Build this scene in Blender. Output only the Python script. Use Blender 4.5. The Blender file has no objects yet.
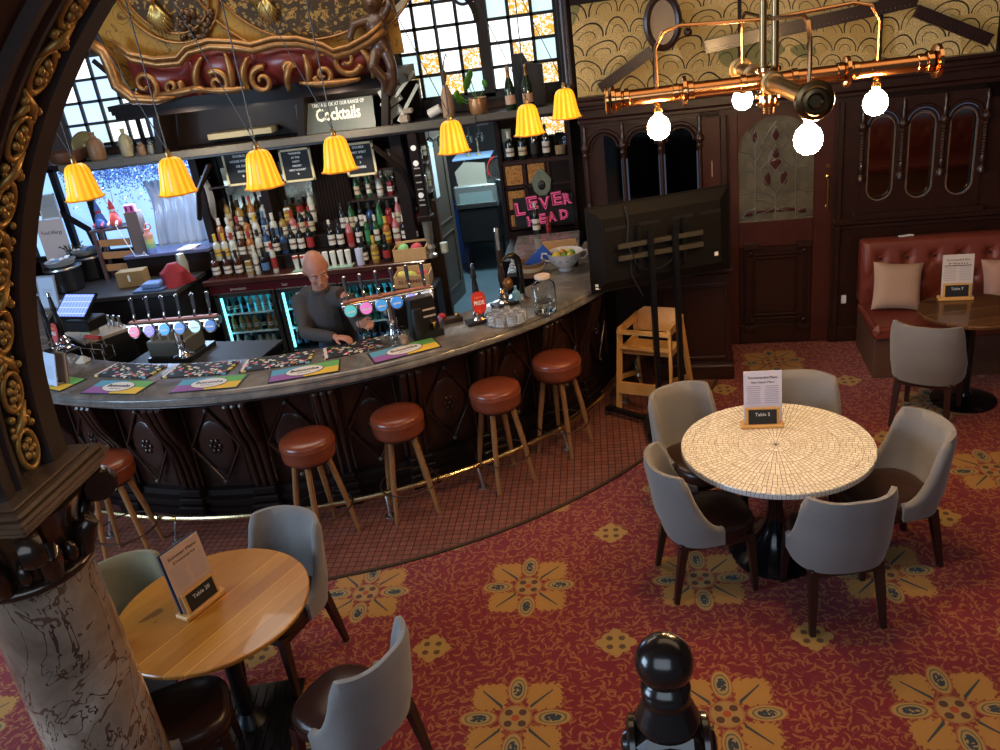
import bpy, math, random
from mathutils import Vector, Matrix
R = math.radians
PI = math.pi
sc = bpy.context.scene
col = sc.collection
random.seed(7)
# ---------------------------------------------------------------- camera
CAM = Vector((0, 0, 3.15)); FPX = 828.0
AX = ((0.98769854, 0.09470626, -0.12442794), (0.07559111, 0.40739539, 0.91011811), (-0.13688525, 0.90832798, -0.39522488))
cd = bpy.data.cameras.new('camera'); cam = bpy.data.objects.new('camera', cd); col.objects.link(cam)
cd.sensor_width = 36; cd.lens = FPX / 1000 * 36; cd.clip_start = 0.05
m = Matrix.Identity(4)
for i in range(3):
    m[i][0] = AX[0][i]; m[i][1] = AX[1][i]; m[i][2] = -AX[2][i]; m[i][3] = CAM[i]
cam.matrix_world = m
sc.camera = cam
def ray(x, y):
    return Vector([(x - 500) / FPX * AX[0][i] - (y - 375) / FPX * AX[1][i] + AX[2][i] for i in range(3)])
def at(x, y, z):
    d = ray(x, y); return CAM + d * ((z - CAM.z) / d.z)
def aty(x, y, Y):
    d = ray(x, y); return CAM + d * (Y / d.y)
# ---------------------------------------------------------------- materials
class X:
    """small algebra on shader sockets"""
    def __init__(s, nt, v): s.nt = nt; s.v = v
    def op(s, o, b=None, c=None):
        n = s.nt.nodes.new('ShaderNodeMath'); n.operation = o
        for i, q in enumerate((s, b, c)):
            if q is None: continue
            if isinstance(q, X): q = q.v
            if isinstance(q, (int, float)): n.inputs[i].default_value = q
            else: s.nt.links.new(q, n.inputs[i])
        return X(s.nt, n.outputs[0])
    def __add__(s, b): return s.op('ADD', b)
    def __radd__(s, b): return s.op('ADD', b)
    def __sub__(s, b): return s.op('SUBTRACT', b)
    def __rsub__(s, b): return X(s.nt, b if not isinstance(b, X) else b.v).op('SUBTRACT', s)
    def __mul__(s, b): return s.op('MULTIPLY', b)
    def __rmul__(s, b): return s.op('MULTIPLY', b)
    def __truediv__(s, b): return s.op('DIVIDE', b)
    def __lt__(s, b): return s.op('LESS_THAN', b)
    def __gt__(s, b): return s.op('GREATER_THAN', b)
    def abs(s): return s.op('ABSOLUTE')
    def floor(s): return s.op('FLOOR')
    def frac(s): return s.op('FRACT')
    def mx(s, b): return s.op('MAXIMUM', b)
    def mn(s, b): return s.op('MINIMUM', b)
    def sqrt(s): return s.op('SQRT')
    def round(s): return s.op('ROUND')
    def mod(s, b): return s.op('FLOORED_MODULO', b)
def ell(x, y, cx, cy, rx, ry, ang=0):
    """ellipse distance (1 on the rim)"""
    dx = x - cx; dy = y - cy
    if ang:
        c, q = math.cos(ang), math.sin(ang); dx, dy = dx * c + dy * q, dy * c - dx * q
    return ((dx / rx) * (dx / rx) + (dy / ry) * (dy / ry)).sqrt()
class NM:
    """node material helper"""
    def __init__(s, name):
        s.m = bpy.data.materials.new(name); s.m.use_nodes = True; s.nt = s.m.node_tree
        s.b = s.nt.nodes['Principled BSDF']; s.tc = None
    def node(s, t, **k):
        n = s.nt.nodes.new('ShaderNode' + t)
        for a, v in k.items(): setattr(n, a, v)
        return n
    def link(s, a, b): s.nt.links.new(a.v if isinstance(a, X) else a, b)
    def co(s, scale=(1, 1, 1), loc=(0, 0, 0), rot=(0, 0, 0)):
        if not s.tc: s.tc = s.node('TexCoord')
        n = s.node('Mapping'); n.inputs['Scale'].default_value = scale; n.inputs['Location'].default_value = loc; n.inputs['Rotation'].default_value = rot
        s.link(s.tc.outputs['Object'], n.inputs['Vector']); return n.outputs[0]
    def xyz(s, v=None):
        n = s.node('SeparateXYZ'); s.link(v or s.co(), n.inputs[0]); return [X(s.nt, o) for o in n.outputs]
    def noise(s, sc=5, det=3, rough=.5, v=None, dist=0, out=0):
        n = s.node('TexNoise'); n.inputs['Scale'].default_value = sc; n.inputs['Detail'].default_value = det
        n.inputs['Roughness'].default_value = rough; n.inputs['Distortion'].default_value = dist
        s.link(v or s.co(), n.inputs['Vector']); return X(s.nt, n.outputs[out])
    def voro(s, sc=5, feat='F1', v=None, out='Distance', rnd=1):
        n = s.node('TexVoronoi', feature=feat); n.inputs['Scale'].default_value = sc; n.inputs['Randomness'].default_value = rnd
        s.link(v or s.co(), n.inputs['Vector']); return X(s.nt, n.outputs[out])
    def comb(s, x, y, z=0):
        n = s.node('CombineXYZ')
        for i, q in enumerate((x, y, z)):
            if isinstance(q, X): s.link(q, n.inputs[i])
            else: n.inputs[i].default_value = q
        return n.outputs[0]
    def mix(s, f, a, b):
        n = s.node('Mix', data_type='RGBA')
        for sock, q in ((n.inputs[0], f), (n.inputs[6], a), (n.inputs[7], b)):
            if isinstance(q, X): s.link(q, sock)
            elif isinstance(q, (int, float)): sock.default_value = q
            elif isinstance(q, tuple): sock.default_value = (*q, 1)
            else: s.link(q, sock)
        return n.outputs[2]
    def ramp(s, f, stops):
        n = s.node('ValToRGB'); cr = n.color_ramp
        while len(cr.elements) < len(stops): cr.elements.new(.5)
        for e, (p, c) in zip(cr.elements, stops): e.position = p; e.color = (*c, 1)
        s.link(f, n.inputs[0]); return n.outputs[0]
    def base(s, c): s.link(c, s.b.inputs['Base Color'])
    def set(s, **k):
        for a, v in k.items():
            i = s.b.inputs[a.replace('_', ' ')]
            if isinstance(v, X): s.link(v, i)
            elif isinstance(v, tuple) and len(v) == 3: i.default_value = (*v, 1)
            else: i.default_value = v
        return s
    def bump(s, h, strength=.3, dist=.01):
        n = s.node('Bump'); n.inputs['Strength'].default_value = strength; n.inputs['Distance'].default_value = dist
        s.link(h, n.inputs['Height']); s.link(n.outputs[0], s.b.inputs['Normal'])
_mc = {}
def P(name, c, rough=.5, metal=0, var=0, vs=20, bump=0, bs=80, coat=0, emit=None, es=0, trans=0, alpha=1, ior=1.45, sheen=0):
    """plain procedural material"""
    if name in _mc: return _mc[name]
    n = NM(name)
    n.set(Base_Color=c, Roughness=rough, Metallic=metal, Coat_Weight=coat, Transmission_Weight=trans, Alpha=alpha, IOR=ior, Sheen_Weight=sheen)
    n.b.inputs['Coat Roughness'].default_value = .15
    if var:
        t = n.noise(vs, 4, .6)
        n.base(n.mix(t, tuple(max(0, q * (1 - var)) for q in c), tuple(min(1, q * (1 + var)) for q in c)))
    if bump: n.bump(n.noise(bs, 3, .6), bump, .004)
    if emit: n.set(Emission_Color=emit, Emission_Strength=es)
    _mc[name] = n.m; return n.m
# ---------------------------------------------------------------- mesh builder
class MB:
    def __init__(s): s.v = []; s.f = []; s.mi = []; s.ms = []; s.M = Matrix.Identity(4)
    def mat(s, m):
        if m not in s.ms: s.ms.append(m)
        return s.ms.index(m)
    def add(s, vs, fs, m, M=None):
        T = s.M @ M if M is not None else s.M
        o = len(s.v); s.v += [tuple(T @ Vector(q)) for q in vs]
        i = s.mat(m)
        for f in fs: s.f.append(tuple(o + k for k in f)); s.mi.append(i)
        return s
    def box(s, c, d, m, rz=0, M=None, bev=0):
        x, y, z = [q / 2 for q in d]
        T = Matrix.Translation(c) @ (M if M is not None else Matrix.Rotation(rz, 4, 'Z'))
        if bev:
            b = min(bev, x * .9, y * .9, z * .9)
            vs = []; 
            for sz in (-1, 1):
                for (sx, sy) in ((-1, -1), (1, -1), (1, 1), (-1, 1)):
                    vs += [(sx * (x - b), sy * (y - b), sz * z), (sx * x, sy * (y - b), sz * (z - b)), (sx * (x - b), sy * y, sz * (z - b))]
            F = []
            def q(k, j): return 3 * k + j
            F.append((q(3, 0), q(2, 0), q(1, 0), q(0, 0))); F.append((q(4, 0), q(5, 0), q(6, 0), q(7, 0)))
            for k in range(4):
                n = (k + 1) % 4
                j = 2 if k % 2 == 0 else 1      # face k between corner k and n
                F.append((q(k, j), q(n, j), q(n + 4, j), q(k + 4, j)))
                F.append((q(k, 0), q(n, 0), q(n, j), q(k, j))); F.append((q(k + 4, j), q(n + 4, j), q(n + 4, 0), q(k + 4, 0)))
                F.append((q(k, 1), q(k, 2), q(k + 4, 2), q(k + 4, 1)) if k % 2 == 1 else (q(k, 2), q(k, 1), q(k + 4, 1), q(k + 4, 2)))
                F.append((q(k, 0), q(k, 1), q(k, 2))); F.append((q(k + 4, 0), q(k + 4, 2), q(k + 4, 1)))
            return s.add(vs, F, m, T)
        vs = [(a * x, b * y, c_ * z) for c_ in (-1, 1) for (a, b) in ((-1, -1), (1, -1), (1, 1), (-1, 1))]
        return s.add(vs, [(3, 2, 1, 0), (4, 5, 6, 7), (0, 1, 5, 4), (1, 2, 6, 5), (2, 3, 7, 6), (3, 0, 4, 7)], m, T)
    def lathe(s, prof, m, c=(0, 0, 0), n=24, M=None, wob=None, caps=True):
        vs = []
        for (r, z) in prof:
            for k in range(n):
                a = 2 * PI * k / n; rr = r * (wob(a, z) if wob else 1)
                vs.append((rr * math.cos(a), rr * math.sin(a), z))
        fs = []
        for j in range(len(prof) - 1):
            for k in range(n):
                a = j * n + k; b = j * n + (k + 1) % n
                fs.append((a, b, b + n, a + n))
        if caps:
            if prof[0][0] > 1e-5: fs.append(tuple(range(n - 1, -1, -1)))
            if prof[-1][0] > 1e-5: fs.append(tuple((len(prof) - 1) * n + k for k in range(n)))
        T = Matrix.Translation(c)
        return s.add(vs, fs, m, T @ M if M is not None else T)
    def ball(s, c, r, m, n=16, k=10, M=None):
        if not isinstance(r, (tuple, list)): r = (r, r, r)
        prof = [(max(1e-6, math.sin(PI * j / k)), -math.cos(PI * j / k)) for j in range(k + 1)]
        T = (M if M is not None else Matrix.Identity(4)) @ Matrix.Diagonal((*r, 1))
        return s.lathe(prof, m, c, n, T)
    def tube(s, pts, r, m, n=8, closed=False, flat=None):
        pts = [Vector(p) for p in pts]; N = len(pts)
        rs = r if isinstance(r, (list, tuple)) else [r] * N
        vs = []; up = None
        for i, p in enumerate(pts):
            a = pts[(i - 1) % N] if (closed or i > 0) else p; b = pts[(i + 1) % N] if (closed or i < N - 1) else p
            t = (b - a)
            if t.length < 1e-9: t = Vector((0, 0, 1))
            t.normalize()
            if up is None:
                up = Vector((0, 0, 1)) if abs(t.z) < .9 else Vector((1, 0, 0))
            u = up - t * up.dot(t)
            if u.length < 1e-6: u = t.orthogonal()
            u.normalize(); w = t.cross(u); up = u
            for k in range(n):
                q = 2 * PI * k / n + (PI / n if n == 4 else 0)
                vs.append(tuple(p + (u * math.cos(q) * (flat or 1) + w * math.sin(q)) * rs[i]))
        fs = []
        for i in range(N if closed else N - 1):
            for k in range(n):
                a = i * n + k; b = i * n + (k + 1) % n; c = ((i + 1) % N) * n
                fs.append((a, b, c + (k + 1) % n, c + k))
        if not closed: fs += [tuple(range(n - 1, -1, -1)), tuple((N - 1) * n + k for k in range(n))]
        return s.add(vs, fs, m)
    def prism(s, poly, z0, z1, m, M=None):
        n = len(poly)
        vs = [(x, y, z0) for x, y in poly] + [(x, y, z1) for x, y in poly]
        fs = [tuple(range(n - 1, -1, -1)), tuple(range(n, 2 * n))] + [(k, (k + 1) % n, n + (k + 1) % n, n + k) for k in range(n)]
        return s.add(vs, fs, m, M)
    def sweep(s, prof, a0, a1, n, m, c=(0, 0), closed=True, M=None):
        """(r,z) profile swept around vertical axis c between angles"""
        vs = []; k = len(prof)
        for i in range(n + 1):
            a = a0 + (a1 - a0) * i / n
            vs += [(c[0] + r * math.cos(a), c[1] + r * math.sin(a), z) for r, z in prof]
        fs = []
        for i in range(n):
            for j in range(k if closed else k - 1):
                a = i * k + j; b = i * k + (j + 1) % k
                fs.append((a, a + k, b + k, b))
        if closed: fs += [tuple(range(k)), tuple(n * k + j for j in range(k - 1, -1, -1))]
        return s.add(vs, fs, m, M)
    def build(s, name, parent=None, loc=None, smooth=True, label=None, bevel=0, ang=.6):
        me = bpy.data.meshes.new(name); L = Vector(loc) if loc is not None else Vector((0, 0, 0))
        me.from_pydata([tuple(Vector(v) - L) for v in s.v], [], s.f)
        for q in s.ms: me.materials.append(q)
        me.polygons.foreach_set('material_index', s.mi)
        me.polygons.foreach_set('use_smooth', [smooth] * len(s.f))
        me.update(); 
        if smooth: me.set_sharp_from_angle(angle=ang)
        o = bpy.data.objects.new(name, me); col.objects.link(o); o.location = L
        if parent is not None: o.parent = parent
        if label: o['label'] = label
        if bevel:
            b = o.modifiers.new('bevel', 'BEVEL'); b.width = bevel; b.segments = 2; b.limit_method = 'ANGLE'; b.angle_limit = R(40)
        return o
def tag(o, label, cat, group=None, kind=None):
    o['label'] = label; o['category'] = cat
    if group: o['group'] = group
    if kind: o['kind'] = kind
    return o
def thing(name, label, cat, loc=(0, 0, 0), rz=0, group=None):
    o = bpy.data.objects.new(name, None); col.objects.link(o); o.location = loc; o.rotation_euler = (0, 0, rz); o.empty_display_size = .1
    return tag(o, label, cat, group)
def kids(o): return [c for c in list(bpy.data.objects) if c.parent == o]
def dup(o, loc=None, rz=None, label=None, group=None, parent=None):
    ch = kids(o); c = o.copy(); col.objects.link(c)
    if loc is not None: c.location = loc
    if rz is not None: c.rotation_euler = (0, 0, rz)
    if label: c['label'] = label
    if group: c['group'] = group
    if parent is not None: c.parent = parent
    for k in ch: dup(k, parent=c)
    return c
def struct(mb, name, label=None, **k):
    o = mb.build(name, **k); o['kind'] = 'structure'
    if label: o['label'] = label; 
    return o
def text_mb(mb, s, size, m, M, depth=.001, align='CENTER', bold=0, sx=1, wide=None):
    cu = bpy.data.curves.new('t', 'FONT'); cu.body = s; cu.size = size; cu.align_x = align; cu.align_y = 'CENTER'; cu.extrude = depth / 2; cu.offset = bold; cu.resolution_u = 2
    o = bpy.data.objects.new('t', cu); col.objects.link(o); bpy.context.view_layer.update()
    me = bpy.data.meshes.new_from_object(o)
    w = [v.co.x for v in me.vertices]; k = sx
    if wide and w: k = wide / max(1e-6, max(w) - min(w))
    mb.add([(v.co.x * k, v.co.y, v.co.z) for v in me.vertices], [tuple(p.vertices) for p in me.polygons], m, M)
    bpy.data.objects.remove(o); bpy.data.curves.remove(cu); bpy.data.meshes.remove(me)
def TM(x, y, z): return Matrix.Translation((x, y, z))
def RX(a): return Matrix.Rotation(R(a), 4, 'X')
def RY(a): return Matrix.Rotation(R(a), 4, 'Y')
def RZ(a): return Matrix.Rotation(R(a), 4, 'Z')
BC = (-2.793, 7.92)       # centre of the round bar
def bp(r, deg, z=0):      # polar point about the bar
    return Vector((BC[0] + r * math.cos(R(deg)), BC[1] + r * math.sin(R(deg)), z))
MW = TM(0, 7.64, 0) @ RZ(-5.71)   # frame of the back wall: x along it, -y towards the room
# ---------------------------------------------------------------- material set
DW = P('dark_wood', (.026, .0085, .0055), .34, var=.5, vs=9, bump=.15, bs=60, coat=.22)
DW2 = P('darker_wood', (.010, .005, .004), .55, var=.4, vs=9, coat=.04)
DW2.node_tree.nodes['Principled BSDF'].inputs['Specular IOR Level'].default_value = .18
MAHO = P('mahogany', (.055, .014, .009), .32, var=.45, vs=7, coat=.4)
BLACK = P('black_plastic', (.012, .012, .013), .4)
BLKM = P('black_metal', (.015, .015, .017), .35, 0.6)
CHROME = P('chrome', (.75, .76, .78), .12, 1)
BRASS = P('brass', (.62, .38, .12), .22, 1, var=.15, vs=12)
OLDBR = P('old_brass', (.42, .27, .12), .3, 1, var=.25, vs=14)
COPPER = P('copper', (.62, .27, .10), .22, 1, var=.2, vs=10)
GILT = P('gilt', (.38, .21, .055), .4, .55, var=.5, vs=30, bump=.3, bs=70)
WHITE = P('white', (.8, .8, .8), .5)
CARD = P('white_card', (.72, .70, .74), .7)
STEEL = P('steel', (.55, .57, .58), .28, 1)
LEATH = P('stool_leather', (.20, .045, .020), .28, var=.25, vs=14, bump=.12, bs=120, coat=.15)
LEABR = P('brown_leather', (.035, .014, .010), .3, var=.3, vs=10, bump=.12, bs=110)
LEABN = P('bench_leather', (.17, .035, .022), .36, var=.3, vs=6, bump=.15, bs=110)
OAK = P('stool_wood', (.27, .125, .045), .42, var=.35, vs=12)
PINE = P('pine', (.62, .33, .10), .4, var=.2, vs=10)
LEG = P('chair_leg_wood', (.035, .013, .009), .35, var=.3)
def fabric(name, c):
    n = NM(name); x, y, z = n.xyz()
    v = n.noise(900, 1, v=n.co(scale=(1, 1, .12))); w = (v - .5) * 2 + .5
    n.base(n.mix(w, tuple(q * .8 for q in c), tuple(min(1, q * 1.2) for q in c))); n.set(Roughness=.85, Sheen_Weight=.3)
    n.bump(w, .1, .001); return n.m
FAB = fabric('grey_herringbone', (.195, .18, .17))
FABB = fabric('olive_fabric', (.20, .17, .09))
def glassm(name, c, rough=.05): return P(name, c, rough, trans=1, ior=1.35)
CLEAR = P('clear_glass', (.92, .95, .95), .02, trans=1, ior=1.25)
# ================================================================ SETTING
def carpet():
    n = NM('patterned_carpet'); x, y, z = n.xyz(); p = 1.015
    nz = n.noise(38, 2) - .5
    def cell(ox, oy):
        dx = (((x - ox) * (1 / p) + .5).frac() - .5) * p; dy = (((y - oy) * (1 / p) + .5).frac() - .5) * p
        return dx.abs(), dy.abs()
    a, b = cell(-1.625, 4.03)
    lobe = ell(a, b, .185, 0, .088, .047).mn(ell(a, b, 0, .185, .047, .088)) + nz * .12
    sq = lambda r_: ((((a - .138) * (1 / r_)).op('POWER', 4) + ((b - .138) * (1 / r_)).op('POWER', 4)).op('POWER', .25))
    ser = ((a + b) * 190).op('SINE') * .05 + ((a - b) * 150).op('SINE') * .07
    leaf = sq(.088) + nz * .6 + ser
    outl = sq(.099) + nz * .5 + ser
    cen = (a * a + b * b).sqrt()
    d2, e2 = cell(-1.625 + p / 2, 4.03 + p / 2)
    sm = ell(d2, e2, .05, 0, .06, .038).mn(ell(d2, e2, 0, .05, .038, .06)).mn(ell(d2, e2, .04, .04, .035, .035)) + nz * .5
    smc = ell(d2, e2, .033, .033, .018, .018)
    n1 = n.noise(8, 1, .4, dist=1.6); n3 = n.noise(34, 1, v=n.co(loc=(8, 1, 0))); brk = n.noise(22, 1, v=n.co(loc=(1, 9, 0)))
    vine = ((n1 - .5).abs() < .011) * (brk > .44)
    def leaves(sc_, ox, oy, L_, W_):
        t = n.node('TexVoronoi', voronoi_dimensions='2D'); t.inputs['Scale'].default_value = sc_; t.inputs['Randomness'].default_value = .75
        px_ = x + ox; py_ = y + oy; n.link(n.comb(px_, py_), t.inputs['Vector'])
        q = n.xyz(t.outputs['Position']); sc2 = n.node('SeparateColor'); n.link(t.outputs['Color'], sc2.inputs[0]); an = X(n.nt, sc2.outputs[0]) * 12.6
        u0 = px_ - q[0]; v0 = py_ - q[1]; c_ = an.op('COSINE'); s_ = an.op('SINE'); u = u0 * c_ + v0 * s_; w = v0 * c_ - u0 * s_
        w2 = w + u * u * 14
        return (((u / L_) * (u / L_) + (w2 / W_) * (w2 / W_)) < 1) * (X(n.nt, sc2.outputs[1]) > .25)
    vine = vine.mx(leaves(19, 0, 0, .023, .0066)).mx(leaves(17, 3.3, 7.7, .023, .0055)).mx(leaves(15, 5.1, 1.9, .028, .005)) * .72
    var = n.noise(1.3, 2)
    c = n.mix(var, (.15, .005, .014), (.19, .007, .013))
    c = n.mix(vine * .78, c, n.mix(n3, (.40, .12, .035), (.42, .22, .05)))
    c = n.mix(outl < 1, c, (.20, .035, .012))
    c = n.mix(leaf < 1, c, n.mix(n.noise(60, 2), (.42, .20, .035), (.33, .17, .04)))
    vein = ((a - b).abs() < (.016 - a * .06).mx(.002)) * (a > .07) * (a < .18)
    c = n.mix(vein, c, (.03, .04, .045))
    c = n.mix(lobe < 1.12, c, (.30, .09, .02))
    c = n.mix(lobe < 1, c, (.36, .22, .07)); c = n.mix(lobe < .8, c, (.13, .10, .035)); c = n.mix(lobe < .68, c, (.33, .22, .08))
    c = n.mix((lobe < .5) * (nz.abs() < .11), c, (.02, .035, .05))
    c = n.mix(cen < .085, c, (.30, .12, .03)); c = n.mix(cen < .075, c, (.34, .20, .06)); c = n.mix((ell(a, b, .035, .035, .02, .02) < 1), c, (.08, .03, .015)); c = n.mix(cen < .02, c, (.35, .06, .01))
    c = n.mix(sm < 1, c, (.36, .21, .05)); c = n.mix(smc < 1, c, (.10, .045, .02))
    n.base(c); n.set(Roughness=.95, Sheen_Weight=.15); n.bump(n.noise(260, 2), .4, .004)
    return n.m
def tiles():
    n = NM('quarry_tiles'); x, y, z = n.xyz(); t = .0505
    fx = (x * (1 / t)).frac(); fy = (y * (1 / t)).frac()
    g = (fx < .11).mx(fy < .11)
    w = n.node('TexWhiteNoise', noise_dimensions='2D'); n.link(n.comb((x * (1 / t)).floor(), (y * (1 / t)).floor()), w.inputs[0])
    c = n.mix(X(n.nt, w.outputs[0]), (.20, .068, .045), (.27, .10, .068))
    c = n.mix(n.noise(2, 3) * .5, c, (.14, .045, .035))
    n.base(n.mix(g, c, (.022, .008, .007))); n.set(Roughness=.55); n.bump(1 - g, .4, .003)
    return n.m
M_CARPET = carpet(); M_TILE = tiles()
b = MB(); b.box((-1.5, 4.2, -.05), (12.2, 11.4, .1), M_CARPET); struct(b, 'floor')
b = MB(); b.sweep([(2.6, .001), (3.84, .001), (3.84, .006), (2.6, .006)], R(-178), R(2), 90, M_TILE, BC)
b.sweep([(3.835, .001), (3.86, .001), (3.86, .011), (3.835, .011)], R(-178), R(2), 90, P('carpet_edge', (.05, .03, .015), .5), BC); struct(b, 'floor_tiles')
b = MB(); b.lathe([(2.74, .001), (2.74, .012)], P('bar_floor', (.02, .02, .024), .5, var=.3), (BC[0], BC[1], 0), 64); struct(b, 'floor_behind_bar')
b = MB(); b.box((-1.6, 10.9, -.03), (2.6, 3.6, .1), P('corridor_floor', (.10, .16, .19), .35, var=.3, vs=3)); struct(b, 'floor_corridor')
WALLM = P('dark_wall', (.05, .025, .016), .6, var=.3)
b = MB(); b.box((4.85, 3.5, 2.2), (.1, 9.5, 4.6), WALLM); struct(b, 'wall_right')
b = MB(); b.box((-7.55, 7.4, 2.2), (.1, 7, 4.6), WALLM); struct(b, 'wall_left')
b = MB(); b.box((-1.5, 5.5, 4.6), (12.2, 10.6, .1), P('ceiling_paint', (.14, .09, .05), .8)); struct(b, 'ceiling')
# rear wall of the bar with openings: corridor door opening x -1.78..-.95, left window opening
b = MB(); b.box((-3.1, 9.02, 1.6), (2.6, .1, 3.2), WALLM); b.box((-.35, 9.02, 1.2), (1.1, .1, 2.4), WALLM)
b.box((-1.35, 9.02, 2.34), (.9, .1, .2), WALLM)
b.box((-3.9, 9.1, 4.1), (7.4, .1, 1.1), WALLM); b.box((-3.1, 9.1, 3.3), (2.3, .1, .8), WALLM)
b.box((-6.0, 9.02, .6), (3.2, .1, 1.2), WALLM); b.box((-7.1, 9.02, 2.0), (.9, .1, 4), WALLM); b.box((-6.25, 9.06, 2.9), (1.0, .1, 1.4), WALLM); b.box((-5.4, 9.06, 2.27), (2.4, .08, .16), WALLM); b.box((-5.3, 9.08, 3.45), (2.2, .08, .3), WALLM)
b.box((.6, 9.1, 3.1), (1.9, .1, 3), WALLM)
struct(b, 'wall_behind_bar')
b = MB(); CW = P('corridor_wall', (.045, .04, .04), .7)
b.box((-1.5, 12.3, 1.5), (3, .1, 3), CW); b.box((-2.85, 10.7, 1.5), (.1, 3.3, 3), CW); b.box((-.25, 10.7, 1.5), (.1, 3.3, 3), CW); b.box((-1.5, 10.7, 2.7), (2.7, 3.3, .1), CW); struct(b, 'wall_corridor')
# ---------------------------------------------------------------- back wall with door and arcades
def Wbox(b, x0, x1, z0, z1, y0, y1, m, bev=0): b.box(((x0 + x1) / 2, (y0 + y1) / 2, (z0 + z1) / 2), (x1 - x0, y1 - y0, z1 - z0), m, bev=bev)
def wallmb(): b = MB(); b.M = MW.copy(); return b
b = wallmb()
Wbox(b, -.14, .06, 0, 2.2, 0, .12, DW)          # left end pier (behind)
Wbox(b, .06, 1.06, 0, 1.30, 0, .12, DW); Wbox(b, .06, 1.06, 2.12, 2.2, 0, .12, DW)
Wbox(b, .90, 1.14, 1.30, 2.2, 0, .12, MAHO)
Wbox(b, 1.99, 2.22, 0, 2.2, 0, .12, DW)
Wbox(b, 2.22, 3.24, 0, 1.20, 0, .12, DW); Wbox(b, 2.22, 3.24, 2.06, 2.2, 0, .12, DW2); Wbox(b, 3.12, 4.7, 0, 2.2, 0, .12, DW)
Wbox(b, -.14, 4.7, 3.15, 4.55, 0, .12, DW2)
Wbox(b, 1.14, 1.99, 2.14, 2.2, 0, .12, DW)
struct(b, 'wall_back')
b = wallmb()                                      # cornice between wall and stained glass
for z0, z1, d in ((2.18, 2.22, .05), (2.22, 2.30, .03), (2.30, 2.335, .08), (2.335, 2.38, .12), (2.38, 2.41, .09)): Wbox(b, -.15, 4.7, z0, z1, -d, .1, DW, bev=.008)
struct(b, 'trim_1')
b = wallmb()                                      # dado rail and skirting
Wbox(b, 2.0, 4.5, 1.10, 1.16, -.05, 0, DW, bev=.012); Wbox(b, 2.0, 4.5, 1.06, 1.10, -.025, 0, DW, bev=.006)
Wbox(b, 1.99, 4.5, 0, .15, -.03, 0, DW, bev=.008)
for x in (2.02, 2.14): Wbox(b, x, x + .02, .2, 1.02, -.012, 0, DW)
struct(b, 'trim_2')
# arcade screens
MIR = P('dark_mirror', (.07, .08, .075), .08, 1)
MIRB = P('old_mirror', (.42, .38, .34), .06, 1)
def arch_pts(w, h, zs, n=14, bottom=None):
    """outline: rectangle with a round head; zs = springing"""
    r = w / 2
    top = [(r * math.cos(PI * k / n), zs + r * math.sin(PI * k / n)) for k in range(n + 1)]
    if bottom is None: return [(-r, h), (r, h)] + top
    return [(-r * math.cos(PI * k / n), bottom + r - r * math.sin(PI * k / n)) for k in range(n + 1)] + top
def arcade(name, label, xs, z0, zs, mirror, rounded, colz, z_sill):
    t = thing(name, label, 'mirror', tuple(MW @ Vector((xs[0], 0, 0))), R(-5.71))
    x0 = xs[0]
    for k in range(len(xs) - 1):
        w = xs[k + 1] - xs[k]; cx = (xs[k] + xs[k + 1]) / 2 - x0; g = w - .06
        q = MB(); q.prism(arch_pts(g * (.8 if rounded else 1), z0, zs, bottom=z_sill if rounded else None), -.03, 0, mirror, TM(cx, .02, 0) @ RX(90)); q.build('mirror_pane', t)
        q = MB(); r = w / 2 - .015
        for rr, th in ((r, .016), (r - .035, .01)):
            q.tube([(cx + rr * math.cos(PI * j / 16), -.03, zs + .02 + rr * math.sin(PI * j / 16)) for j in range(17)], th, DW, 6)
        # solid spandrel above arch
        pts = [(-w / 2, zs + .02), (-w / 2, 2.14), (w / 2, 2.14), (w / 2, zs + .02)] + [(r * math.cos(PI * j / 12), zs + .02 + r * math.sin(PI * j / 12)) for j in range(13)]
        q.prism(pts, -.0, .025, DW, TM(cx, 0, 0) @ RX(90)); q.build('arch_head', t)
        if rounded:
            q = MB(); q.tube([(cx + a, -.018, b_) for a, b_ in arch_pts(g * .8, z0, zs, bottom=z_sill)], .008, P('bevel_edge', (.4, .28, .2), .25, .7), 6, closed=True); q.build('mirror_edge', t)
            pts = [(-w / 2, z_sill - .08), (w / 2, z_sill - .08), (w / 2, zs + .02), (g * .4, zs + .02)] + arch_pts(g * .8, z0, zs, bottom=z_sill)[14::-1] + [(-w / 2, zs + .02)]
            q = MB()
            for sgn in (-1, 1):
                e = [(sgn * w / 2, z_sill - .1), (sgn * w / 2, zs + .02), (sgn * g * .4, zs + .02)]
                e += [(sgn * g * .4 * math.cos(PI / 2 * j / 8), z_sill + g * .4 - g * .4 * math.sin(PI / 2 * j / 8)) for j in range(9)] + [(0, z_sill - .1)]
                if sgn > 0: e = e[::-1]
                q.prism(e, -.0, .02, DW, TM(cx, 0, 0) @ RX(90))
            q.build('surround', t)
    for x in xs:
        q = MB(); x = x - x0
        prof = [(.035, colz), (.035, colz + .03), (.018, colz + .06), (.03, colz + .1), (.02, colz + .14)]
        h = zs - colz - .14; K = 22
        prof += [((.021 if j % 2 else .016), colz + .14 + h * .92 * j / K) for j in range(K)]
        prof += [(.03, zs - .03), (.02, zs - .01), (.04, zs + .02), (.04, zs + .04), (.02, zs + .07), (.022, zs + .12), (.012, zs + .15), (.02, zs + .2), (.004, zs + .24)]
        q.lathe(prof, DW, (x, -.045, 0), 12); q.build('turned_column', t)
    q = MB(); q.box(((xs[-1] - x0) / 2, -.03, z0 - .03 if not rounded else z_sill - .13), (xs[-1] - x0 + .1, .06, .06), DW, bev=.01); q.build('sill', t)
arcade('arcade_mirror', 'dark wood arcade of three arched black mirrors above the television, with turned columns', [-.10, .23, .56, .89], 1.28, 1.94, MIR, False, 1.34, 1.3)
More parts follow.
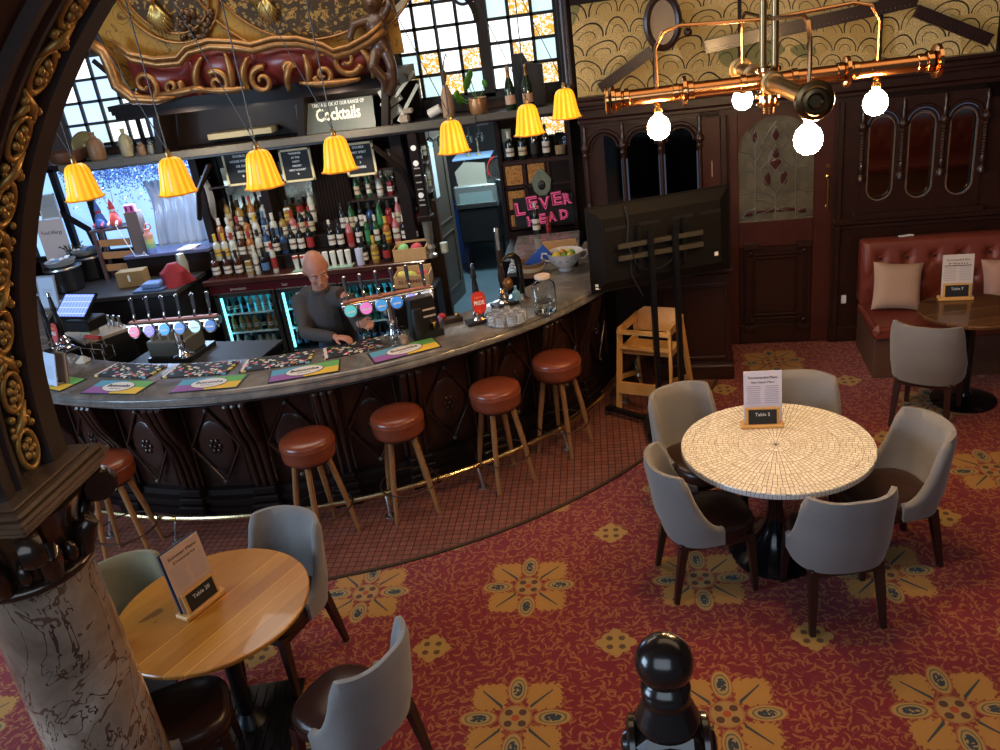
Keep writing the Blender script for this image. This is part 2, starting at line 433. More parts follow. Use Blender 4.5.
arcade('arcade_mirror', 'dark wood arcade of three round-ended mirrors over the leather bench', [2.21, 2.52, 2.83, 3.14], 1.3, 1.90, MIRB, True, 1.48, 1.3)
# fluted engaged post above the ledge corner
b = MB(); b.M = TM(-.19, 7.93, 0)
b.lathe([(.04, 2.22), (.075, 2.35), (.05, 2.42), (.075, 2.47), (.06, 2.5)] + [(.06, 2.52), (.055, 3.4)], DW, n=24, wob=lambda a, z: 1 - .1 * (math.cos(a * 12) > 0) if z > 2.5 else 1)
b.box((.0, .02, 2.9), (.07, .12, 1.3), DW)
o = b.build('trim_7'); o['kind'] = 'structure'
# ---------------------------------------------------------------- amber leaded glass above the cornice
def amber():
    n = NM('amber_textured_glass'); v = n.co(scale=(1, .0, 1))
    F = n.voro(3.6, v=v, rnd=.75); E = n.voro(3.6, 'DISTANCE_TO_EDGE', v=v, rnd=.75); G = n.voro(150, v=n.co())
    X_, Y_, Z_ = n.xyz(); w1_ = (n.noise(1.3, 1) - .5) * .4; w2_ = (n.noise(1.3, 1, v=n.co(loc=(5, 5, 5))) - .5) * .4
    u_ = (X_ + w1_) * 4.4; v_ = (Z_ + w2_) * 6.6; row = v_.floor(); uu = (u_ + row * .5).frac() - .5; vv = v_.frac() * .62
    dd = (uu * uu + vv * vv).sqrt(); ring = ((dd - .46).abs() < .022).mx((dd - .24).abs() < .012)
    lead = ring
    w = n.voro(3.6, v=v, out='Color', rnd=.75)
    s_ = n.node('SeparateColor'); n.link(w, s_.inputs[0]); k = X(n.nt, s_.outputs[0])
    c = n.mix(k, (.42, .27, .085), (.62, .44, .18)); c = n.mix((G < .32) * (k > .25) * .75, c, (.16, .09, .03)); c = n.mix((n.noise(1.7, 1) > .66) * .8, c, (.13, .14, .05))
    n.base(n.mix(lead, c, (.03, .025, .015))); n.set(Roughness=.3); n.bump(G, .8, .01)
    n.set(Emission_Strength=.12); n.link(n.mix(lead, c, (0, 0, 0)), n.b.inputs['Emission Color'])
    return n.m
AMB = amber()
b = wallmb(); Wbox(b, -.14, 4.7, 2.41, 3.15, .04, .07, AMB); struct(b, 'window_3')
b = wallmb()
for x in (.52, 1.22, 2.3, 3.18): Wbox(b, x, x + .03, 2.41, 3.15, -.0, .04, DW2)
struct(b, 'trim_3')
def brace(name, label, p0, p1, h, th=.05, m=DW, loc=None):
    b = wallmb(); p0 = Vector(p0); p1 = Vector(p1); L = (p1 - p0).length; an = math.atan2(p1.y - p0.y, p1.x - p0.x)
    T = TM((p0.x + p1.x) / 2, -.06, (p0.y + p1.y) / 2) @ Matrix.Rotation(-an, 4, 'Y')
    b.box((0, 0, 0), (L, th, h), m, M=Matrix.Identity(4), bev=.01) if False else b.add(*boxgeo(L, th, h), m, T)
    for s_ in (-1, 1): b.add(*boxgeo(L, th + .02, .012), m, T @ TM(0, 0, s_ * h / 2))
    for k in range(int(L / .035)): b.add(*boxgeo(.012, th + .03, .012), m, T @ TM(-L / 2 + .02 + k * .035, 0, -h / 2 + .02))
    return tag(b.build(name), label, 'beam')
def boxgeo(x, y, z):
    vs = [(a * x / 2, b_ * y / 2, c_ * z / 2) for c_ in (-1, 1) for (a, b_) in ((-1, -1), (1, -1), (1, 1), (-1, 1))]
    return vs, [(3, 2, 1, 0), (4, 5, 6, 7), (0, 1, 5, 4), (1, 2, 6, 5), (2, 3, 7, 6), (3, 0, 4, 7)]
brace('wooden_brace', 'slanting dark wooden brace over the left of the amber glass', (.07, 2.47), (.52, 2.72), .075)
brace('wooden_brace', 'slanting dark wooden brace over the amber glass at the far right', (2.55, 2.78), (3.1, 2.50), .08)
brace('carved_beam', 'long dark beaded beam crossing the amber glass behind the brass chandelier', (.95, 2.70), (2.55, 2.86), .09)
b = wallmb(); ov = [(.62 + .13 * math.cos(t * PI / 12), -.05, 2.93 + .2 * math.sin(t * PI / 12)) for t in range(24)]
b.tube(ov, .028, DW, 8, closed=True); b.prism([(.62 + .11 * math.cos(t * PI / 12), 2.93 + .18 * math.sin(t * PI / 12)) for t in range(24)], .03, .05, P('oval_glass', (.20, .13, .07), .3), RX(90))
b.ball((.82, -.05, 2.83), (.035, .03, .035), DW)
tag(b.build('oval_window_frame'), 'dark oval wooden frame hung on the amber leaded glass', 'frame')
# ---------------------------------------------------------------- door
b = wallmb()
for x0, x1 in ((1.06, 1.12), (2.02, 2.07)): Wbox(b, x0, x1, 0, 2.2, -.04, .03, DW, bev=.01)
Wbox(b, 1.06, 2.07, 2.14, 2.2, -.04, .03, DW)
struct(b, 'trim_4')
d = thing('door_1', 'dark panelled wooden door with leaded flower glass in its upper half', 'door', tuple(MW @ Vector((1.55, 0, 0))), R(-5.71)); d['kind'] = 'structure'
q = MB(); w = .86; 
def Dbox(b, x0, x1, z0, z1, y0, y1, m, bev=.006): b.box(((x0 + x1) / 2, (y0 + y1) / 2, (z0 + z1) / 2), (x1 - x0, y1 - y0, z1 - z0), m, bev=bev)
Dbox(q, -.43, -.34, 0.01, 2.14, 0, .05, MAHO); Dbox(q, .29, .45, .01, 2.14, 0, .05, MAHO); Dbox(q, -.34, .29, .01, .2, 0, .05, DW); Dbox(q, -.34, .29, .95, 1.18, 0, .05, MAHO)
pts = [(-.34, 2.14), (.29, 2.14), (.29, 1.86)] + [(-.025 + .315 * math.cos(PI * j / 14), 1.80 + .29 * math.sin(PI * j / 14)) for j in range(15)] + [(-.34, 1.86)]
q.prism(pts, -.05, 0, MAHO, RX(90)); Dbox(q, -.34, .29, .2, .95, .02, .04, DW)
dl = q.build('door_leaf', d)
q = MB()
for z in (.26, .88): Dbox(q, -.26, .21, z - .012, z + .012, -.012, .0, DW); Dbox(q, -.22, .17, z - .04 if z > .5 else z + .03, z - .02 if z > .5 else z + .05, -.02, .0, DW)
for z0, z1 in ((.14, .19), (.93, .99)):
    for x in (-.30, .16): Dbox(q, x, x + .13, z0, z1, -.03, .0, DW)
for x in (-.30, -.22, .15, .23): Dbox(q, x, x + .02, .2, .93, -.015, 0, DW)
for x in (-.235, .225):
    for z in (.24, .90): q.ball((x, -.02, z), (.018, .012, .018), DW, 10, 6)
q.build('moulding', dl)
def flowerglass():
    n = NM('leaded_flower_glass'); v = n.voro(16, v=n.co(scale=(1, 0, 1)), out='Color'); s_ = n.node('SeparateColor'); n.link(v, s_.inputs[0])
    n.base(n.mix(X(n.nt, s_.outputs[1]), (.085, .075, .05), (.13, .12, .085))); n.set(Roughness=.25); n.bump(n.noise(90, 2), .3, .004); return n.m
q = MB(); q.box((-.025, .03, 1.64), (.63, .01, .94), flowerglass()); gp = q.build('glass_pane', d)
q = MB(); LD = P('lead_came', (.20, .19, .16), .45, .5)
def lead(pts, r=.0045): q.tube([(-.025 + x, .016, z) for x, z in pts], r, LD, 5)
for s_ in (-1, 1):
    lead([(s_ * .17, 1.19), (s_ * .17, 1.85)]); lead([(s_ * .3, 1.42), (s_ * .17, 1.44)]); lead([(s_ * .3, 1.63), (s_ * .17, 1.62)])
    lead([(0, 1.30), (s_ * .06, 1.27), (s_ * .15, 1.24), (s_ * .2, 1.21), (s_ * .28, 1.22), (s_ * .25, 1.28), (s_ * .17, 1.30)])
    lead([(0, 1.42), (s_ * .08, 1.52), (s_ * .13, 1.64), (s_ * .05, 1.72), (s_ * .02, 1.78), (s_ * .11, 1.88), (s_ * .05, 1.97), (0, 2.04)])
    lead([(0, 1.34), (s_ * .06, 1.42), (s_ * .17, 1.44)]); lead([(0, 1.30), (s_ * .10, 1.36), (s_ * .16, 1.37)]); lead([(s_ * .13, 1.64), (s_ * .17, 1.70), (s_ * .12, 1.80), (s_ * .17, 1.92)])
    lead([(0, 1.62), (s_ * .05, 1.68), (s_ * .06, 1.74), (0, 1.84)]); lead([(0, 1.86), (s_ * .035, 1.92), (0, 2.0)]); lead([(s_ * .17, 1.85), (s_ * .23, 1.93), (s_ * .18, 2.0), (s_ * .14, 1.92), (s_ * .17, 1.85)]); lead([(s_ * .3, 1.8), (s_ * .22, 1.78), (s_ * .17, 1.70)])
lead([(0, 1.19), (0, 1.42)]); lead([(-.13, 1.64), (0, 1.62), (.13, 1.64)])
q.build('lead_pattern', gp)
q = MB(); RED = P('ruby_glass', (.05, .012, .01), .2)
for cx, cz, a, c_ in ((0, 1.93, .028, .055), (0, 1.68, .05, .045), (0, 1.77, .03, .04), (-.175, 1.93, .02, .05), (.175, 1.93, .02, .05), (-.09, 1.27, .09, .018), (.09, 1.27, .09, .018), (-.23, 1.25, .04, .02), (.23, 1.25, .04, .02), (-.07, 1.55, .03, .06), (.07, 1.55, .03, .06)):
    q.ball((cx - .025, .02, cz), (a, .004, c_), RED, 12, 6)
q.build('red_glass_pieces', gp)
q = MB(); q.tube([(.40, -.0, 1.53), (.40, -.05, 1.52), (.40, -.055, 1.45), (.40, -.055, 1.35), (.40, -.05, 1.28), (.40, 0, 1.27)], .011, BRASS); q.ball((.40, -.01, 1.53), (.02, .012, .03), BRASS); q.ball((.40, -.01, 1.27), (.02, .012, .03), BRASS); q.build('pull_handle', d)
q = MB(); q.lathe([(.0, -.01), (.018, -.01), (.02, 0)], BRASS, (.40, -.01, 1.63), 14, RX(90)); q.build('lock', d)
# small items on that wall
b = wallmb(); Wbox(b, 2.10, 2.15, .37, .45, -.012, 0, WHITE, .004); tag(b.build('wall_socket'), 'small white socket plate low on the dark wall left of the bench', 'socket')
b = wallmb(); Wbox(b, .985, .993, 1.62, 1.76, -.01, -.0, P('door_strip', (.5, .35, .25), .4), .002); tag(b.build('finger_plate'), 'small pale vertical strip on the wood between arcade and door', 'plate')
# panelled bar end cabinet left of the door
t = thing('panelled_cabinet', 'dark wooden cabinet at the end of the bar behind the television stand', 'cabinet', (.74, 7.15, 0), R(-5.71))
q = MB(); q.box((0, 0, .49), (.62, .66, .94), DW, bev=.01); q.build('body', t)
q = MB(); q.box((0, 0, .985), (.66, .72, .035), DW, bev=.01); q.build('top', t)
q = MB(); q.box((0, -.01, .07), (.66, .72, .14), DW, bev=.012); q.build('plinth', t)
q = MB()
for x in (-.27, .27): q.box((x, -.335, .52), (.03, .02, .7), DW, bev=.005)
for z in (.2, .86): q.box((0, -.335, z), (.56, .02, .03), DW, bev=.005)
q.build('panel_moulding', t)
# ================================================================ BAR COUNTER
def slate():
    n = NM('slate_counter'); t = n.noise(3, 5, .65, dist=1.5); u = n.noise(14, 4, .6, v=n.co(loc=(4, 2, 0)))
    c = n.ramp(t, [(.3, (.085, .082, .078)), (.5, (.17, .155, .14)), (.7, (.27, .25, .225))]); c = n.mix(u * .35, c, (.10, .09, .08)); n.base(c); n.set(Roughness=.22, Coat_Weight=.3); n.bump(u, .15, .003); return n.m
SLATE = slate()
bar = thing('bar_counter', 'long curved bar with grey slate top and dark carved wooden front', 'bar counter', (BC[0], BC[1], 0))
def polar(b): b.M = Matrix.Identity(4); return b
A0, A1 = -168, -6
b = MB(); pr = [(2.62, 1.085), (2.62, 1.12), (3.165, 1.12), (3.185, 1.112), (3.195, 1.10), (3.185, 1.09), (3.19, 1.08), (3.205, 1.068), (3.205, 1.052), (3.19, 1.04), (3.15, 1.04), (3.15, 1.085)]
b.sweep(pr, R(A0), R(A1), 110, SLATE); b.box((2.25, -.45, 1.10), (.62, 1.25, .04), SLATE, bev=.004); b.build('counter_top', bar)
b = MB(); b.sweep([(2.72, .02), (2.72, 1.085), (3.10, 1.04), (3.12, 1.0), (3.07, .97), (3.0, .95), (2.90, .92), (2.86, .24), (2.80, .0)], R(A0), R(A1), 110, DW); b.build('front_panel', bar)
b = MB(); b.sweep([(2.84, 0), (2.93, 0), (2.93, .05), (2.955, .055), (2.955, .085), (2.93, .09), (2.93, .12), (2.95, .13), (2.95, .155), (2.91, .17), (2.90, .21), (2.84, .22)], R(A0), R(A1), 110, DW2); b.build('plinth', bar)
step = 11.37; ang0 = -97.3
for k in range(-5, 7):
    a = ang0 + step * k
    if a > -12: break
    T = RZ(a) @ Matrix.Identity(4)                    # local x = outward radius
    b = MB(); b.M = T
    # S shaped console with three rolls
    prof = []
    for j in range(15):
        t = j / 14; z = .96 - .72 * t
        r = 3.07 - .17 * (t ** .8) - .04 * math.sin(t * PI) + (.035 * math.sin(t * PI * 2) if t < .5 else 0)
        prof.append((r, z))
    poly = [(2.84, .24)] + [(2.84, .96)] + prof
    b.prism([(p, z) for p, z in poly][::-1], -.075, .075, DW, RX(90))
    for y in (-.055, 0, .055):
        b.tube([(p + .008, y, z) for p, z in [(3.0, .975), (3.06, .985)] + prof], [.012, .026] + [.026 - .010 * j / 14 for j in range(15)], DW, 8)
    b.box((3.03, 0, .985), (.13, .19, .025), DW, bev=.005); b.build('console_bracket', bar)
    b = MB(); b.M = T; b.box((2.925, 0, .06), (.15, .22, .12), DW2, bev=.012); b.box((2.915, 0, .15), (.12, .20, .05), DW2, bev=.01); b.box((2.90, 0, .21), (.12, .18, .06), DW2, bev=.01); b.build('bracket_foot', bar)
    # panel with crossed mouldings and a rosette
    b = MB(); b.M = RZ(a + step / 2); h = .20
    for s1 in (-1, 1):
        for s2 in (-1, 1):
            b.tube([(2.905, s1 * .0 , .58 + s2 * .30), (2.905, s1 * .185, .58)], .011, DW, 6)
    for z in (.29, .87): b.ball((2.915, 0, z), .02, P('panel_boss', (.10, .08, .07), .25, .3), 10, 6)
    for s1 in (-1, 1):
        b.tube([(2.905, s1 * .19, .26), (2.905, s1 * .19, .90)], .009, DW, 6)
    b.ball((2.895, 0, .58), (.012, .13, .20), DW, 12, 8)
    for q in range(6): b.ball((2.91, .035 * math.cos(q * PI / 3), .58 + .045 * math.sin(q * PI / 3)), (.012, .016, .02), DW, 8, 6)
    b.ball((2.915, 0, .58), (.014, .018, .018), DW, 8, 6); b.build('diamond_panel', bar)
# foot rail
fr = thing('foot_rail', 'brass foot rail running round the foot of the bar on small posts', 'rail', (BC[0], BC[1], 0))
b = MB(); rr_ = lambda a: 3.20 - .05 * max(0, min(1, (a + 42) / 10))
b.tube([(rr_(a) * math.cos(R(a)), rr_(a) * math.sin(R(a)), .165) for a in range(-165, -16, 2)], .021, P('rail_brass', (.62, .47, .25), .25, 1, var=.3, vs=6), 10); b.build('rail', fr)
for a in (-122, -107.5, -97, -83, -69.5, -57, -43, -27):
    b = MB(); b.M = RZ(a) @ TM(rr_(a) - 3.20, 0, 0); b.tube([(3.20, 0, .165), (3.24, 0, .10), (3.26, 0, .01)], .009, STEEL, 6); b.lathe([(.04, .007), (.038, .014), (.015, .02), (.012, .05)], STEEL, (3.26, 0, 0), 14); b.lathe([(.026, -.015), (.026, .015)], BRASS, (3.2, 0, .165), 12, RX(90)); b.build('rail_post', fr)
# ---------------------------------------------------------------- bar stools
def make_stool():
    t = thing('bar_stool', '', 'stool')
    b = MB(); b.lathe([(.160, .622), (.176, .632), (.182, .66), (.183, .715), (.186, .722), (.182, .729), (.183, .745), (.176, .762), (.16, .772), (.10, .778), (0, .779)], LEATH, n=36); seat_ = b.build('seat', t, ang=1)
    b = MB(); b.tube([(.184 * math.cos(k * PI / 18), .184 * math.sin(k * PI / 18), .724) for k in range(36)], .0035, LEATH, 5, closed=True); b.build('piping', seat_)
    b = MB(); b.lathe([(.14, .60), (.15, .625)], LEG, n=24); b.build('seat_base', t)
    for k in range(4):
        a = PI / 4 + k * PI / 2; c, s_ = math.cos(a), math.sin(a)
        b = MB(); b.tube([(.11 * c, .11 * s_, .62), (.165 * c, .165 * s_, .33), (.215 * c, .215 * s_, .0)], [.021, .020, .013], OAK, 10); b.build('leg', t)
    b = MB(); b.tube([(.205 * math.cos(k * PI / 16), .205 * math.sin(k * PI / 16), .225) for k in range(32)], .006, P('ring_metal', (.18, .15, .13), .35, 1), 6, closed=True); b.build('foot_ring', t)
    return t
st0 = make_stool()
SL = [((108, 461), 15, 'brown leather bar stool at the far left, half hidden behind the marble column'),
      ((306, 438), 50, 'brown leather bar stool second from the left, behind the grey chair at the oak table'),
      ((396, 414), 22, 'brown leather bar stool in the middle of the five along the bar'),
      ((494, 387), 35, 'brown leather bar stool fourth from the left, before the tray of glasses'),
      ((556, 358), 60, 'brown leather bar stool at the right end, beside the wooden high chair')]
SL[0] = ((103, 461),) + SL[0][1:]
for i, (q, a, lb) in enumerate(SL):
    p = at(*q, .765); o = st0 if i == 0 else dup(st0)
    o.location = (p.x, p.y, .006 if i else .006); o.rotation_euler = (0, 0, R(a)); o['label'] = lb; o['group'] = 'bar stools along the curved bar'
# ---------------------------------------------------------------- dining chairs
def make_chair(fab, seatm):
    """faces +y, origin under the seat centre"""
    t = thing('dining_chair', '', 'chair')
    b = MB(); N = 40; vs = []; fs = []
    def sm(e): e = max(0, min(1, e)); return e * e * (3 - 2 * e)
    def plan(u, off):      # u -1..1 round the back
        a = u * R(97); c, s_ = math.sin(a), -math.cos(a)
        e = 2.6; rr = (abs(c) ** e + abs(s_) ** e) ** (-1 / e)
        return (c * rr * (.205 + off), s_ * rr * (.225 + off) * .98 + .005)
    rows = 9; th = .024
    for i in range(N + 1):
        u = -1 + 2 * i / N
        tt = max(0, (abs(u) - .54) / .46); top = .835 - .012 * abs(u) - .34 * (1 - (1 - tt) ** 2.3) * min(1, .25 + tt * 3); bot = .37 + .01 * abs(u)
        for side in (0, 1):
            for j in range(rows):
                t_ = j / (rows - 1); z = bot + (top - bot) * t_
                lean = .055 * max(0, (z - .42) / .4) ** 1.3 - .035 * max(0, (.50 - z) / .13)
                edge = 1 - max(0, (t_ - .93) / .07) * .5
                off = (th if side else -th) * edge * (.8 + .2 * edge) + .0
                x, y = plan(u, off + .028 - .02 * abs(u) ** 4)
                y -= lean * (1 - sm(abs(u) * 1.05 - .1)); x *= 1 + .07 * max(0, (z - .42) / .4) - .10 * max(0, (.50 - z) / .13) * (1 - abs(u)) ** .5
                vs.append((x, y, z))
    W = 2 * rows
    for i in range(N):
        for j in range(rows - 1):
            a = i * W + j; fs.append((a, a + W, a + W + 1, a + 1)); a += rows; fs.append((a + 1, a + W + 1, a + W, a))
        a = i * W; fs.append((a + rows - 1, a + W + rows - 1, a + W + W - 1, a + W - 1)); fs.append((a, a + rows, a + W + rows, a + W))
    for i in (0, N):
        for j in range(rows - 1):
            a = i * W + j; q = (a, a + 1, a + rows + 1, a + rows); fs.append(q if i == 0 else q[::-1])
    b.add([(x, -(-y), z) for x, y, z in vs], fs, fab)
    o = b.build('backrest', t, ang=1.2)
    b = MB(); e = 3
    def sq(s, z, k=28, w=.212, d=.235):
        return [((abs(math.cos(a)) ** (2 / e)) * (1 if math.cos(a) > 0 else -1) * w * s, (abs(math.sin(a)) ** (2 / e)) * (1 if math.sin(a) > 0 else -1) * d * s + .02, z) for a in [2 * PI * q / k for q in range(k)]]
    layers = [sq(.96, .375), sq(1, .385), sq(1.0, .43), sq(.97, .452), sq(.88, .465), sq(.5, .474), sq(.02, .476)]
    vs = [p for l in layers for p in l]; k = 28; fs = [(j * k + q, j * k + (q + 1) % k, (j + 1) * k + (q + 1) % k, (j + 1) * k + q) for j in range(len(layers) - 1) for q in range(k)] + [tuple(range(k - 1, -1, -1))]
    b.add(vs, fs, seatm); seat_ = b.build('seat', t, ang=1.0)
    b = MB(); b.tube([p for p in [(x * 1.0, y, .43) for x, y, z in sq(1.012, 0)]], .003, seatm, 4, closed=True); b.build('seat_piping', seat_)
    b = MB(); b.box((0, .01, .355), (.37, .42, .045), LEG, bev=.006); b.build('seat_rail', t)
    for sx, sy in ((-1, 1), (1, 1), (-1, -1), (1, -1)):
        b = MB(); x0, y0 = sx * .165, .20 if sy > 0 else -.17; x1, y1 = sx * .185, .225 if sy > 0 else -.235
        b.tube([(x0, y0, .38), ((x0 + x1) / 2, (y0 + y1) / 2 - (.0), .2), (x1, y1, 0)], [.032, .027, .019], LEG, 4); b.build('leg', t)
    return t
# centre (x,y), heading in degrees (direction the sitter looks)
ch0 = make_chair(FAB, LEABR)
CH = [((.44, 4.05), 12, 'grey fabric chair at the left front of the mosaic table, back to the bar stools', 'chairs around the mosaic table'),
      ((.49, 4.69), -60, 'grey fabric chair at the far left of the mosaic table, nearest the television stand', 'chairs around the mosaic table'),
      ((1.12, 4.74), -99, 'grey fabric chair behind the mosaic table, straight beyond the menu holder', 'chairs around the mosaic table'),
      ((1.47, 4.19), 192, 'grey fabric chair at the right of the mosaic table, seat facing left', 'chairs around the mosaic table'),
      ((1.07, 3.78), 97, 'grey fabric chair nearest the camera at the mosaic table, seen from its back', 'chairs around the mosaic table'),
      ((-1.88, 3.44), -108, 'blue-grey fabric chair at the far side of the oak table', 'chairs around the oak table'),
      ((-1.27, 2.69), 155, 'grey fabric chair with brown seat pulled out at the right front of the oak table', 'chairs around the oak table'),
      ((-2.10, 2.64), 28, 'grey chair pushed under the near side of the oak table, beside the marble column', 'chairs around the oak table'),
      ((2.28, 5.83), 58, 'grey fabric chair at the small round table by the leather bench', None)]
for i, (p, a, lb, g) in enumerate(CH):
    o = ch0 if i == 0 else dup(ch0)
    o.location = (p[0], p[1], 0.001); o.rotation_euler = (0, 0, R(a - 90)); o['label'] = lb
    if g: o['group'] = g
    elif 'group' in o: del o['group']
c2 = make_chair(FABB, LEABR); c2.location = (-2.47, 3.09, .001); c2.rotation_euler = (0, 0, R(-50 - 90)); c2['label'] = 'olive backed chair at the left of the oak table, partly behind the column'; c2['group'] = 'chairs around the oak table'
# ---------------------------------------------------------------- tables
def mosaic():
    n = NM('mosaic_tiles'); x, y, z = n.xyz(); r = (x * x + y * y).sqrt(); a = y.op('ARCTAN2', x) * (1 / (2 * PI)) + .5
    band = (r * 8.0 + .35).floor(); cnt = ((band * .125 + .07) * (2 * PI / .027)).round()
    cc = a * cnt; fa = cc.frac(); cell = cc.floor()
    w0 = n.node('TexWhiteNoise', noise_dimensions='2D'); n.link(n.comb(band, cell), w0.inputs[0]); ph = X(n.nt, w0.outputs[0])
    t = .031; rr = r * (1 / t) + ph; ring = rr.floor(); fr = rr.frac(); bandf = (r * 8.0 + .35).frac()
    g = (fr < .065).mx((fa * (r * (2 * PI)) / cnt) < .0026).mx(bandf < .012)
    w2 = n.node('TexWhiteNoise', noise_dimensions='3D'); n.link(n.comb(ring, cell, band), w2.inputs[0]); k = X(n.nt, w2.outputs[0])
    c = n.mix(k, (.74, .68, .57), (.93, .88, .78)); c = n.mix(g, c, (.07, .04, .03)); n.base(c); n.set(Roughness=.22); n.bump(1 - g, .35, .002); return n.m
def edge_tiles():
    n = NM('edge_tiles'); x, y, z = n.xyz(); a = y.op('ARCTAN2', x) * (1 / (2 * PI)) + .5; f = (a * 150).frac(); n.base(n.mix(f < .1, (.62, .60, .57), (.10, .08, .07))); n.set(Roughness=.25); return n.m
mt = thing('mosaic_table', 'round dining table with a cream mosaic tile top and black pedestal', 'table', (.87, 4.24, 0))
b = MB(); b.lathe([(.50, .712), (.521, .714), (.525, .72)], edge_tiles(), n=64, caps=False); b.lathe([(.525, .72), (.525, .744)], edge_tiles(), n=64, caps=False); b.lathe([(0, .712), (.50, .712)], BLACK, n=48, caps=False)
b.build('table_edge', mt)
b = MB(); b.lathe([(.525, .744), (.522, .750), (.0, .750)], mosaic(), n=64, caps=False); b.build('mosaic_top', mt)
BP = P('pedestal_black', (.008, .008, .01), .15, .4, coat=.5)
b = MB(); b.lathe([(.25, 0), (.252, .012), (.235, .03), (.19, .06), (.13, .12), (.085, .19), (.055, .26), (.042, .33), (.04, .69), (.12, .70), (.12, .712)], BP, n=40); b.build('pedestal', mt)
def woodtop(name, c0, c1, rot, plank=.085):
    n = NM(name); v = n.co(rot=(0, 0, rot)); x, y, z = n.xyz(v); p = (x * (1 / plank)).floor()
    wn = n.node('TexWhiteNoise', noise_dimensions='1D'); n.link(p, wn.inputs['W']); k = X(n.nt, wn.outputs[0])
    g = n.noise(7, 4, .6, v=n.comb(x * 6 + p * 3, y * .6, 0), dist=.6); kn = n.noise(3.5, 2, v=n.comb(x * 1.5 + p, y, 0))
    c = n.mix(k, c0, c1); c = n.mix((g * .7) - .15, c, tuple(q * .45 for q in c0)); c = n.mix((kn > .70) * .7, c, tuple(q * .22 for q in c0))
    sap = (((x * (1 / plank)).frac() < .045) * (k > .55)); c = n.mix(sap * .7, c, tuple(min(1, q * 1.9) for q in c1))
    n.base(c); n.set(Roughness=.27, Coat_Weight=.35); n.bump(g, .08, .002); return n.m
OAKT = woodtop('oak_top', (.42, .155, .018), (.60, .25, .035), R(35))
wt = thing('oak_table', 'round golden oak dining table on a black square base in the lower left', 'table', (-1.985, 3.02, 0))
b = MB(); b.lathe([(0, .722), (.445, .722), (.46, .73), (.462, .745), (.457, .75), (0, .75)], OAKT, n=72, caps=False); b.build('table_top', wt, ang=.5)
b = MB(); b.box((0, 0, .71), (.34, .34, .02), BLKM); b.lathe([(.04, .02), (.04, .70)], BLKM, n=16); b.build('column', wt)
b = MB(); b.box((0, 0, .012), (.50, .50, .018), BLKM, bev=.004)
for k in range(9): b.box((-.2 + k * .05, 0, .025), (.012, .44, .01), BLKM)
b.lathe([(.09, .02), (.06, .05), (.04, .08)], BLKM, n=20); b.build('base', wt); wt.rotation_euler = (0, 0, R(10))
dt = thing('round_side_table', 'small dark wooden round table in front of the leather bench', 'table', (2.64, 6.07, 0))
b = MB(); b.lathe([(0, .715), (.35, .715), (.365, .725), (.368, .742), (.36, .75), (0, .75)], woodtop('dark_oak_top', (.10, .045, .018), (.16, .075, .03), R(80), .1), n=60, caps=False); b.build('table_top', dt, ang=.5)
b = MB(); b.lathe([(.23, 0), (.232, .015), (.19, .03), (.06, .06), (.04, .10), (.04, .70), (.12, .715)], BP, n=32); b.build('pedestal', dt)
# menu holders
PINK = P('menu_paper', (.55, .38, .30), .6); LIL = P('menu_card', (.60, .56, .66), .6); INK = P('ink', (.03, .03, .04), .7); CHALK = P('chalk', (.75, .75, .75), .8); SLB = P('blackboard', (.012, .012, .013), .6)
def holder(loc, rz, label, num, paper, title1, title2, thick=True, head=None):
    t = thing('menu_holder', label, 'menu holder', loc, rz)
    t.scale = (1.42,) * 3
    b = MB(); b.box((0, 0, .008), (.17, .06, .016), PINE, bev=.003); b.build('base', t)
    b = MB(); b.box((0, -.014, .052), (.135, .008, .078), PINE, bev=.002, M=RX(-8)); bf = b.build('board_frame', t)
    b = MB(); T = TM(0, -.0205, .052) @ RX(-8); b.box((0, 0, 0), (.11, .004, .06), SLB, M=Matrix.Identity(4)) if False else b.add(*boxgeo(.112, .003, .062), SLB, TM(0, -.0195, .052) @ RX(-8)); text_mb(b, 'Table ' + num, .020, CHALK, TM(0, -.0225, .064) @ RX(82), .0006); b.build('chalkboard', bf)
    b = MB(); M_ = TM(0.004, .012, .128) @ RX(-6)
    b.add(*boxgeo(.150, .004, .225), paper, M_); Q = TM(.004, .0095, .128) @ RX(-6)
    text_mb(b, title1, .017, INK, Q @ TM(0, -.0005, .085) @ RX(90), .0005, wide=.115); text_mb(b, title2, .014, INK, Q @ TM(0, -.0005, .065) @ RX(90), .0005, wide=.09)
    for k in range(9):
        for s_ in (-1, 1): b.add(*boxgeo(.05 + .012 * random.random(), .0006, .0022), P('faint_ink', (.32, .30, .36), .7), Q @ TM(s_ * .036, -.0005, .048 - k * .009))
    if head: b.add(*boxgeo(.13, .0008, .004), INK, Q @ TM(0, -.0006, .054))
    b.build('menu_card', t)
    if thick:
        b = MB(); b.add(*boxgeo(.150, .006, .225), P('menu_back', (.05, .05, .09), .5), TM(-.003, .020, .130) @ RX(-6)); b.build('back_card', t)
p = at(762, 426, .75); holder((p.x, p.y, .751), R(-4), 'menu holder with lilac menu and small blackboard on the mosaic table', '5', LIL, 'Recommended Mains', 'New Season Menu', False)
p = at(202, 605, .75); holder((p.x, p.y, .751), R(66), 'menu holder with peach coloured menus and small blackboard on the oak table', '20', PINK, 'Summer Menu', 'Desserts')
p = at(955, 299, .75); holder((p.x, p.y, .751), R(-8), 'menu holder with white menu on the dark table by the bench', '7', P('menu_white', (.62, .54, .5), .6), 'Recommended Menu', 'Main', False, True)
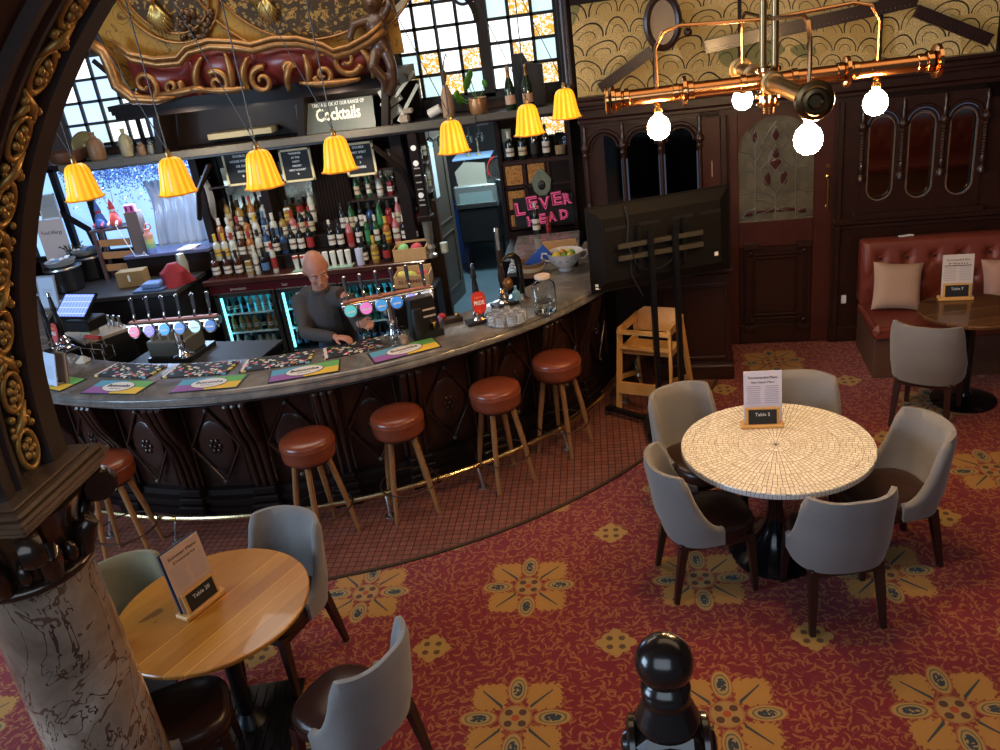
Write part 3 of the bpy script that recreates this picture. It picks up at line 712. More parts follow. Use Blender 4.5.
# ---------------------------------------------------------------- bench
bn = thing('leather_bench', 'buttoned reddish-brown leather bench against the back wall', 'bench', (2.10, 6.52, 0), R(-5.71))
b = MB(); b.box((1.2, .42, .185), (2.36, .74, .37), P('bench_base', (.10, .045, .025), .5, var=.4), bev=.005); b.build('bench_base', bn)
b = MB(); b.box((1.2, .34, .415), (2.4, .70, .11), LEABN, bev=.03); b.build('seat_cushion', bn, bevel=.012)
# buttoned back: height field
vs = []; fs = []; NX, NZ = 120, 30
for i in range(NX + 1):
    for j in range(NZ + 1):
        x = 2.4 * i / NX; z = .46 + .54 * j / NZ; d_ = 0
        e = min(x, 2.4 - x, z - .40, 1.02 - z)
        bulge = .05 * math.sin(min(1, max(0, (z - .44) / .55)) * PI)
        for r_, zz in enumerate((.87, .68)):
            for k in range(13):
                bx = .14 + .21 * k + (.105 if r_ else 0); dd = math.hypot(x - bx, z - zz); d_ += .045 * math.exp(-(dd / .035) ** 2)
        # diagonal pleats
        if z < .93:
            u1 = (x - .14 - (z - .87) * .55) / .21; u2 = (x - .14 + (z - .87) * .55) / .21
            for u in (u1, u2): f = abs(u - round(u)) * .21; d_ += .014 * math.exp(-(f / .012) ** 2)
        y = -.0 - bulge + d_ + .06 * max(0, 1 - e / .04) ** 2 * .6
        vs.append((x, y + .60, z))
for i in range(NX):
    for j in range(NZ):
        a = i * (NZ + 1) + j; fs.append((a, a + NZ + 1, a + NZ + 2, a + 1))
b = MB(); b.add(vs, fs, LEABN); b.box((1.2, .70, .73), (2.4, .16, .56), LEABN, bev=.02); bbk = b.build('buttoned_back', bn, ang=1.2)
for r_, zz in enumerate((.87, .68)):
    for k in range(11): b = MB(); b.ball((.14 + .21 * k + (.105 if r_ else 0), .585, zz), (.013, .008, .013), LEABR, 8, 5); b.build('button', bbk)
b = MB(); b.box((.35, .72, 1.018), (.09, .04, .006), WHITE, rz=.3); b.box((.40, .72, 1.022), (.05, .03, .006), WHITE, rz=-.4)
o = b.build('paper_scrap', None, loc=(0, 0, 0)); o.location = bn.location; o.rotation_euler = bn.rotation_euler; tag(o, 'crumpled white paper lying on top of the leather bench back', 'paper')
o = dup(bn); o.location = (4.79, 1.9, 0); o.rotation_euler = (0, 0, R(180)); o['label'] = 'buttoned reddish-brown leather bench facing the arcade mirrors, outside the frame at right'
def cushion(name, label, loc, rot, m, s=.40):
    b = MB(); N = 16; vs = []; 
    for sgn in (1, -1):
        for i in range(N + 1):
            for j in range(N + 1):
                u = -1 + 2 * i / N; v = -1 + 2 * j / N
                k = 1 - .08 * (1 - abs(u) ** 2) * abs(v) ** 3; l = 1 - .08 * (1 - abs(v) ** 2) * abs(u) ** 3
                h = .075 * ((1 - u ** 4) * (1 - v ** 4)) ** .6
                vs.append((u * s / 2 * l, sgn * h, v * s / 2 * k))
    fs = []; Q = (N + 1) ** 2
    for g in (0, 1):
        for i in range(N):
            for j in range(N):
                a = g * Q + i * (N + 1) + j; f = (a, a + 1, a + N + 2, a + N + 1); fs.append(f if g == 0 else f[::-1])
    b.add(vs, fs, m); o = b.build(name, ang=2); o.location = loc; o.rotation_euler = rot; tag(o, label, 'cushion'); return o
CU = P('cushion_beige', (.42, .28, .20), .85, var=.12, vs=90)
W3 = lambda x, y, z: tuple(bn.matrix_basis @ Vector((x, y, z)))
bpy.context.view_layer.update()
cushion('cushion', 'beige square cushion at the left end of the leather bench', W3(.13 + .12, .42, .675), (R(-20), R(6), R(-2)), CU, .40)
cushion('cushion', 'pinkish beige cushion at the right end of the leather bench behind the small table', W3(1.10, .46, .655), (R(-22), R(-3), R(-12)), P('cushion_pink', (.42, .24, .18), .85, var=.12, vs=90), .38)
# ---------------------------------------------------------------- television on its stand
tp = at(650, 400, .04)
ts = thing('television_stand', 'black wheeled metal stand with two poles carrying the television', 'stand', (.42, 6.03, 0), R(17))
for x in (-.09, .10):
    b = MB(); b.tube([(x, .0, .07), (x, .0, 1.60)], .027, BLKM, 4); b.build('pole', ts)
b = MB(); b.box((0, .02, .07), (.42, .06, .05), BLKM, bev=.005)
for q in ((-.42, .34), (-.28, -.28), (.36, -.28), (.42, .34)): b.tube([(.2 * (1 if q[0] > 0 else -1), .02, .07), (q[0], q[1], .07)], .026, BLKM, 4)
ff = b.build('floor_frame', ts)
for x, y in ((-.42, .34), (-.28, -.28), (.36, -.28), (.42, .34)):
    b = MB(); b.lathe([(.028, -.012), (.03, -.008), (.03, .008), (.028, .012)], BLACK, (x, y, .032), 14, RY(90)); b.box((x, y, .055), (.035, .05, .02), BLKM); b.build('castor', ff)
b = MB(); b.box((0, .035, 1.50), (.66, .02, .035), P('bracket_olive', (.09, .08, .06), .4, .5)); b.box((0, .035, 1.41), (.66, .02, .035), P('bracket_olive', (0, 0, 0))); 
for x in (-.16, .19): b.box((x, .05, 1.46), (.03, .02, .34), BLKM)
b.build('mount_plate', ts)
tv = thing('television', 'large black flat television seen from behind on a wheeled stand', 'television', (.425, 6.155, 1.465), R(17))
TVB = P('tv_back', (.006, .005, .0045), .6, var=.2)
TVB.node_tree.nodes['Principled BSDF'].inputs['Specular IOR Level'].default_value = .2
b = MB(); b.box((0, .04, 0), (1.13, .025, .66), TVB, bev=.006)
v = [(-.55, .03, -.32), (.55, .03, -.32), (.55, .03, .32), (-.55, .03, .32), (-.46, -.022, -.24), (.46, -.022, -.24), (.46, -.022, .24), (-.46, -.022, .24)]
b.add(v, [(4, 5, 6, 7), (0, 1, 5, 4), (1, 2, 6, 5), (2, 3, 7, 6), (3, 0, 4, 7)], TVB); cas = b.build('casing', tv, smooth=False)
b = MB(); b.box((0, .054, 0), (1.10, .003, .63), P('screen', (.01, .01, .012), .08)); b.build('screen', tv)
for x in (-.36, -.1, .16, .38): b = MB(); b.box((x, -.024, .16), (.16, .004, .022), BLACK); b.build('vent', cas)
for p_, s_ in (((-.52, .015, -.26), (.035, .01, .018)), ((-.52, .015, -.285), (.035, .01, .014)), ((.42, -.023, -.17), (.03, .003, .03))): b = MB(); b.box(p_, s_, WHITE); b.build('sticker', cas)
b = MB(); b.tube([(-.10 + .16 * math.cos(k * PI / 8), -.10, -.06 + .12 * math.sin(k * PI / 8)) for k in range(8, 17)], .005, BLACK, 5); b.tube([(.04, -.10, -.06), (.06, -.09, .04), (.10, -.06, .1)], .005, BLACK, 5); b.tube([(-.26, -.10, -.06), (-.3, -.08, .05), (-.27, -.05, .2), (-.28, -.03, .31)], .005, BLACK, 5)
b.tube([(-.27, -.04, .0), (-.27, -.05, -.2), (-.20, -.08, -.38)], .005, BLACK, 5); b.build('cables', tv)
# ---------------------------------------------------------------- wooden high chair
hc = thing('wooden_high_chair', 'pale wooden child high chair standing behind the television stand', 'high chair', (.33, 6.42, 0.007), R(-24))
def stick(n_, p, q, w_=.035, t_=.022, m=PINE):
    b = MB(); p = Vector(p); q = Vector(q); d_ = q - p; L = d_.length; T = TM(*((p + q) / 2)) @ d_.to_track_quat('Z', 'Y').to_matrix().to_4x4(); b.add(*boxgeo(w_, t_, L), m, T); return b.build(n_, hc)
for s_ in (-1, 1):
    stick('leg', (s_ * .23, -.26, 0), (s_ * .21, -.17, .72), .024, .05); stick('leg', (s_ * .23, .26, 0), (s_ * .20, .12, .72), .024, .05)
    stick('arm_rail', (s_ * .205, -.20, .70), (s_ * .195, .18, .70), .024, .06); stick('side_rail', (s_ * .21, -.19, .52), (s_ * .20, .16, .52), .022, .055); stick('brace', (s_ * .22, -.22, .3), (s_ * .22, .22, .16), .02, .04)
stick('front_rail', (-.22, -.19, .69), (.22, -.19, .69), .055, .022); stick('crotch_rail', (-.21, -.19, .56), (.21, -.19, .56), .045, .022); stick('foot_rest', (-.22, -.25, .22), (.22, -.25, .22), .022, .10)
b = MB(); b.box((0, -.0, .49), (.40, .30, .018), PINE, bev=.003); b.build('seat', hc)
b = MB(); T = TM(0, .17, .70) @ RX(-12); b.prism([(-.2, -.12), (.2, -.12), (.2, .03), (.13, .08), (-.13, .08), (-.2, .03)], -.01, .01, PINE, T @ RX(90)); b.build('backrest', hc)
b = MB(); b.tube([(-.1, -.02, .5), (-.12, -.12, .40), (-.08, -.16, .30)], .008, BLACK, 5); b.ball((-.08, -.16, .29), (.02, .01, .03), CHROME, 8, 6); b.build('harness_strap', hc)
# ================================================================ BACK BAR
bb = thing('back_bar', 'dark wooden back bar with mirrored bays, fluted centre post and shelves', 'back bar', (-3.0, 8.6, 0))
def L(b, x0, x1, y0, y1, z0, z1, m, bev=.004): b.box(((x0 + x1) / 2 + 3.0, (y0 + y1) / 2 - 8.6, (z0 + z1) / 2), (x1 - x0, y1 - y0, z1 - z0), m, bev=bev)
MBR = P('foxed_mirror', (.50, .46, .34), .12, 1, var=.35, vs=14)
BURG = P('burgundy_board', (.10, .012, .016), .3, coat=.3)
b = MB(); L(b, -4.30, -1.86, 8.22, 8.95, .89, .93, MAHO, .01); L(b, -4.32, -1.85, 8.20, 8.24, .87, .935, MAHO, .01); b.build('counter', bb)
b = MB(); L(b, -4.28, -2.05, 8.24, 8.26, .76, .87, BURG)
for x, s_ in ((-3.95, 'premium'), (-3.42, 'bar'), (-3.0, 'drinks')): text_mb(b, s_, .05, P('pale_letters', (.7, .6, .6), .6), TM(x + 3.0, 8.238 - 8.6, .815) @ RX(90), .002)
b.build('fascia_board', bb)
b = MB(); L(b, -4.30, -1.86, 8.45, 8.95, .93, 1.08, DW2); L(b, -4.30, -1.86, 8.60, 8.95, 1.08, 1.22, DW2); L(b, -4.30, -1.86, 8.74, 8.95, 1.22, 1.33, DW2); b.build('stepped_shelf', bb)
b = MB(); L(b, -4.30, -1.86, 8.93, 8.97, 1.2, 2.25, DW2); b.build('back_board', bb)
for x0, x1 in ((-4.12, -3.62), (-3.54, -3.1), (-2.62, -2.20), (-2.14, -1.8)):
    b = MB(); L(b, x0, x1, 8.915, 8.93, 1.40, 2.0, MBR, 0); b.build('mirror_pane', bb)
b = MB(); L(b, -4.25, -3.08, 8.72, 8.93, 1.815, 1.835, DW); L(b, -2.68, -1.78, 8.72, 8.93, 1.815, 1.835, DW); b.build('upper_shelf', bb)
b = MB(); L(b, -2.66, -1.78, 8.66, 8.93, 1.52, 1.54, DW); b.build('middle_shelf', bb)
b = MB()
for k in range(11): b.tube([(-3.06 + .036 * k + 3.0, 8.80 - 8.6, 1.2), (-3.06 + .036 * k + 3.0, 8.80 - 8.6, 2.2)], .016, DW2, 8)
L(b, -3.09, -2.67, 8.80, 8.93, 1.2, 2.2, DW2); b.build('fluted_panel', bb)
for x in (-4.30, -3.58, -1.92):
    b = MB(); L(b, x - .045, x + .045, 8.66, 8.92, 1.2, 2.2, DW2)
    if x != -3.58: b.tube([(x + 3, -.1, 1.55), (x + 3 + (.12 if x < -3 else -.05), -.22, 1.85), (x + 3 + (.34 if x < -3 else -.30), -.26, 2.12)], .028, DW2, 6)
    b.build('upright', bb)
b = MB(); L(b, -5.55, -1.15, 8.30, 8.95, 2.2, 2.235, DW); L(b, -5.56, -1.14, 8.26, 8.32, 2.225, 2.30, P('pale_ledge', (.10, .088, .07), .5, var=.3), .008); L(b, -5.55, -1.15, 8.30, 8.95, 2.235, 2.29, DW2); b.build('entablature', bb)
# recess above the entablature, below the painted canopy
b = MB(); L(b, -4.5, -1.75, 8.75, 8.85, 2.29, 2.66, DW2)
for x in (-4.5, -2.98, -2.12): b.prism([(-.07, 2.29), (.0, 2.29), (.07, 2.67), (-.0, 2.67)], -.06, .3, DW2, TM(x + 3.0 + .1, 0, 0) @ RX(90))
L(b, -4.0, -3.3, 8.55, 8.75, 2.34, 2.40, P('pale_box', (.30, .26, .16), .6)); b.build('recess', bb)
ck = MB(); T = TM(-2.56, 8.42, 2.44) @ RX(-14)
ck.add(*boxgeo(.80, .02, .30), P('slate_green_board', (.075, .085, .075), .5, var=.2), T)
text_mb(ck, 'TAKE A LOOK AT OUR RANGE OF', .05, WHITE, T @ TM(.04, -.012, .115) @ RX(90), .002, wide=.54)
text_mb(ck, 'Cocktails', .17, P('cream_paint', (.8, .78, .6), .6), T @ TM(.03, -.012, .015) @ RX(90), .002, bold=.004, wide=.46)
tag(ck.build('cocktail_board', loc=(-2.56, 8.42, 2.3)), 'slate board reading Cocktails in the recess below the painted canopy', 'sign')
# chalkboards
def chalk(px_, py_, w_, h_, lines, label, rot=0):
    p = aty(px_, py_, 8.64); b = MB(); T = TM(p.x, 8.64, p.z) @ RY(rot)
    b.add(*boxgeo(w_, .012, h_), SLB, T); CR = P('cream_frame', (.72, .62, .36), .5)
    for s_ in (-1, 1): b.add(*boxgeo(.022, .022, h_ + .02), CR, T @ TM(s_ * w_ / 2, 0, 0)); b.add(*boxgeo(w_ + .02, .022, .022), CR, T @ TM(0, 0, s_ * h_ / 2))
    n_ = len(lines)
    for k, s_ in enumerate(lines): text_mb(b, s_, h_ / n_ * .5, WHITE, T @ TM(0, -.008, h_ * .38 - k * h_ * .8 / n_) @ RX(90), .001, bold=.001)
    tag(b.build('chalkboard', loc=(p.x, 8.64, p.z - h_ / 2)), label, 'sign', 'cream framed letter boards on the back bar')
chalk(242, 168, .36, .33, ['DOUBLES', 'HOUSE VODKA', 'OR GIN', 'SINGLE', '★'], 'cream framed letter board at the left of the back bar')
chalk(297, 165, .32, .32, ['"WHOEVER', 'AT THE', 'PARTY', 'ORDERS', 'NEXT ROUND"', '★'], 'cream framed letter board in the middle of the back bar')
chalk(360, 159, .30, .32, ['DOUBLE', 'ANY SPIRIT', 'FOR', '2', 'MIXERS'], 'cream framed letter board at the right of the back bar')
# ---------------------------------------------------------------- fridges
TEAL = P('fridge_light', (.3, .8, .9), .5, emit=(.16, .72, .85), es=2.2)
GL = P('fridge_glass', (.85, .95, 1), .02, trans=1, ior=1.02)
FRM = P('fridge_frame', (.05, .055, .06), .35, .5)
SHF = P('fridge_shelf', (.4, .75, .8), .3, .3)
fridges = []
for k, (x0, x1) in enumerate(((-4.24, -3.56), (-3.53, -2.86), (-2.83, -2.16))):
    lb = ['glass-door bottle fridge at the left under the back bar', 'glass-door bottle fridge in the middle under the back bar, left of the bartender', 'glass-door bottle fridge at the right under the back bar, behind the beer taps'][k]
    f = thing('bottle_fridge', lb, 'fridge', ((x0 + x1) / 2, 8.5, 0.001), 0, 'bottle fridges under the back bar'); w_ = x1 - x0
    b = MB(); b.box((0, .24, .38), (w_, .02, .74), P('fridge_inside', (.10, .30, .34), .4)); b.box((0, 0, .02), (w_, .48, .04), FRM); b.box((0, 0, .75), (w_, .48, .02), FRM)
    for s_ in (-1, 1): b.box((s_ * (w_ / 2 - .01), 0, .39), (.02, .48, .74), FRM)
    b.build('cabinet', f)
    b = MB(); b.box((-w_ / 2 + .04, -.20, .39), (.02, .02, .64), TEAL); b.build('light_strip', f)
    b = MB(); b.box((0, .10, .735), (w_ - .08, .2, .01), TEAL); b.build('ceiling_light', f)
    for z in (.28, .50): b = MB(); b.box((0, .02, z), (w_ - .05, .36, .008), SHF); b.box((0, -.165, z), (w_ - .05, .008, .02), P('shelf_edge', (.7, .85, .85), .3)); b.build('shelf', f)
    b = MB()
    for s_ in (-1, 1): b.box((s_ * (w_ / 2 - .02), -.26, .39), (.045, .03, .76), FRM, bev=.004)
    for z in (.03, .75): b.box((0, -.26, z), (w_ - .02, .03, .05), FRM, bev=.004)
    df = b.build('door_frame', f)
    b = MB(); b.box((0, -.262, .39), (w_ - .1, .004, .68), GL); b.build('door_glass', df)
    b = MB(); hx = (w_ / 2 - .02) * (1 if k == 0 else -1); b.tube([(hx, -.28, .50), (hx, -.31, .52), (hx, -.31, .64), (hx, -.28, .66)], .008, CHROME, 6); b.build('handle', df)
    fridges.append(f)
# ---------------------------------------------------------------- bottles
GC = dict(green=(.015, .07, .022), dark=(.008, .010, .010), brown=(.05, .016, .006), clear=(.42, .44, .40), amber=(.28, .10, .02), pink=(.36, .11, .12), blue=(.02, .05, .14), red=(.16, .010, .010), gold=(.26, .16, .04))
LC = dict(white=(.55, .53, .48), cream=(.45, .39, .26), red=(.28, .02, .02), black=(.01, .01, .01), yellow=(.50, .33, .04), blue=(.07, .16, .34), green=(.03, .18, .07))
PROF = dict(
    wine=[(.0, 0), (.036, 0), (.038, .01), (.038, .19), (.030, .215), (.014, .24), (.0135, .30), (.015, .302), (.015, .31)],
    spirit=[(.0, 0), (.040, 0), (.042, .008), (.042, .16), (.036, .185), (.017, .20), (.0145, .25), (.018, .252), (.018, .285)],
    square=[(.0, 0), (.044, 0), (.045, .01), (.045, .14), (.04, .16), (.016, .172), (.015, .20), (.02, .202), (.02, .225)],
    slim=[(.0, 0), (.030, 0), (.031, .01), (.031, .20), (.026, .225), (.012, .245), (.012, .29), (.015, .292), (.015, .315)],
    beer=[(.0, 0), (.029, 0), (.030, .008), (.030, .12), (.024, .145), (.013, .175), (.0125, .21), (.015, .212), (.015, .222)],
    small=[(.0, 0), (.026, 0), (.027, .006), (.027, .085), (.02, .105), (.011, .125), (.011, .15), (.014, .152), (.014, .162)])
_bm = {}
def bottle_mesh(shape, g, l, cap):
    k = (shape, g, l, cap)
    if k in _bm: return _bm[k]
    pr = PROF[shape]; gm = P('bottle_glass_' + g, GC[g], .06, coat=.6); lm = P('bottle_label_' + l, LC[l], .6); cm = P('bottle_label_' + cap, LC[cap], .6)
    n = 4 if shape == 'square' else 12; b = MB(); b.M = RZ(45 if n == 4 else 0)
    b.lathe(pr, gm, n=12 if n != 4 else 4)
    r = pr[2][0] * 1.02; z0 = pr[2][1] + .035; z1 = pr[3][1] - .035
    b.lathe([(r, z0), (r, z1)], lm, n=n, caps=False)
    b.lathe([(r * 1.01, z0 + (z1 - z0) * .4), (r * 1.01, z0 + (z1 - z0) * .6)], P('label_mark', (.15, .1, .08), .6), n=n, caps=False) if l in ('white', 'cream', 'yellow') else None
    b.lathe([(pr[-2][0] * 1.05, pr[-2][1] - .035), (pr[-1][0] * 1.05, pr[-1][1] + .002), (0, pr[-1][1] + .003)], cm, n=10, caps=False)
    o = b.build('bottle'); _bm[k] = o.data; bpy.data.objects.remove(o); return _bm[k]
CN = dict(clear='clear', dark='black glass', gold='golden', amber='amber', pink='pink', blue='blue', red='red', green='green', brown='brown')
ORD = ['first', 'second', 'third', 'fourth', 'fifth', 'sixth', 'seventh', 'eighth', 'ninth', 'tenth', 'eleventh', 'twelfth', 'thirteenth', 'fourteenth', 'fifteenth', 'sixteenth']
def bottle_row(specs, x0, x1, y, z, place, group, cat='bottle', jit=.01, name='bottle', sc_=1):
    n = len(specs)
    for i, s_ in enumerate(specs):
        if s_ is None: continue
        me = bottle_mesh(*s_); o = bpy.data.objects.new(name, me); col.objects.link(o)
        o.location = (x0 + (x1 - x0) * (i / (n - 1) if n > 1 else .5) + random.uniform(-.004, .004), y + random.uniform(-jit, jit), z + .001); o.rotation_euler = (0, 0, random.uniform(-.5, .5)); o.scale = (sc_,) * 3
        tag(o, f'{CN[s_[1]]} bottle, {s_[2]} label, {ORD[i]} from left {place}', cat, group)
def rnd(shapes, gs, ls, caps, n): return [(random.choice(shapes), random.choice(gs), random.choice(ls), random.choice(caps)) for _ in range(n)]
gB = 'bottles on the back bar'
S = 'spirit'
bottle_row([('spirit', 'brown', 'white', 'black')] * 3 + [('square', 'gold', 'cream', 'black')] , -4.18, -3.80, 8.33, .93, 'at the front row\'s left end', gB)
bottle_row([('slim', 'clear', 'white', 'white'), ('spirit', 'dark', 'blue', 'black'), ('slim', 'clear', 'red', 'red')], -3.72, -3.52, 8.33, .93, 'in front row beside cup stacks', gB)
bottle_row([('spirit', 'clear', 'yellow', 'yellow'), ('spirit', 'clear', 'yellow', 'yellow'), ('spirit', 'clear', 'white', 'red'), ('spirit', 'brown', 'white', 'white'), ('spirit', 'amber', 'cream', 'red'), ('spirit', 'clear', 'cream', 'black'), ('wine', 'blue', 'white', 'blue'), ('spirit', 'dark', 'white', 'black'), ('spirit', 'blue', 'black', 'black'), ('wine', 'dark', 'white', 'black'), ('wine', 'dark', 'white', 'red'), ('wine', 'dark', 'red', 'red')], -4.2, -3.14, 8.52, 1.08, 'in left bay\'s second row', gB)
bottle_row([('spirit', 'amber', 'red', 'white'), ('spirit', 'clear', 'white', 'white'), ('spirit', 'brown', 'cream', 'red'), ('spirit', 'amber', 'cream', 'black'), ('spirit', 'clear', 'white', 'yellow'), ('slim', 'blue', 'white', 'blue'), ('spirit', 'clear', 'blue', 'white'), ('spirit', 'gold', 'white', 'black'), ('spirit', 'pink', 'white', 'red'), ('wine', 'dark', 'cream', 'red'), ('wine', 'dark', 'cream', 'red')], -4.18, -3.14, 8.66, 1.22, 'in left bay\'s third row', gB)
bottle_row([('slim', 'gold', 'cream', 'black'), ('spirit', 'gold', 'white', 'black'), ('wine', 'amber', 'white', 'red'), ('spirit', 'clear', 'white', 'black'), None, ('square', 'gold', 'yellow', 'black'), ('square', 'red', 'cream', 'black'), ('slim', 'clear', 'white', 'white')], -4.12, -3.15, 8.82, 1.33, 'on left bay\'s top step', gB, sc_=1.15)
bottle_row([('wine', 'dark', 'white', 'white'), ('wine', 'dark', 'white', 'black'), ('wine', 'pink', 'red', 'white'), ('wine', 'dark', 'white', 'white'), ('slim', 'green', 'green', 'white'), ('slim', 'green', 'white', 'white'), ('spirit', 'amber', 'yellow', 'yellow'), ('wine', 'pink', 'white', 'white'), ('spirit', 'dark', 'white', 'white'), ('square', 'brown', 'white', 'white')], -2.90, -1.98, 8.52, 1.08, 'in right bay\'s second row', gB)
bottle_row([('wine', 'dark', 'white', 'black'), ('wine', 'green', 'cream', 'black'), ('slim', 'dark', 'white', 'black'), ('spirit', 'blue', 'black', 'black'), ('wine', 'green', 'green', 'black'), ('spirit', 'red', 'red', 'black'), ('wine', 'pink', 'cream', 'white'), ('spirit', 'clear', 'white', 'white'), ('spirit', 'brown', 'red', 'black'), ('wine', 'green', 'cream', 'red')], -2.78, -1.85, 8.66, 1.22, 'in right bay\'s third row', gB)
bottle_row([('wine', 'green', 'cream', 'white'), ('slim', 'green', 'white', 'green'), ('spirit', 'clear', 'white', 'red'), ('square', 'red', 'white', 'black'), ('spirit', 'amber', 'red', 'black'), ('wine', 'green', 'cream', 'yellow'), ('spirit', 'clear', 'cream', 'white')], -2.60, -1.86, 8.80, 1.54, 'on right bay\'s middle shelf', gB, sc_=.85)
bottle_row([('spirit', 'clear', 'white', 'black'), ('spirit', 'green', 'green', 'black'), ('spirit', 'green', 'green', 'white'), ('wine', 'brown', 'white', 'white')], -2.12, -1.86, 8.80, 1.835, 'on top shelf by letter board', gB, sc_=.9)
bottle_row([('spirit', 'dark', 'white', 'black'), ('spirit', 'gold', 'yellow', 'yellow'), ('spirit', 'dark', 'red', 'black')], -2.52, -2.28, 8.34, .93, 'in front row beside crates', gB)
for k, (x, f) in enumerate(zip((-3.9, -3.195, -2.495), fridges)):
    w_ = ['left', 'middle', 'right'][k]
    for j, z in enumerate((.50, .28, .04)):
        gs, ls, sh = [(['dark', 'green', 'clear'], ['white', 'blue', 'white'], ['beer']), (['amber', 'gold', 'dark'], ['white', 'cream'], ['beer']), (['clear', 'dark'], ['white', 'black'], ['beer'])][j] if k == 0 else [(['green', 'green', 'dark'], ['white', 'blue', 'green', 'yellow'], ['beer']), (['clear', 'blue', 'green'], ['blue', 'green', 'white'], ['small', 'beer']), (['dark', 'brown'], ['white', 'blue'], ['beer'])][j]
        bottle_row(rnd(sh, gs, ls, ['white', 'black', 'blue'], 7), x - .26, x + .24, 8.38, z + .008, f'on {w_} fridge {["top", "middle", "bottom"][j]} shelf', 'bottles in the ' + w_ + ' fridge', jit=.015)
# cups and cans on a green mat
b = MB(); b.box((-2.98, 8.31, .936), (.66, .13, .01), P('green_bar_mat', (.25, .42, .33), .7), bev=.002); tag(b.build('bar_runner', loc=(-2.98, 8.31, .93)), 'pale green rubber mat under the stacked cups on the back bar', 'mat')
cb = MB(); cb.lathe([(.022, 0), (.03, .12), (.031, .122), (.031, .15), (.02, .152), (0, .152)], P('paper_cup', (.72, .72, .68), .5), n=16); cb.lathe([(.032, .122), (.032, .15), (0, .153)], P('cup_red', (.45, .08, .07), .5), n=16, caps=False); cup = cb.build('paper_cup_stack')
cb = MB(); cb.lathe([(.022, 0), (.03, .12), (.031, .16), (.02, .162), (0, .162)], P('paper_cup', (1, 1, 1)), n=16); cup2 = cb.build('paper_cup_stack')
for i in range(8):
    red = i < 3; src = cup if red else cup2
    o = src if i in (0, 3) else src.copy()
    if i not in (0, 3): col.objects.link(o)
    o.location = (-3.27 + .083 * i, 8.315, .942); tag(o, f'{"white cup stack with red top" if red else "plain white cup stack"}, {ORD[i]} from the left on the green mat', 'cups', 'cup stacks on the green mat')
b = MB(); b.lathe([(.04, 0), (.042, .17), (.04, .175), (0, .175)], P('greyblue_cup', (.42, .45, .62), .5), n=18); tag(b.build('tall_cup', loc=(0, 0, 0)), 'grey-blue tall cup at the right end of the green mat', 'cup').location = (-2.56, 8.30, .932)
# wooden crates with snacks
def crate(name, label, p, w_, d_, h_, letters=None):
    t = thing(name, label, 'crate', p, R(3)); CW_ = P('crate_wood', (.50, .30, .13), .6, var=.25, vs=20)
    b = MB(); b.box((0, -d_ / 2, h_ / 2), (w_, .012, h_), CW_, bev=.002); b.box((0, d_ / 2, h_ / 2 + .02), (w_, .012, h_ + .04), CW_, bev=.002); b.box((-w_ / 2, 0, h_ / 2), (.012, d_, h_), CW_); b.box((w_ / 2, 0, h_ / 2), (.012, d_, h_), CW_); b.box((0, 0, .006), (w_, d_, .012), CW_); b.build('crate_box', t)
    if letters:
        b = MB(); text_mb(b, letters, .05, P('stencil', (.22, .06, .03), .7), TM(0, -d_ / 2 - .008, h_ / 2) @ RX(90), .001, bold=.001, wide=w_ * .8); b.build('stencilled_word', t)
    return t
b = MB(); b.box((-1.95, 8.06, .37), (.46, .34, .74), DW2, bev=.01); tag(b.build('low_cupboard', loc=(-1.95, 8.06, 0)), 'dark low cupboard behind the right beer taps carrying the crates', 'cupboard')
crate('wooden_crate', 'wooden crate holding crisp packets at the right of the back bar, upper one', (-2.02, 8.36, .931), .34, .20, .13)
crate('wooden_crate', 'wooden crate stencilled with a word, below the other crate behind the taps', (-1.97, 8.07, .741), .36, .24, .12, 'SUMMER')
for i, (x, y, z, m_, n_) in enumerate(((-2.10, 8.36, 1.03, (.25, .6, .25), 'green and yellow'), (-1.96, 8.37, 1.03, (.6, .08, .10), 'red'), (-2.08, 8.08, .82, (.70, .62, .15), 'yellow'), (-1.98, 8.06, .82, (.55, .60, .12), 'lime green'), (-1.86, 8.08, .82, (.6, .1, .12), 'crimson'))):
    b = MB(); b.ball((0, 0, 0), (.065, .03, .05), P('packet_' + n_.replace(' ', '_'), m_, .35), 10, 6, RY(20 * (i - 2))); o = b.build('crisp_packet'); o.location = (x, y, z + .01); tag(o, f'{n_} crisp packet in the {"upper" if i < 2 else "lower"} wooden crate', 'packet', 'packets in the crates')
# turned post with badges at the right end of the back bar
t = thing('badged_post', 'black wooden post covered in pale badges at the right end of the back bar', 'post', (-1.80, 8.34, .931))
b = MB(); b.box((0, 0, .84), (.10, .10, .86), DW2, bev=.008); b.box((0, 0, .42), (.16, .14, .06), DW2, bev=.01); b.build('upper_post', t)
b = MB(); b.lathe([(.06, 0), (.06, .03), (.025, .05), (.05, .10), (.03, .14), (.045, .20), (.05, .34), (.055, .39)], P('silvery_column', (.32, .30, .25), .3, .6, var=.4, vs=60), n=18); b.build('turned_leg', t)
for z in (1.13, .98, .66): b = MB(); b.lathe([(0, 0), (.028, 0), (.028, .006), (0, .008)], WHITE, (.0, -.052, z), 16, RX(90)); b.build('round_badge', t)
for k in range(7): b = MB(); b.box((.0, -.052, .56 + .05 * k if k < 3 else .72 + .07 * (k - 3)), (.06, .004, .012), P('badge_pale', (.32, .32, .30), .5)); b.build('badge_strip', t)
b = MB(); b.lathe([(.03, 0), (.04, .01), (.042, .11), (.04, .112)], P('cream_beaker', (.6, .62, .5), .4), n=16); tag(b.build('beaker', loc=(0, 0, 0)), 'pale green beaker behind the badged post foot', 'beaker').location = (-1.68, 8.45, .931)
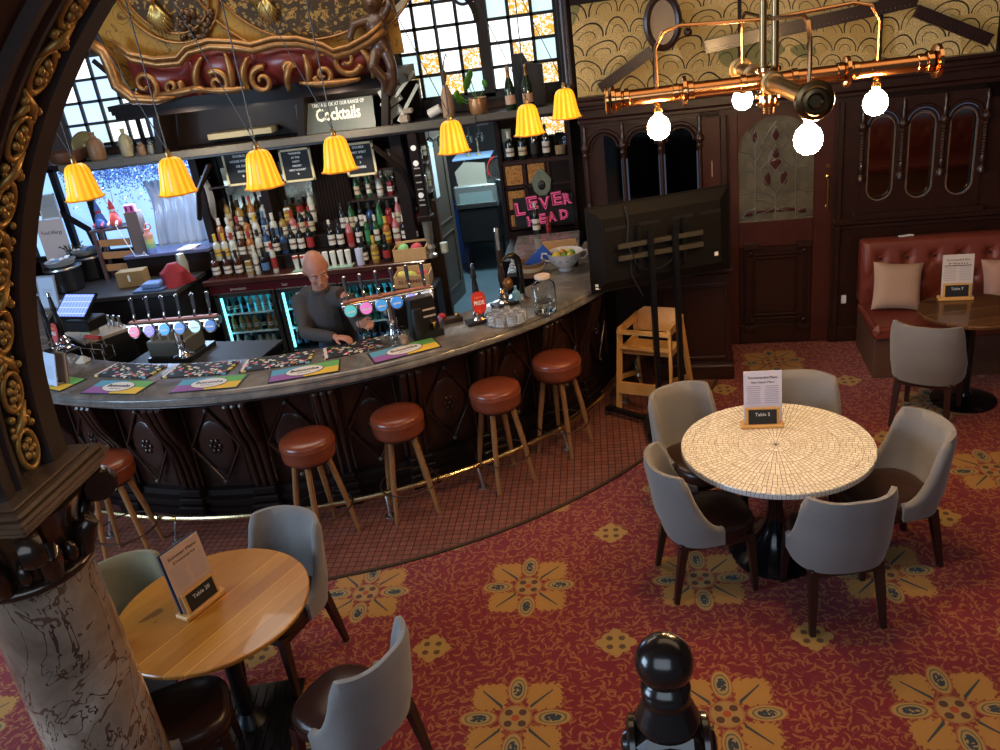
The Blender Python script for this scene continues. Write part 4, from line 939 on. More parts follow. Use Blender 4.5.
# ---------------------------------------------------------------- open door, corridor
t = thing('open_door', 'dark panelled door standing open between back bar and corridor, paper notices pinned on it', 'door', (-1.93, 9.09, 0.022), R(80)); t['kind'] = 'thing'
GB = P('grey_brown_door', (.075, .065, .05), .4, var=.3)
b = MB(); b.box((.40, 0, 1.05), (.80, .04, 2.1), GB, bev=.004); odl = b.build('door_leaf', t)
b = MB()
for z0, z1 in ((.2, .85), (1.0, 1.95)):
    for x in (.12, .68): b.box((x, -.025, (z0 + z1) / 2), (.02, .015, z1 - z0), GB)
    for z in (z0, z1): b.box((.40, -.025, z), (.58, .015, .02), GB)
b.build('panel_moulding', odl)
b = MB(); b.box((.25, -.026, 1.62), (.28, .003, .62), P('notice_white', (.62, .78, .78), .6)); b.box((.20, -.028, 1.62), (.12, .003, .30), P('notice_green', (.10, .5, .42), .6)); b.box((.15, -.027, 1.15), (.18, .003, .5), P('notice_white', (1, 1, 1))); b.build('notices', t)
b = MB(); b.box((-2.02, 8.72, 1.1), (.12, .5, 2.2), DW2); struct(b, 'wall_bar_return')
MC = P('machine_steel', (.45, .52, .50), .3, .7)
t = thing('glasswasher', 'pale steel machine standing on a dark cabinet in the corridor doorway', 'machine', (-1.60, 10.9, -.099))
b = MB(); b.box((0, 0, .78), (.52, .5, .44), BLACK, bev=.01); b.build('cabinet', t)
for sx in (-.23, .23):
    for sy in (-.2, .2): b = MB(); b.box((sx, sy, .34), (.04, .04, .44), BLACK); b.build('leg', t)
b = MB(); b.box((0, 0, 1.15), (.56, .5, .30), MC, bev=.015); b.box((0, -.26, 1.04), (.54, .02, .05), STEEL); b.build('lower_housing', t)
b = MB(); b.prism([(-.22, 1.30), (.16, 1.30), (.16, 1.56), (-.10, 1.60), (-.24, 1.48)], -.2, .2, P('machine_cream', (.42, .42, .33), .4), RX(90)); b.build('upper_housing', t)
b = MB(); b.box((0, 0, 1.63), (.50, .44, .025), P('blue_tray', (.25, .42, .65), .4), bev=.004); b.build('tray', t)
b = MB()
b.box((0, -.255, 1.13), (.44, .004, .16), P('machine_window', (.25, .35, .34), .15)); text_mb(b, 'COOLER', .05, P('dark_print', (.05, .06, .06), .5), TM(-.02, -.262, 1.05) @ RX(90), .001, wide=.3); b.build('front_panel', t)
for x in (-.05, .08):
    b = MB(); b.lathe([(.0, 0), (.035, 0), (.035, .01), (.008, .02), (.012, .06), (.006, .09), (.014, .13), (.008, .16), (.016, .2), (.0, .22)], P('brass_pale', (.65, .55, .32), .3, .8), n=14); o = b.build('candlestick'); o.location = (-1.60 + x, 10.85, 1.548); tag(o, f'pale brass candlestick at the {"left" if x < 0 else "right"} on the blue tray', 'candlestick', 'candlesticks on the machine')
t = thing('round_mirror', 'round steel-rimmed mirror with red arc hanging beside the machine', 'mirror', (-1.26, 10.7, 1.38))
b = MB(); b.tube([(.13 * math.cos(k * PI / 12), -.06, .15 * math.sin(k * PI / 12)) for k in range(24)], .012, STEEL, 6, closed=True); b.build('rim', t)
b = MB(); b.lathe([(0, 0), (.125, 0)], P('dull_mirror', (.3, .3, .28), .2, .9), (0, -.058, 0), 24, RX(90), caps=False); b.build('mirror_glass', t)
b = MB(); b.tube([(.14 * math.cos(k * PI / 12), -.07, .16 * math.sin(k * PI / 12)) for k in range(7, 15)], .012, P('red_band', (.5, .03, .02), .4), 6); b.build('red_arc', t)
b = MB(); BLT = P('blue_crate', (.05, .16, .55), .5); b.box((0, 0, .2), (.30, .3, .5), BLT, bev=.02); b.box((0, 0, .6), (.28, .28, .5), BLT, bev=.02); o = b.build('blue_bin'); o.location = (-2.02, 11.4, .021); tag(o, 'stacked blue plastic bins on the corridor floor', 'bin')
b = MB(); b.box((0, 0, 1.05), (.09, .5, 2.1), P('pale_blue_trim', (.35, .55, .65), .4)); o = b.build('trim_5'); o['kind'] = 'structure'; o.location = (-.90, 8.85, 0)
# ---------------------------------------------------------------- right unit with pink lettering
t = thing('corner_shelf_unit', 'dark wooden corner unit with gilt tiles and a bottle shelf, right of the doorway', 'shelf unit', (-.62, 8.40, 0))
b = MB(); b.box((0, .26, 1.2), (.72, .03, 2.0), DW2); b.box((-.35, .12, 1.1), (.04, .3, 2.2), DW2); b.box((.35, .12, 1.1), (.04, .3, 2.2), DW); b.box((0, .13, .55), (.72, .3, 1.1), DW2); b.build('carcass', t)
b = MB(); b.box((0, .12, 1.80), (.68, .28, .03), DW, bev=.005); b.build('bottle_shelf', t)
b = MB(); b.box((0, -.0, 1.45), (.66, .03, .66), DW2)
for x in (-.33, -.12, .12): b.box((x, -.02, 1.45), (.025, .02, .66), DW)
for z in (1.13, 1.3, 1.55, 1.78): b.box((0, -.02, z), (.66, .02, .02), DW)
b.build('tile_frame', t)
TG = NM('gilt_tile'); tn = TG.noise(30, 4, .7, dist=2); TG.base(TG.mix(tn > .52, (.42, .20, .05), (.20, .075, .02))); TG.set(Roughness=.35)
for x, z in ((-.225, 1.67), (-.225, 1.42), (-.225, 1.21), (.0, 1.67)):
    b = MB(); b.box((x, -.02, z), (.17, .01, .19 if z != 1.21 else .12), TG.m, bev=.003); b.build('gilt_tile', t)
b = MB(); b.prism([(-.08, .0), (-.10, .10), (-.06, .16), (0, .22), (.06, .16), (.10, .10), (.08, 0), (0, -.10)], .02, .035, P('pewter', (.22, .26, .20), .35, .6), TM(.04, -.01, 1.50) @ RX(90)); b.ball((.04, -.045, 1.55), (.04, .015, .05), BLACK, 10, 6)
b.box((.04, -.03, 1.38), (.06, .01, .08), P('pewter', (1, 1, 1))); b.build('shield_plaque', t)
bottle_row([('spirit', 'dark', 'white', 'white'), ('spirit', 'dark', 'cream', 'red'), ('wine', 'dark', 'black', 'black'), ('wine', 'dark', 'white', 'black')], -.86, -.50, 8.40, 1.815, 'on corner unit shelf', 'bottles on the corner shelf')
b = MB(); b.lathe([(.05, 0), (.055, .01), (.055, .2), (.04, .22), (.04, .24), (0, .24)], CLEAR, n=20); b.lathe([(.0, .02), (.048, .02), (.048, .10), (0, .10)], P('tan_contents', (.5, .32, .16), .6), n=16); o = b.build('glass_canister'); o.location = (-.36, 8.38, 1.816); tag(o, 'clear glass canister with tan contents at the right of the corner shelf', 'jar')
# neon lettering
t = thing('pink_letter_sign', 'pink outlined letter sign reading LEVER HEAD on the corner unit', 'sign', (-.585, 8.30, 1.17))
NEO = P('pink_tube', (.7, .10, .25), .3, emit=(.9, .12, .28), es=.18); RB = P('letter_backing', (.03, .004, .012), .5); RF = P('letter_face', (.22, .02, .06), .5)
def letters(s_, x, z, size, rot, wd):
    b = MB(); T = TM(x, 0, z) @ RY(rot)
    text_mb(b, s_, size, RB, T @ TM(0, .012, 0) @ RX(90), .01, bold=.018, wide=wd * 1.14); text_mb(b, s_, size, NEO, T @ TM(0, .004, 0) @ RX(90), .008, bold=.006, wide=wd); text_mb(b, s_, size, RF, T @ TM(0, -.002, 0) @ RX(90), .006, bold=-.003, wide=wd * .95)
    return b
letters('L', -.24, .165, .17, -4, .10).build('letter', t); letters('E', -.11, .215, .17, -4, .11).build('letter', t); letters('V', .02, .20, .16, -4, .11).build('letter', t); letters('E', .14, .235, .17, -4, .10).build('letter', t); letters('R', .24, .225, .14, -4, .09).build('letter', t)
for i, (c_, x) in enumerate(zip('HEAD', (-.13, -.03, .08, .20))): letters(c_, x, .035 + .012 * i, .13, -4, .09).build('letter', t)
b = MB(); b.box((0, .03, .13), (.6, .02, .30), BLACK); b.build('backing_board', t)
# side counter behind the unit's foot
b = MB(); b.box((0, 0, .53), (.74, .84, 1.06), DW2); o = b.build('side_counter'); o.location = (-.58, 7.86, 0); tag(o, 'dark cupboard below the slate counter in the corner beside the bowl', 'cupboard')
# ================================================================ WINDOWS
def stained(name, yellow):
    n = NM(name); x, y, z = n.xyz(); f = n.noise(26, 3, .6, dist=1.8); g = n.noise(4, 2)
    p = n.node('TexWhiteNoise', noise_dimensions='2D')
    if yellow: c = n.mix(f > .47, (.88, .93, .95), (.62, .33, .03))
    else: c = n.mix(g, (.75, .90, 1.0), (1, 1, .97)); c = n.mix(f > .62, c, (.62, .78, .80))
    n.base((c)) ; n.link(c, n.b.inputs['Emission Color']); n.set(Emission_Strength=1.15 if not yellow else .85, Roughness=.4); return n.m
SG_Y = stained('yellow_stained_pane', True); SG_W = stained('pale_stained_pane', False)
SG_B = P('bluish_pane', (.4, .55, .8), .4, emit=(.50, .68, 1), es=.85); SG_S = P('cool_pane', (.5, .7, .72), .3, emit=(.55, .75, .78), es=.75, var=.3)
IRON = P('window_lead', (.02, .017, .017), .5)
w1 = thing('window_1', 'large leaded window with an arched light and yellow stained squares, above the ledge', 'window', (-1.0, 8.96, 2.42)); w1['kind'] = 'structure'
xsL = [-1.93, -1.74, -1.52, -1.30, -1.09]; zs = [2.45 + .225 * k for k in range(6)]; xsR = [-1.0, -.78, -.55, -.32]
yel = {(0, 0), (1, 1), (3, 1), (1, 4), (2, 0)}; yelR = {(2, 0), (1, 1), (2, 2), (1, 3)}; blu = {(0, 1), (1, 0), (3, 0), (2, 4)}; bluR = {(2, 1), (1, 0), (2, 3), (0, 3)}
def Lw(b, x0, x1, z0, z1, y0, y1, m): b.box(((x0 + x1) / 2 + 1.0, (y0 + y1) / 2 - 8.96, (z0 + z1) / 2 - 2.42), (x1 - x0, y1 - y0, z1 - z0), m)
for XS, Y_, B_ in ((xsL, yel, blu), (xsR, yelR, bluR)):
    for i in range(len(XS) - 1):
        for j in range(5):
            m_ = SG_Y if (i, j) in Y_ else SG_S if (i, j) in B_ else SG_W
            b = MB(); Lw(b, XS[i] + .012, XS[i + 1] - .012, zs[j] + .012, zs[j + 1] - .012, 8.965, 8.975, m_); b.build('pane', w1)
b = MB()
for XS in (xsL, xsR):
    for x in XS: Lw(b, x - .016, x + .016, 2.42, 3.75, 8.93, 8.99, IRON)
    for z in zs: Lw(b, XS[0], XS[-1], z - .016, z + .016, 8.93, 8.99, IRON)
Lw(b, -1.10, -.99, 2.40, 3.9, 8.90, 8.99, IRON); Lw(b, -2.0, -.2, 2.37, 2.44, 8.90, 8.99, IRON); Lw(b, -2.02, -1.93, 2.4, 3.9, 8.90, 8.99, IRON); Lw(b, -.33, -.22, 2.4, 3.9, 8.88, 8.99, IRON)
b.build('glazing_bars', w1)
b = MB(); cx = -1.51; r = .42; zc = 3.13     # arched head with spandrels
pts = [(r * math.cos(PI * k / 20), r * .92 * math.sin(PI * k / 20)) for k in range(21)]
b.tube([(cx + 1 + x, -.05, zc - 2.42 + z) for x, z in pts], .03, IRON, 8)
for s_ in (-1, 1): b.prism([(s_ * .45, 0), (s_ * .45, .62), (0, .62), (0, .40)] + [(s_ * r * math.cos(PI / 2 * k / 10), r * .92 * math.sin(PI / 2 * k / 10)) for k in range(10, -1, -1)], .0, .03, IRON, TM(cx + 1, 0, zc - 2.42) @ RX(90))
b.build('arched_head', w1)
b = MB(); b.lathe([(.0, 0), (.085, 0)], SG_B, (-.20, -.045, .97), 20, RX(90), caps=False); b.tube([(-.20 + .095 * math.cos(k * PI / 10), -.05, .97 + .095 * math.sin(k * PI / 10)) for k in range(20)], .016, IRON, 6, closed=True); b.prism([(-.17, .86), (-.04, .92), (-.06, .66)], .035, .045, SG_W, RX(90)); b.build('roundel', w1)
w2 = thing('window_2', 'leaded window with bluish squares behind the jugs at the upper left', 'window', (-5.0, 8.96, 2.35)); w2['kind'] = 'structure'
for i in range(6):
    for j in range(4):
        x = -5.75 + .235 * i; z = 2.40 + .225 * j
        b = MB(); b.box((x + .1175 + 5.0, 0, z + .1125 - 2.35), (.205, .01, .195), [SG_B, SG_W, SG_B, SG_S, SG_W][(i * 3 + j * 2) % 5]); b.build('pane', w2)
b = MB()
for i in range(7): b.box((-5.75 + .235 * i + 5, -.01, .5), (.03, .05, 1.0), IRON)
for j in range(5): b.box((.0, -.01, .05 + .225 * j), (1.5, .05, .03), IRON)
for s_ in (-1, 1): b.tube([(.10, -.05, .0), (.10, -.05, .45), (.10 + s_ * .08, -.05, .65), (.10 + s_ * .3, -.05, .9)], .028, DW, 8)
b.build('glazing_bars', w2)
# bright lower left window with tinsel and sheeting
SKY = P('day_pane', (.4, .6, .9), .4, emit=(.28, .52, .95), es=.8)
w3 = thing('window_4', 'wide bright blue window behind the left end of the bar', 'window', (-5.2, 8.98, 1.2)); w3['kind'] = 'structure'
b = MB(); b.box((-.15, 0, .50), (2.6, .01, 1.0), SKY); b.build('pane', w3)
b = MB()
for x in (-1.45, -.9, -.55, 1.02): b.box((x, -.04, .5), (.07, .06, 1.0), DW2)
for z in (0, 1.0): b.box((-.15, -.04, z), (2.6, .06, .06), DW2)
b.tube([(-1.2, -.08, .55), (-.9, -.1, .5), (-.65, -.1, .3), (-.6, -.1, .0)], .04, DW2, 6); b.build('frame', w3)
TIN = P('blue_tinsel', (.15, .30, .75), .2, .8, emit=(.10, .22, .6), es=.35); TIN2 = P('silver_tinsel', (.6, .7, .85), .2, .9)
b = MB()
for k in range(2600):
    x = random.uniform(-5.95, -4.26); z = 2.17 - abs(random.gauss(0, .15)); a = random.uniform(0, 6.3); l_ = .018
    d_ = Vector((math.cos(a), random.uniform(-.4, .4), math.sin(a))) * l_; p = Vector((x, 8.86 + random.uniform(-.03, .03), z)); w_ = Vector((-d_.z, 0, d_.x)) * .35
    b.add([tuple(p - d_), tuple(p + w_), tuple(p + d_), tuple(p - w_)], [(0, 1, 2, 3)], TIN if random.random() < .7 else TIN2)
tag(b.build('tinsel_curtain', smooth=False), 'glittering blue tinsel hanging under the jug shelf', 'tinsel', kind='stuff')
b = MB(); vs = []; fs = []
for i in range(60):
    for j in range(12):
        u = i / 59; v_ = j / 11; vs.append((-4.95 + .72 * u + .03 * math.sin(v_ * 5), 8.72 + .03 * math.sin(u * 38 + v_ * 2) + .02 * math.sin(u * 90), 1.98 - .72 * v_ - .12 * u * 0))
for i in range(59):
    for j in range(11): a = i * 12 + j; fs.append((a, a + 12, a + 13, a + 1))
b.add(vs, fs, P('cloudy_sheet', (.38, .40, .44), .3, alpha=.82)); tag(b.build('plastic_sheet', ang=3), 'cloudy grey plastic sheet draped below the tinsel', 'sheet')
# ---------------------------------------------------------------- things on the ledges (z 2.30)
def lathe_thing(name, label, cat, p, prof, m, n=24, group=None, wob=None, rot=None):
    b = MB(); b.lathe(prof, m, n=n, wob=wob); o = b.build(name, ang=.8); o.location = p
    if rot: o.rotation_euler = rot
    return tag(o, label, cat, group)
lz = 2.292
b = MB(); b.box((-.62, 8.62, 2.255), (1.06, .66, .07), DW, bev=.01); b.box((-.62, 8.285, 2.27), (1.08, .03, .06), P('pale_ledge', (1, 1, 1))); tag(b.build('window_ledge', loc=(-.62, 8.62, 2.22)), 'dark ledge with pale edge under the leaded window, over the corner unit', 'shelf')
lathe_thing('stoneware_jug', 'tall tan stoneware bottle vase with dried flower on the window ledge', 'vase', (-1.42, 8.42, lz + .006), [(0, 0), (.055, 0), (.06, .02), (.058, .2), (.04, .25), (.028, .28), (.032, .30), (.02, .30)], P('stoneware', (.36, .22, .13), .45, var=.3))
b = MB(); b.tube([(0, 0, 0), (-.01, 0, .12), (.02, 0, .25), (.05, 0, .32), (.06, 0, .28)], .006, P('dry_stem', (.10, .06, .03), .8), 5); b.ball((0, 0, .12), (.028, .02, .07), P('dry_stem', (1, 1, 1)), 8, 6); o = b.build('dried_flower'); o.location = (-1.42, 8.42, lz + .27); tag(o, 'dark dried flower stem standing in the tan stoneware vase', 'flower')
pt = thing('potted_plant', 'green leafed plant in a copper-coloured pot on the window ledge', 'plant', (-1.12, 8.42, lz + .006))
b = MB(); b.lathe([(0, 0), (.075, 0), (.088, .04), (.09, .10), (.085, .145), (.092, .15), (.08, .15), (.07, .13), (0, .13)], P('copper_pot', (.42, .22, .10), .35, .5, var=.3), n=28); b.build('pot', pt)
b = MB(); LF = P('leaf_green', (.10, .30, .035), .4, var=.3)
for a, l_, s_, h in ((200, .05, .05, .36), (215, .09, .062, .30), (20, .09, .036, .27), (180, .20, .040, .20), (150, .22, .05, .14)):
    x, y = l_ * math.cos(R(a)), l_ * math.sin(R(a)); b.tube([(0, 0, .12), (x * .6, y * .6, h * .7), (x, y, h)], .004, LF, 5)
    b.ball((x, y, h), (s_ * .8, .012, s_ * 1.2), LF, 10, 6, RZ(a * .3 - 20) @ RX(25))
b.build('foliage', pt)
CH_ = P('champagne_foil', (.35, .18, .07), .35, .7); CG = P('champagne_glass', (.012, .03, .012), .08, coat=.5); CL_ = P('champagne_label', (.60, .36, .24), .5)
for i, x in enumerate((-.80, -.63)):
    t = thing('champagne_bottle', f'dark champagne bottle with peach label, {["left", "right"][i]} one of the two on the ledge', 'bottle', (x, 8.42, lz + .004), 0, 'champagne bottles on the window ledge')
    b = MB(); b.lathe([(0, 0), (.048, 0), (.05, .01), (.05, .19), (.038, .25), (.018, .31), (.016, .34)], CG, n=24); gb_ = b.build('glass_body', t)
    b = MB(); b.lathe([(.0265, .275), (.0195, .31), (.018, .37), (.021, .375), (.019, .40), (.0, .405)], CH_, n=18, caps=False); b.build('foil', gb_)
    b = MB(); b.lathe([(.0508, .055), (.0508, .14)], CL_, n=24, caps=False); b.build('bottle_label', gb_)
b = MB(); b.prism([(-.15, 0), (.15, 0), (.15, .38), (.02, .40), (-.03, .50), (-.13, .50), (-.15, .38)], -.01, .01, BLACK, TM(-.62, 8.62, lz) @ RX(90)); tag(b.build('black_display_card', loc=(-.62, 8.62, lz)), 'black shaped card standing behind the champagne bottles', 'card')
lathe_thing('white_mug', 'white mug lying on its side beside the tan vase', 'mug', (-1.62, 8.42, lz + .055), [(0, 0), (.042, 0), (.045, .01), (.045, .13), (.04, .13), (.038, .02), (0, .02)], P('offwhite', (.6, .58, .52), .5), rot=(0, R(70), 0))
b = MB(); b.box((0, 0, .04), (.10, .08, .08), P('stone_block', (.28, .22, .17), .7), bev=.015); b.box((.04, .02, .11), (.10, .06, .05), P('stone_block', (1, 1, 1)), bev=.01); o = b.build('stone_blocks'); o.location = (-1.86, 8.38, lz + .006); tag(o, 'small brown stone blocks stacked at the left of the window ledge', 'ornament')
b = MB(); PW = P('grey_white_paint', (.42, .44, .40), .6)
for k in range(6): b.box((.0, .0, .10 + k * .11), (.20 + .03 * math.sin(k), .06, .085), PW, M=RY(-28 + 3 * k), bev=.01)
b.tube([(-.05, 0, 0), (-.02, 0, .7)], .03, PW, 6); b.tube([(.05, -.05, .02), (.30, -.05, .34)], .022, PW, 4); b.tube([(.0, -.05, .2), (.28, -.05, .46)], .022, PW, 4); o = b.build('white_slatted_shutter'); o.location = (-1.98, 8.45, lz + .006); tag(o, 'pale slatted wooden shutter leaning at the left of the leaded window', 'shutter')
b = MB(); b.box((0, 0, 0), (.9, .05, .05), P('pale_beam', (.55, .55, .48), .5), M=RY(-33)); o = b.build('trim_6'); o.location = (-2.05, 8.86, 3.22); o['kind'] = 'structure'
# jugs on the left shelf
ST = P('jug_brown', (.22, .12, .06), .4, var=.4); ST2 = P('jug_cream', (.35, .30, .18), .4, var=.3)
def jug(name, label, p, r, h, m, cat='jug'):
    return lathe_thing(name, label, cat, p, [(0, 0), (r * .9, 0), (r, .02), (r, h * .55), (r * .75, h * .72), (r * .3, h * .82), (r * .3, h * .93), (r * .38, h), (0, h)], m, group='jugs on the left shelf')
for (px_, py_, r, h, m_, n_) in ((97, 152, .085, .28, ST, 'brown stoneware jug, left of the pale jug on the upper left shelf'), (127, 148, .07, .28, ST2, 'pale cream stoneware jug on the upper left shelf')):
    p = aty(px_, py_, 8.45); jug('stoneware_jug', n_, (p.x, 8.45, lz), r, h, m_)
p = aty(66, 150, 8.5); lathe_thing('copper_pan', 'wide dark copper pan on the upper left shelf beside the arch', 'pan', (p.x, 8.5, lz), [(0, 0), (.16, 0), (.19, .03), (.20, .12), (.21, .125), (.19, .13), (.0, .10)], P('dark_copper', (.18, .08, .05), .4, .5))
p = aty(72, 112, 8.6); lathe_thing('brass_gong', 'round brass dish standing upright on the upper left shelf', 'dish', (p.x, 8.66, lz + .15), [(0, -.03), (.09, -.025), (.13, .0), (.14, .015), (.12, .02), (.05, .0), (0, .01)], P('tarnished_brass', (.20, .14, .05), .35, .7), rot=(R(80), 0, R(20)))
for k, (px_, m_) in enumerate(((141, ST), (152, P('grey_pot', (.2, .18, .15), .5)), (162, ST2))):
    p = aty(px_, 148, 8.4); lathe_thing('small_pot', f'small ornament pot, {ORD[k]} of three right of the jugs on the left shelf', 'pot', (p.x, 8.4, lz), [(0, 0), (.04, 0), (.05, .03), (.04, .09), (.025, .10), (.03, .12), (0, .12)], m_, group='small pots on the left shelf')

b = MB(); b.box((0, 0, 0), (.22, .008, .17), SG_Y); b.box((0, .006, 0), (.25, .008, .20), IRON); o = b.build('stained_glass_tile'); o.location = (-.42, 8.56, 2.09); tag(o, 'small yellow stained glass tile above the bottles on the corner unit', 'glass tile')
wg = MB(); wg.lathe([(.034, .10), (.034, .098), (.006, .092), (.005, .03), (.03, .01), (.038, -.04), (.030, -.075), (.028, -.075), (.036, -.04), (.028, .006)], CLEAR, n=14, caps=False); g1 = wg.build('wine_glass')
for k in range(6):
    o = g1 if k == 0 else g1.copy()
    if k: col.objects.link(o)
    o.location = (-1.66 + .10 * k, 8.45 + .06 * (k % 2), 2.098); tag(o, f'upside-down wine glass hanging under the ledge over the doorway, {ORD[k]} from the left', 'glass', 'hanging wine glasses over the doorway')
b = MB()
for k in range(4): b.box((-1.40, 8.38 + .09 * k, 2.196), (.72, .012, .012), CHROME)
tag(b.build('glass_rack', loc=(-1.4, 8.5, 2.19)), 'thin chrome rail rack under the ledge holding the wine glasses', 'rack')
# ================================================================ PAINTED CANOPY OVER THE BACK BAR
cn = thing('painted_canopy', 'gilded painted canopy with red scrolled pediment above the back bar', 'canopy', (-3.0, 8.0, 2.8))
def cx_(px_, py_, Y=8.0): p = aty(px_, py_, Y); return (p.x + 3.0, p.z - 2.8)
def bow(x): return .10 * (1 - (x / 1.6) ** 2)        # the front bows towards the room
b = MB()
for z0, z1, d_ in ((-.12, -.07, .0), (-.07, -.03, .05), (-.03, .02, .09)):
    n_ = 24; vs = []
    for i in range(n_ + 1):
        x = -1.62 + 2.86 * i / n_; y = -bow(x) - d_
        vs += [(x, y, z0), (x, y, z1), (x, .75, z1), (x, .75, z0)]
    fs = [(i * 4 + j, i * 4 + (j + 1) % 4, i * 4 + 4 + (j + 1) % 4, i * 4 + 4 + j) for i in range(n_) for j in range(4)] + [(0, 1, 2, 3), (n_ * 4 + 3, n_ * 4 + 2, n_ * 4 + 1, n_ * 4)]
    b.add(vs, fs, DW2)
b.build('canopy_beam', cn)
top = [(135, 45), (150, 57), (175, 62), (197, 60), (206, 50), (228, 44), (250, 45), (268, 48), (290, 42), (312, 42), (335, 48), (345, 54), (360, 50), (378, 40), (392, 28)]
T_ = [cx_(*q) for q in top]
def topz(x):
    for (a, za), (c, zc) in zip(T_, T_[1:]):
        if a <= x <= c: return za + (zc - za) * (x - a) / (c - a)
    return T_[0][1] if x < T_[0][0] else T_[-1][1]
REDP = P('oxblood_paint', (.17, .020, .014), .35, var=.5, vs=5, coat=.2, bump=.1, bs=25)
GOLDP = P('worn_gold', (.36, .17, .055), .35, .6, var=.5, vs=16, bump=.4, bs=40)
lobes = [(-1.30, -.62), (-.62, -.02), (-.02, .62), (.62, 1.22)]
b = MB(); NX, NZ = 120, 14; vs = []
for i in range(NX + 1):
    x = T_[0][0] + (T_[-1][0] - T_[0][0]) * i / NX; tz = topz(x)
    l_ = [q for q in lobes if q[0] <= x <= q[1]]; u = (x - l_[0][0]) / (l_[0][1] - l_[0][0]) if l_ else 0
    for j in range(NZ + 1):
        v_ = j / NZ; z = .0 + tz * v_
        vs.append((x, -bow(x) - .05 - .13 * math.sin(PI * u) ** .6 * math.sin(PI * v_) ** .7 - .10 * v_, z))
b.add(vs, [(i * (NZ + 1) + j, (i + 1) * (NZ + 1) + j, (i + 1) * (NZ + 1) + j + 1, i * (NZ + 1) + j + 1) for i in range(NX) for j in range(NZ)], REDP); b.build('red_pediment', cn, ang=2)
def cf(x, z, d_=0): return (x, -bow(x) - .16 - .06 * max(0, z / .4) - d_, z)
b = MB(); b.tube([cf(x, z, .06) for x, z in T_], [.045, .04, .035, .035, .03, .04, .045, .04, .035, .035, .03, .035, .03, .035, .04], GOLDP, 10)
b.tube([cf(x, z + .05, .09) for x, z in T_], .022, GOLDP, 8); b.build('gilt_cornice', cn, ang=2)
def spiral(b, cx, cz, r, turns=1.6, s_=1, th=.022, a0=0, d_=.04):
    pts = []; rs = []
    for k in range(40):
        t = k / 39; a = a0 + s_ * turns * 2 * PI * t; rr = r * (1 - .86 * t); pts.append(cf(cx + rr * math.cos(a), cz + rr * math.sin(a), d_ + .03 * t)); rs.append(th * (1 - .5 * t))
    b.tube(pts, rs, GOLDP, 7)
b = MB()
for (px_, py_, r, s_, a0) in ((160, 82, .15, 1, 3.5), (187, 84, .09, -1, .5), (355, 58, .13, -1, -.4), (333, 72, .09, 1, 3.2), (232, 80, .11, -1, 2.2), (275, 78, .12, 1, 1.2), (300, 66, .05, 1, 0)):
    b = MB(); x, z = cx_(px_, py_); spiral(b, x, z, r, s_=s_, a0=a0, th=.034, turns=1.35); b.build('gilt_scroll', cn, ang=2)
b = MB()
for P0, P1, P2 in (((215, 92), (205, 72), (218, 55)), ((245, 90), (248, 70), (240, 50)), ((262, 88), (252, 72), (262, 55)), ((300, 88), (296, 72), (304, 60)), ((215, 86), (240, 89), (262, 84)), ((200, 89), (212, 82), (222, 89)), ((310, 80), (340, 83), (368, 76)), ((172, 92), (200, 89), (215, 84)), ((315, 52), (322, 66), (318, 82)), ((365, 44), (382, 56), (380, 76))):
    A_, B_, C_ = [cx_(*q) for q in (P0, P1, P2)]
    pts = [tuple((1 - t) ** 2 * A_[k] + 2 * t * (1 - t) * B_[k] + t * t * C_[k] for k in (0, 1)) for t in [i / 10 for i in range(11)]]
    b = MB(); b.tube([cf(x, z, .06) for x, z in pts], [.014 + .022 * math.sin(PI * i / 10) for i in range(11)], GOLDP, 6); b.build('acanthus_leaf', cn, ang=2)
b = MB(); lp = [cx_(*q) for q in ((100, 45), (110, 42), (122, 50), (128, 65), (132, 83), (148, 96), (172, 97), (190, 93))]
b.tube([cf(x, z, .06) for x, z in lp], [.03, .05, .06, .065, .06, .055, .04, .02], GOLDP, 10); b.build('side_scroll', cn, ang=2)
# painted cove
n = NM('painted_cove'); v = n.co(loc=(0, 0, 0)); t = n.noise(5, 4, .6, dist=1.2); f = n.noise(4.5, 1, .5, dist=1.5)
c = n.mix(t, (.42, .21, .035), (.50, .28, .05)); c = n.mix(((f - .5).abs() < .010) * .7, c, (.08, .03, .01)); n.base(c); n.set(Roughness=.4, Metallic=.25); n.bump(f, .3, .01); COVE = n.m
n = NM('painted_roundel'); f = n.noise(9, 3, .6, dist=1.5); g = n.voro(16); c = n.mix(f > .53, (.055, .032, .012), (.10, .06, .02)); c = n.mix((g < .25), c, (.30, .20, .06)); c = n.mix((f - .6).abs() < .03, c, (.40, .22, .05)); n.base(c); n.set(Roughness=.45); ROUN = n.m
b = MB(); vs = []; NX, NZ = 30, 12
for i in range(NX + 1):
    for j in range(NZ + 1):
        x = -1.40 + 2.75 * i / NX; v_ = j / NZ; z = .15 + 1.35 * v_; vs.append((x, -bow(x) - .10 - .55 * v_ ** 1.6, z))
b.add(vs, [(i * (NZ + 1) + j, (i + 1) * (NZ + 1) + j, (i + 1) * (NZ + 1) + j + 1, i * (NZ + 1) + j + 1) for i in range(NX) for j in range(NZ)], COVE); b.build('painted_cove', cn, ang=2)
def covep(x, z, d_=0): v_ = max(0, (z - .15) / 1.35); return (x, -bow(x) - .10 - .55 * v_ ** 1.6 - d_, z)
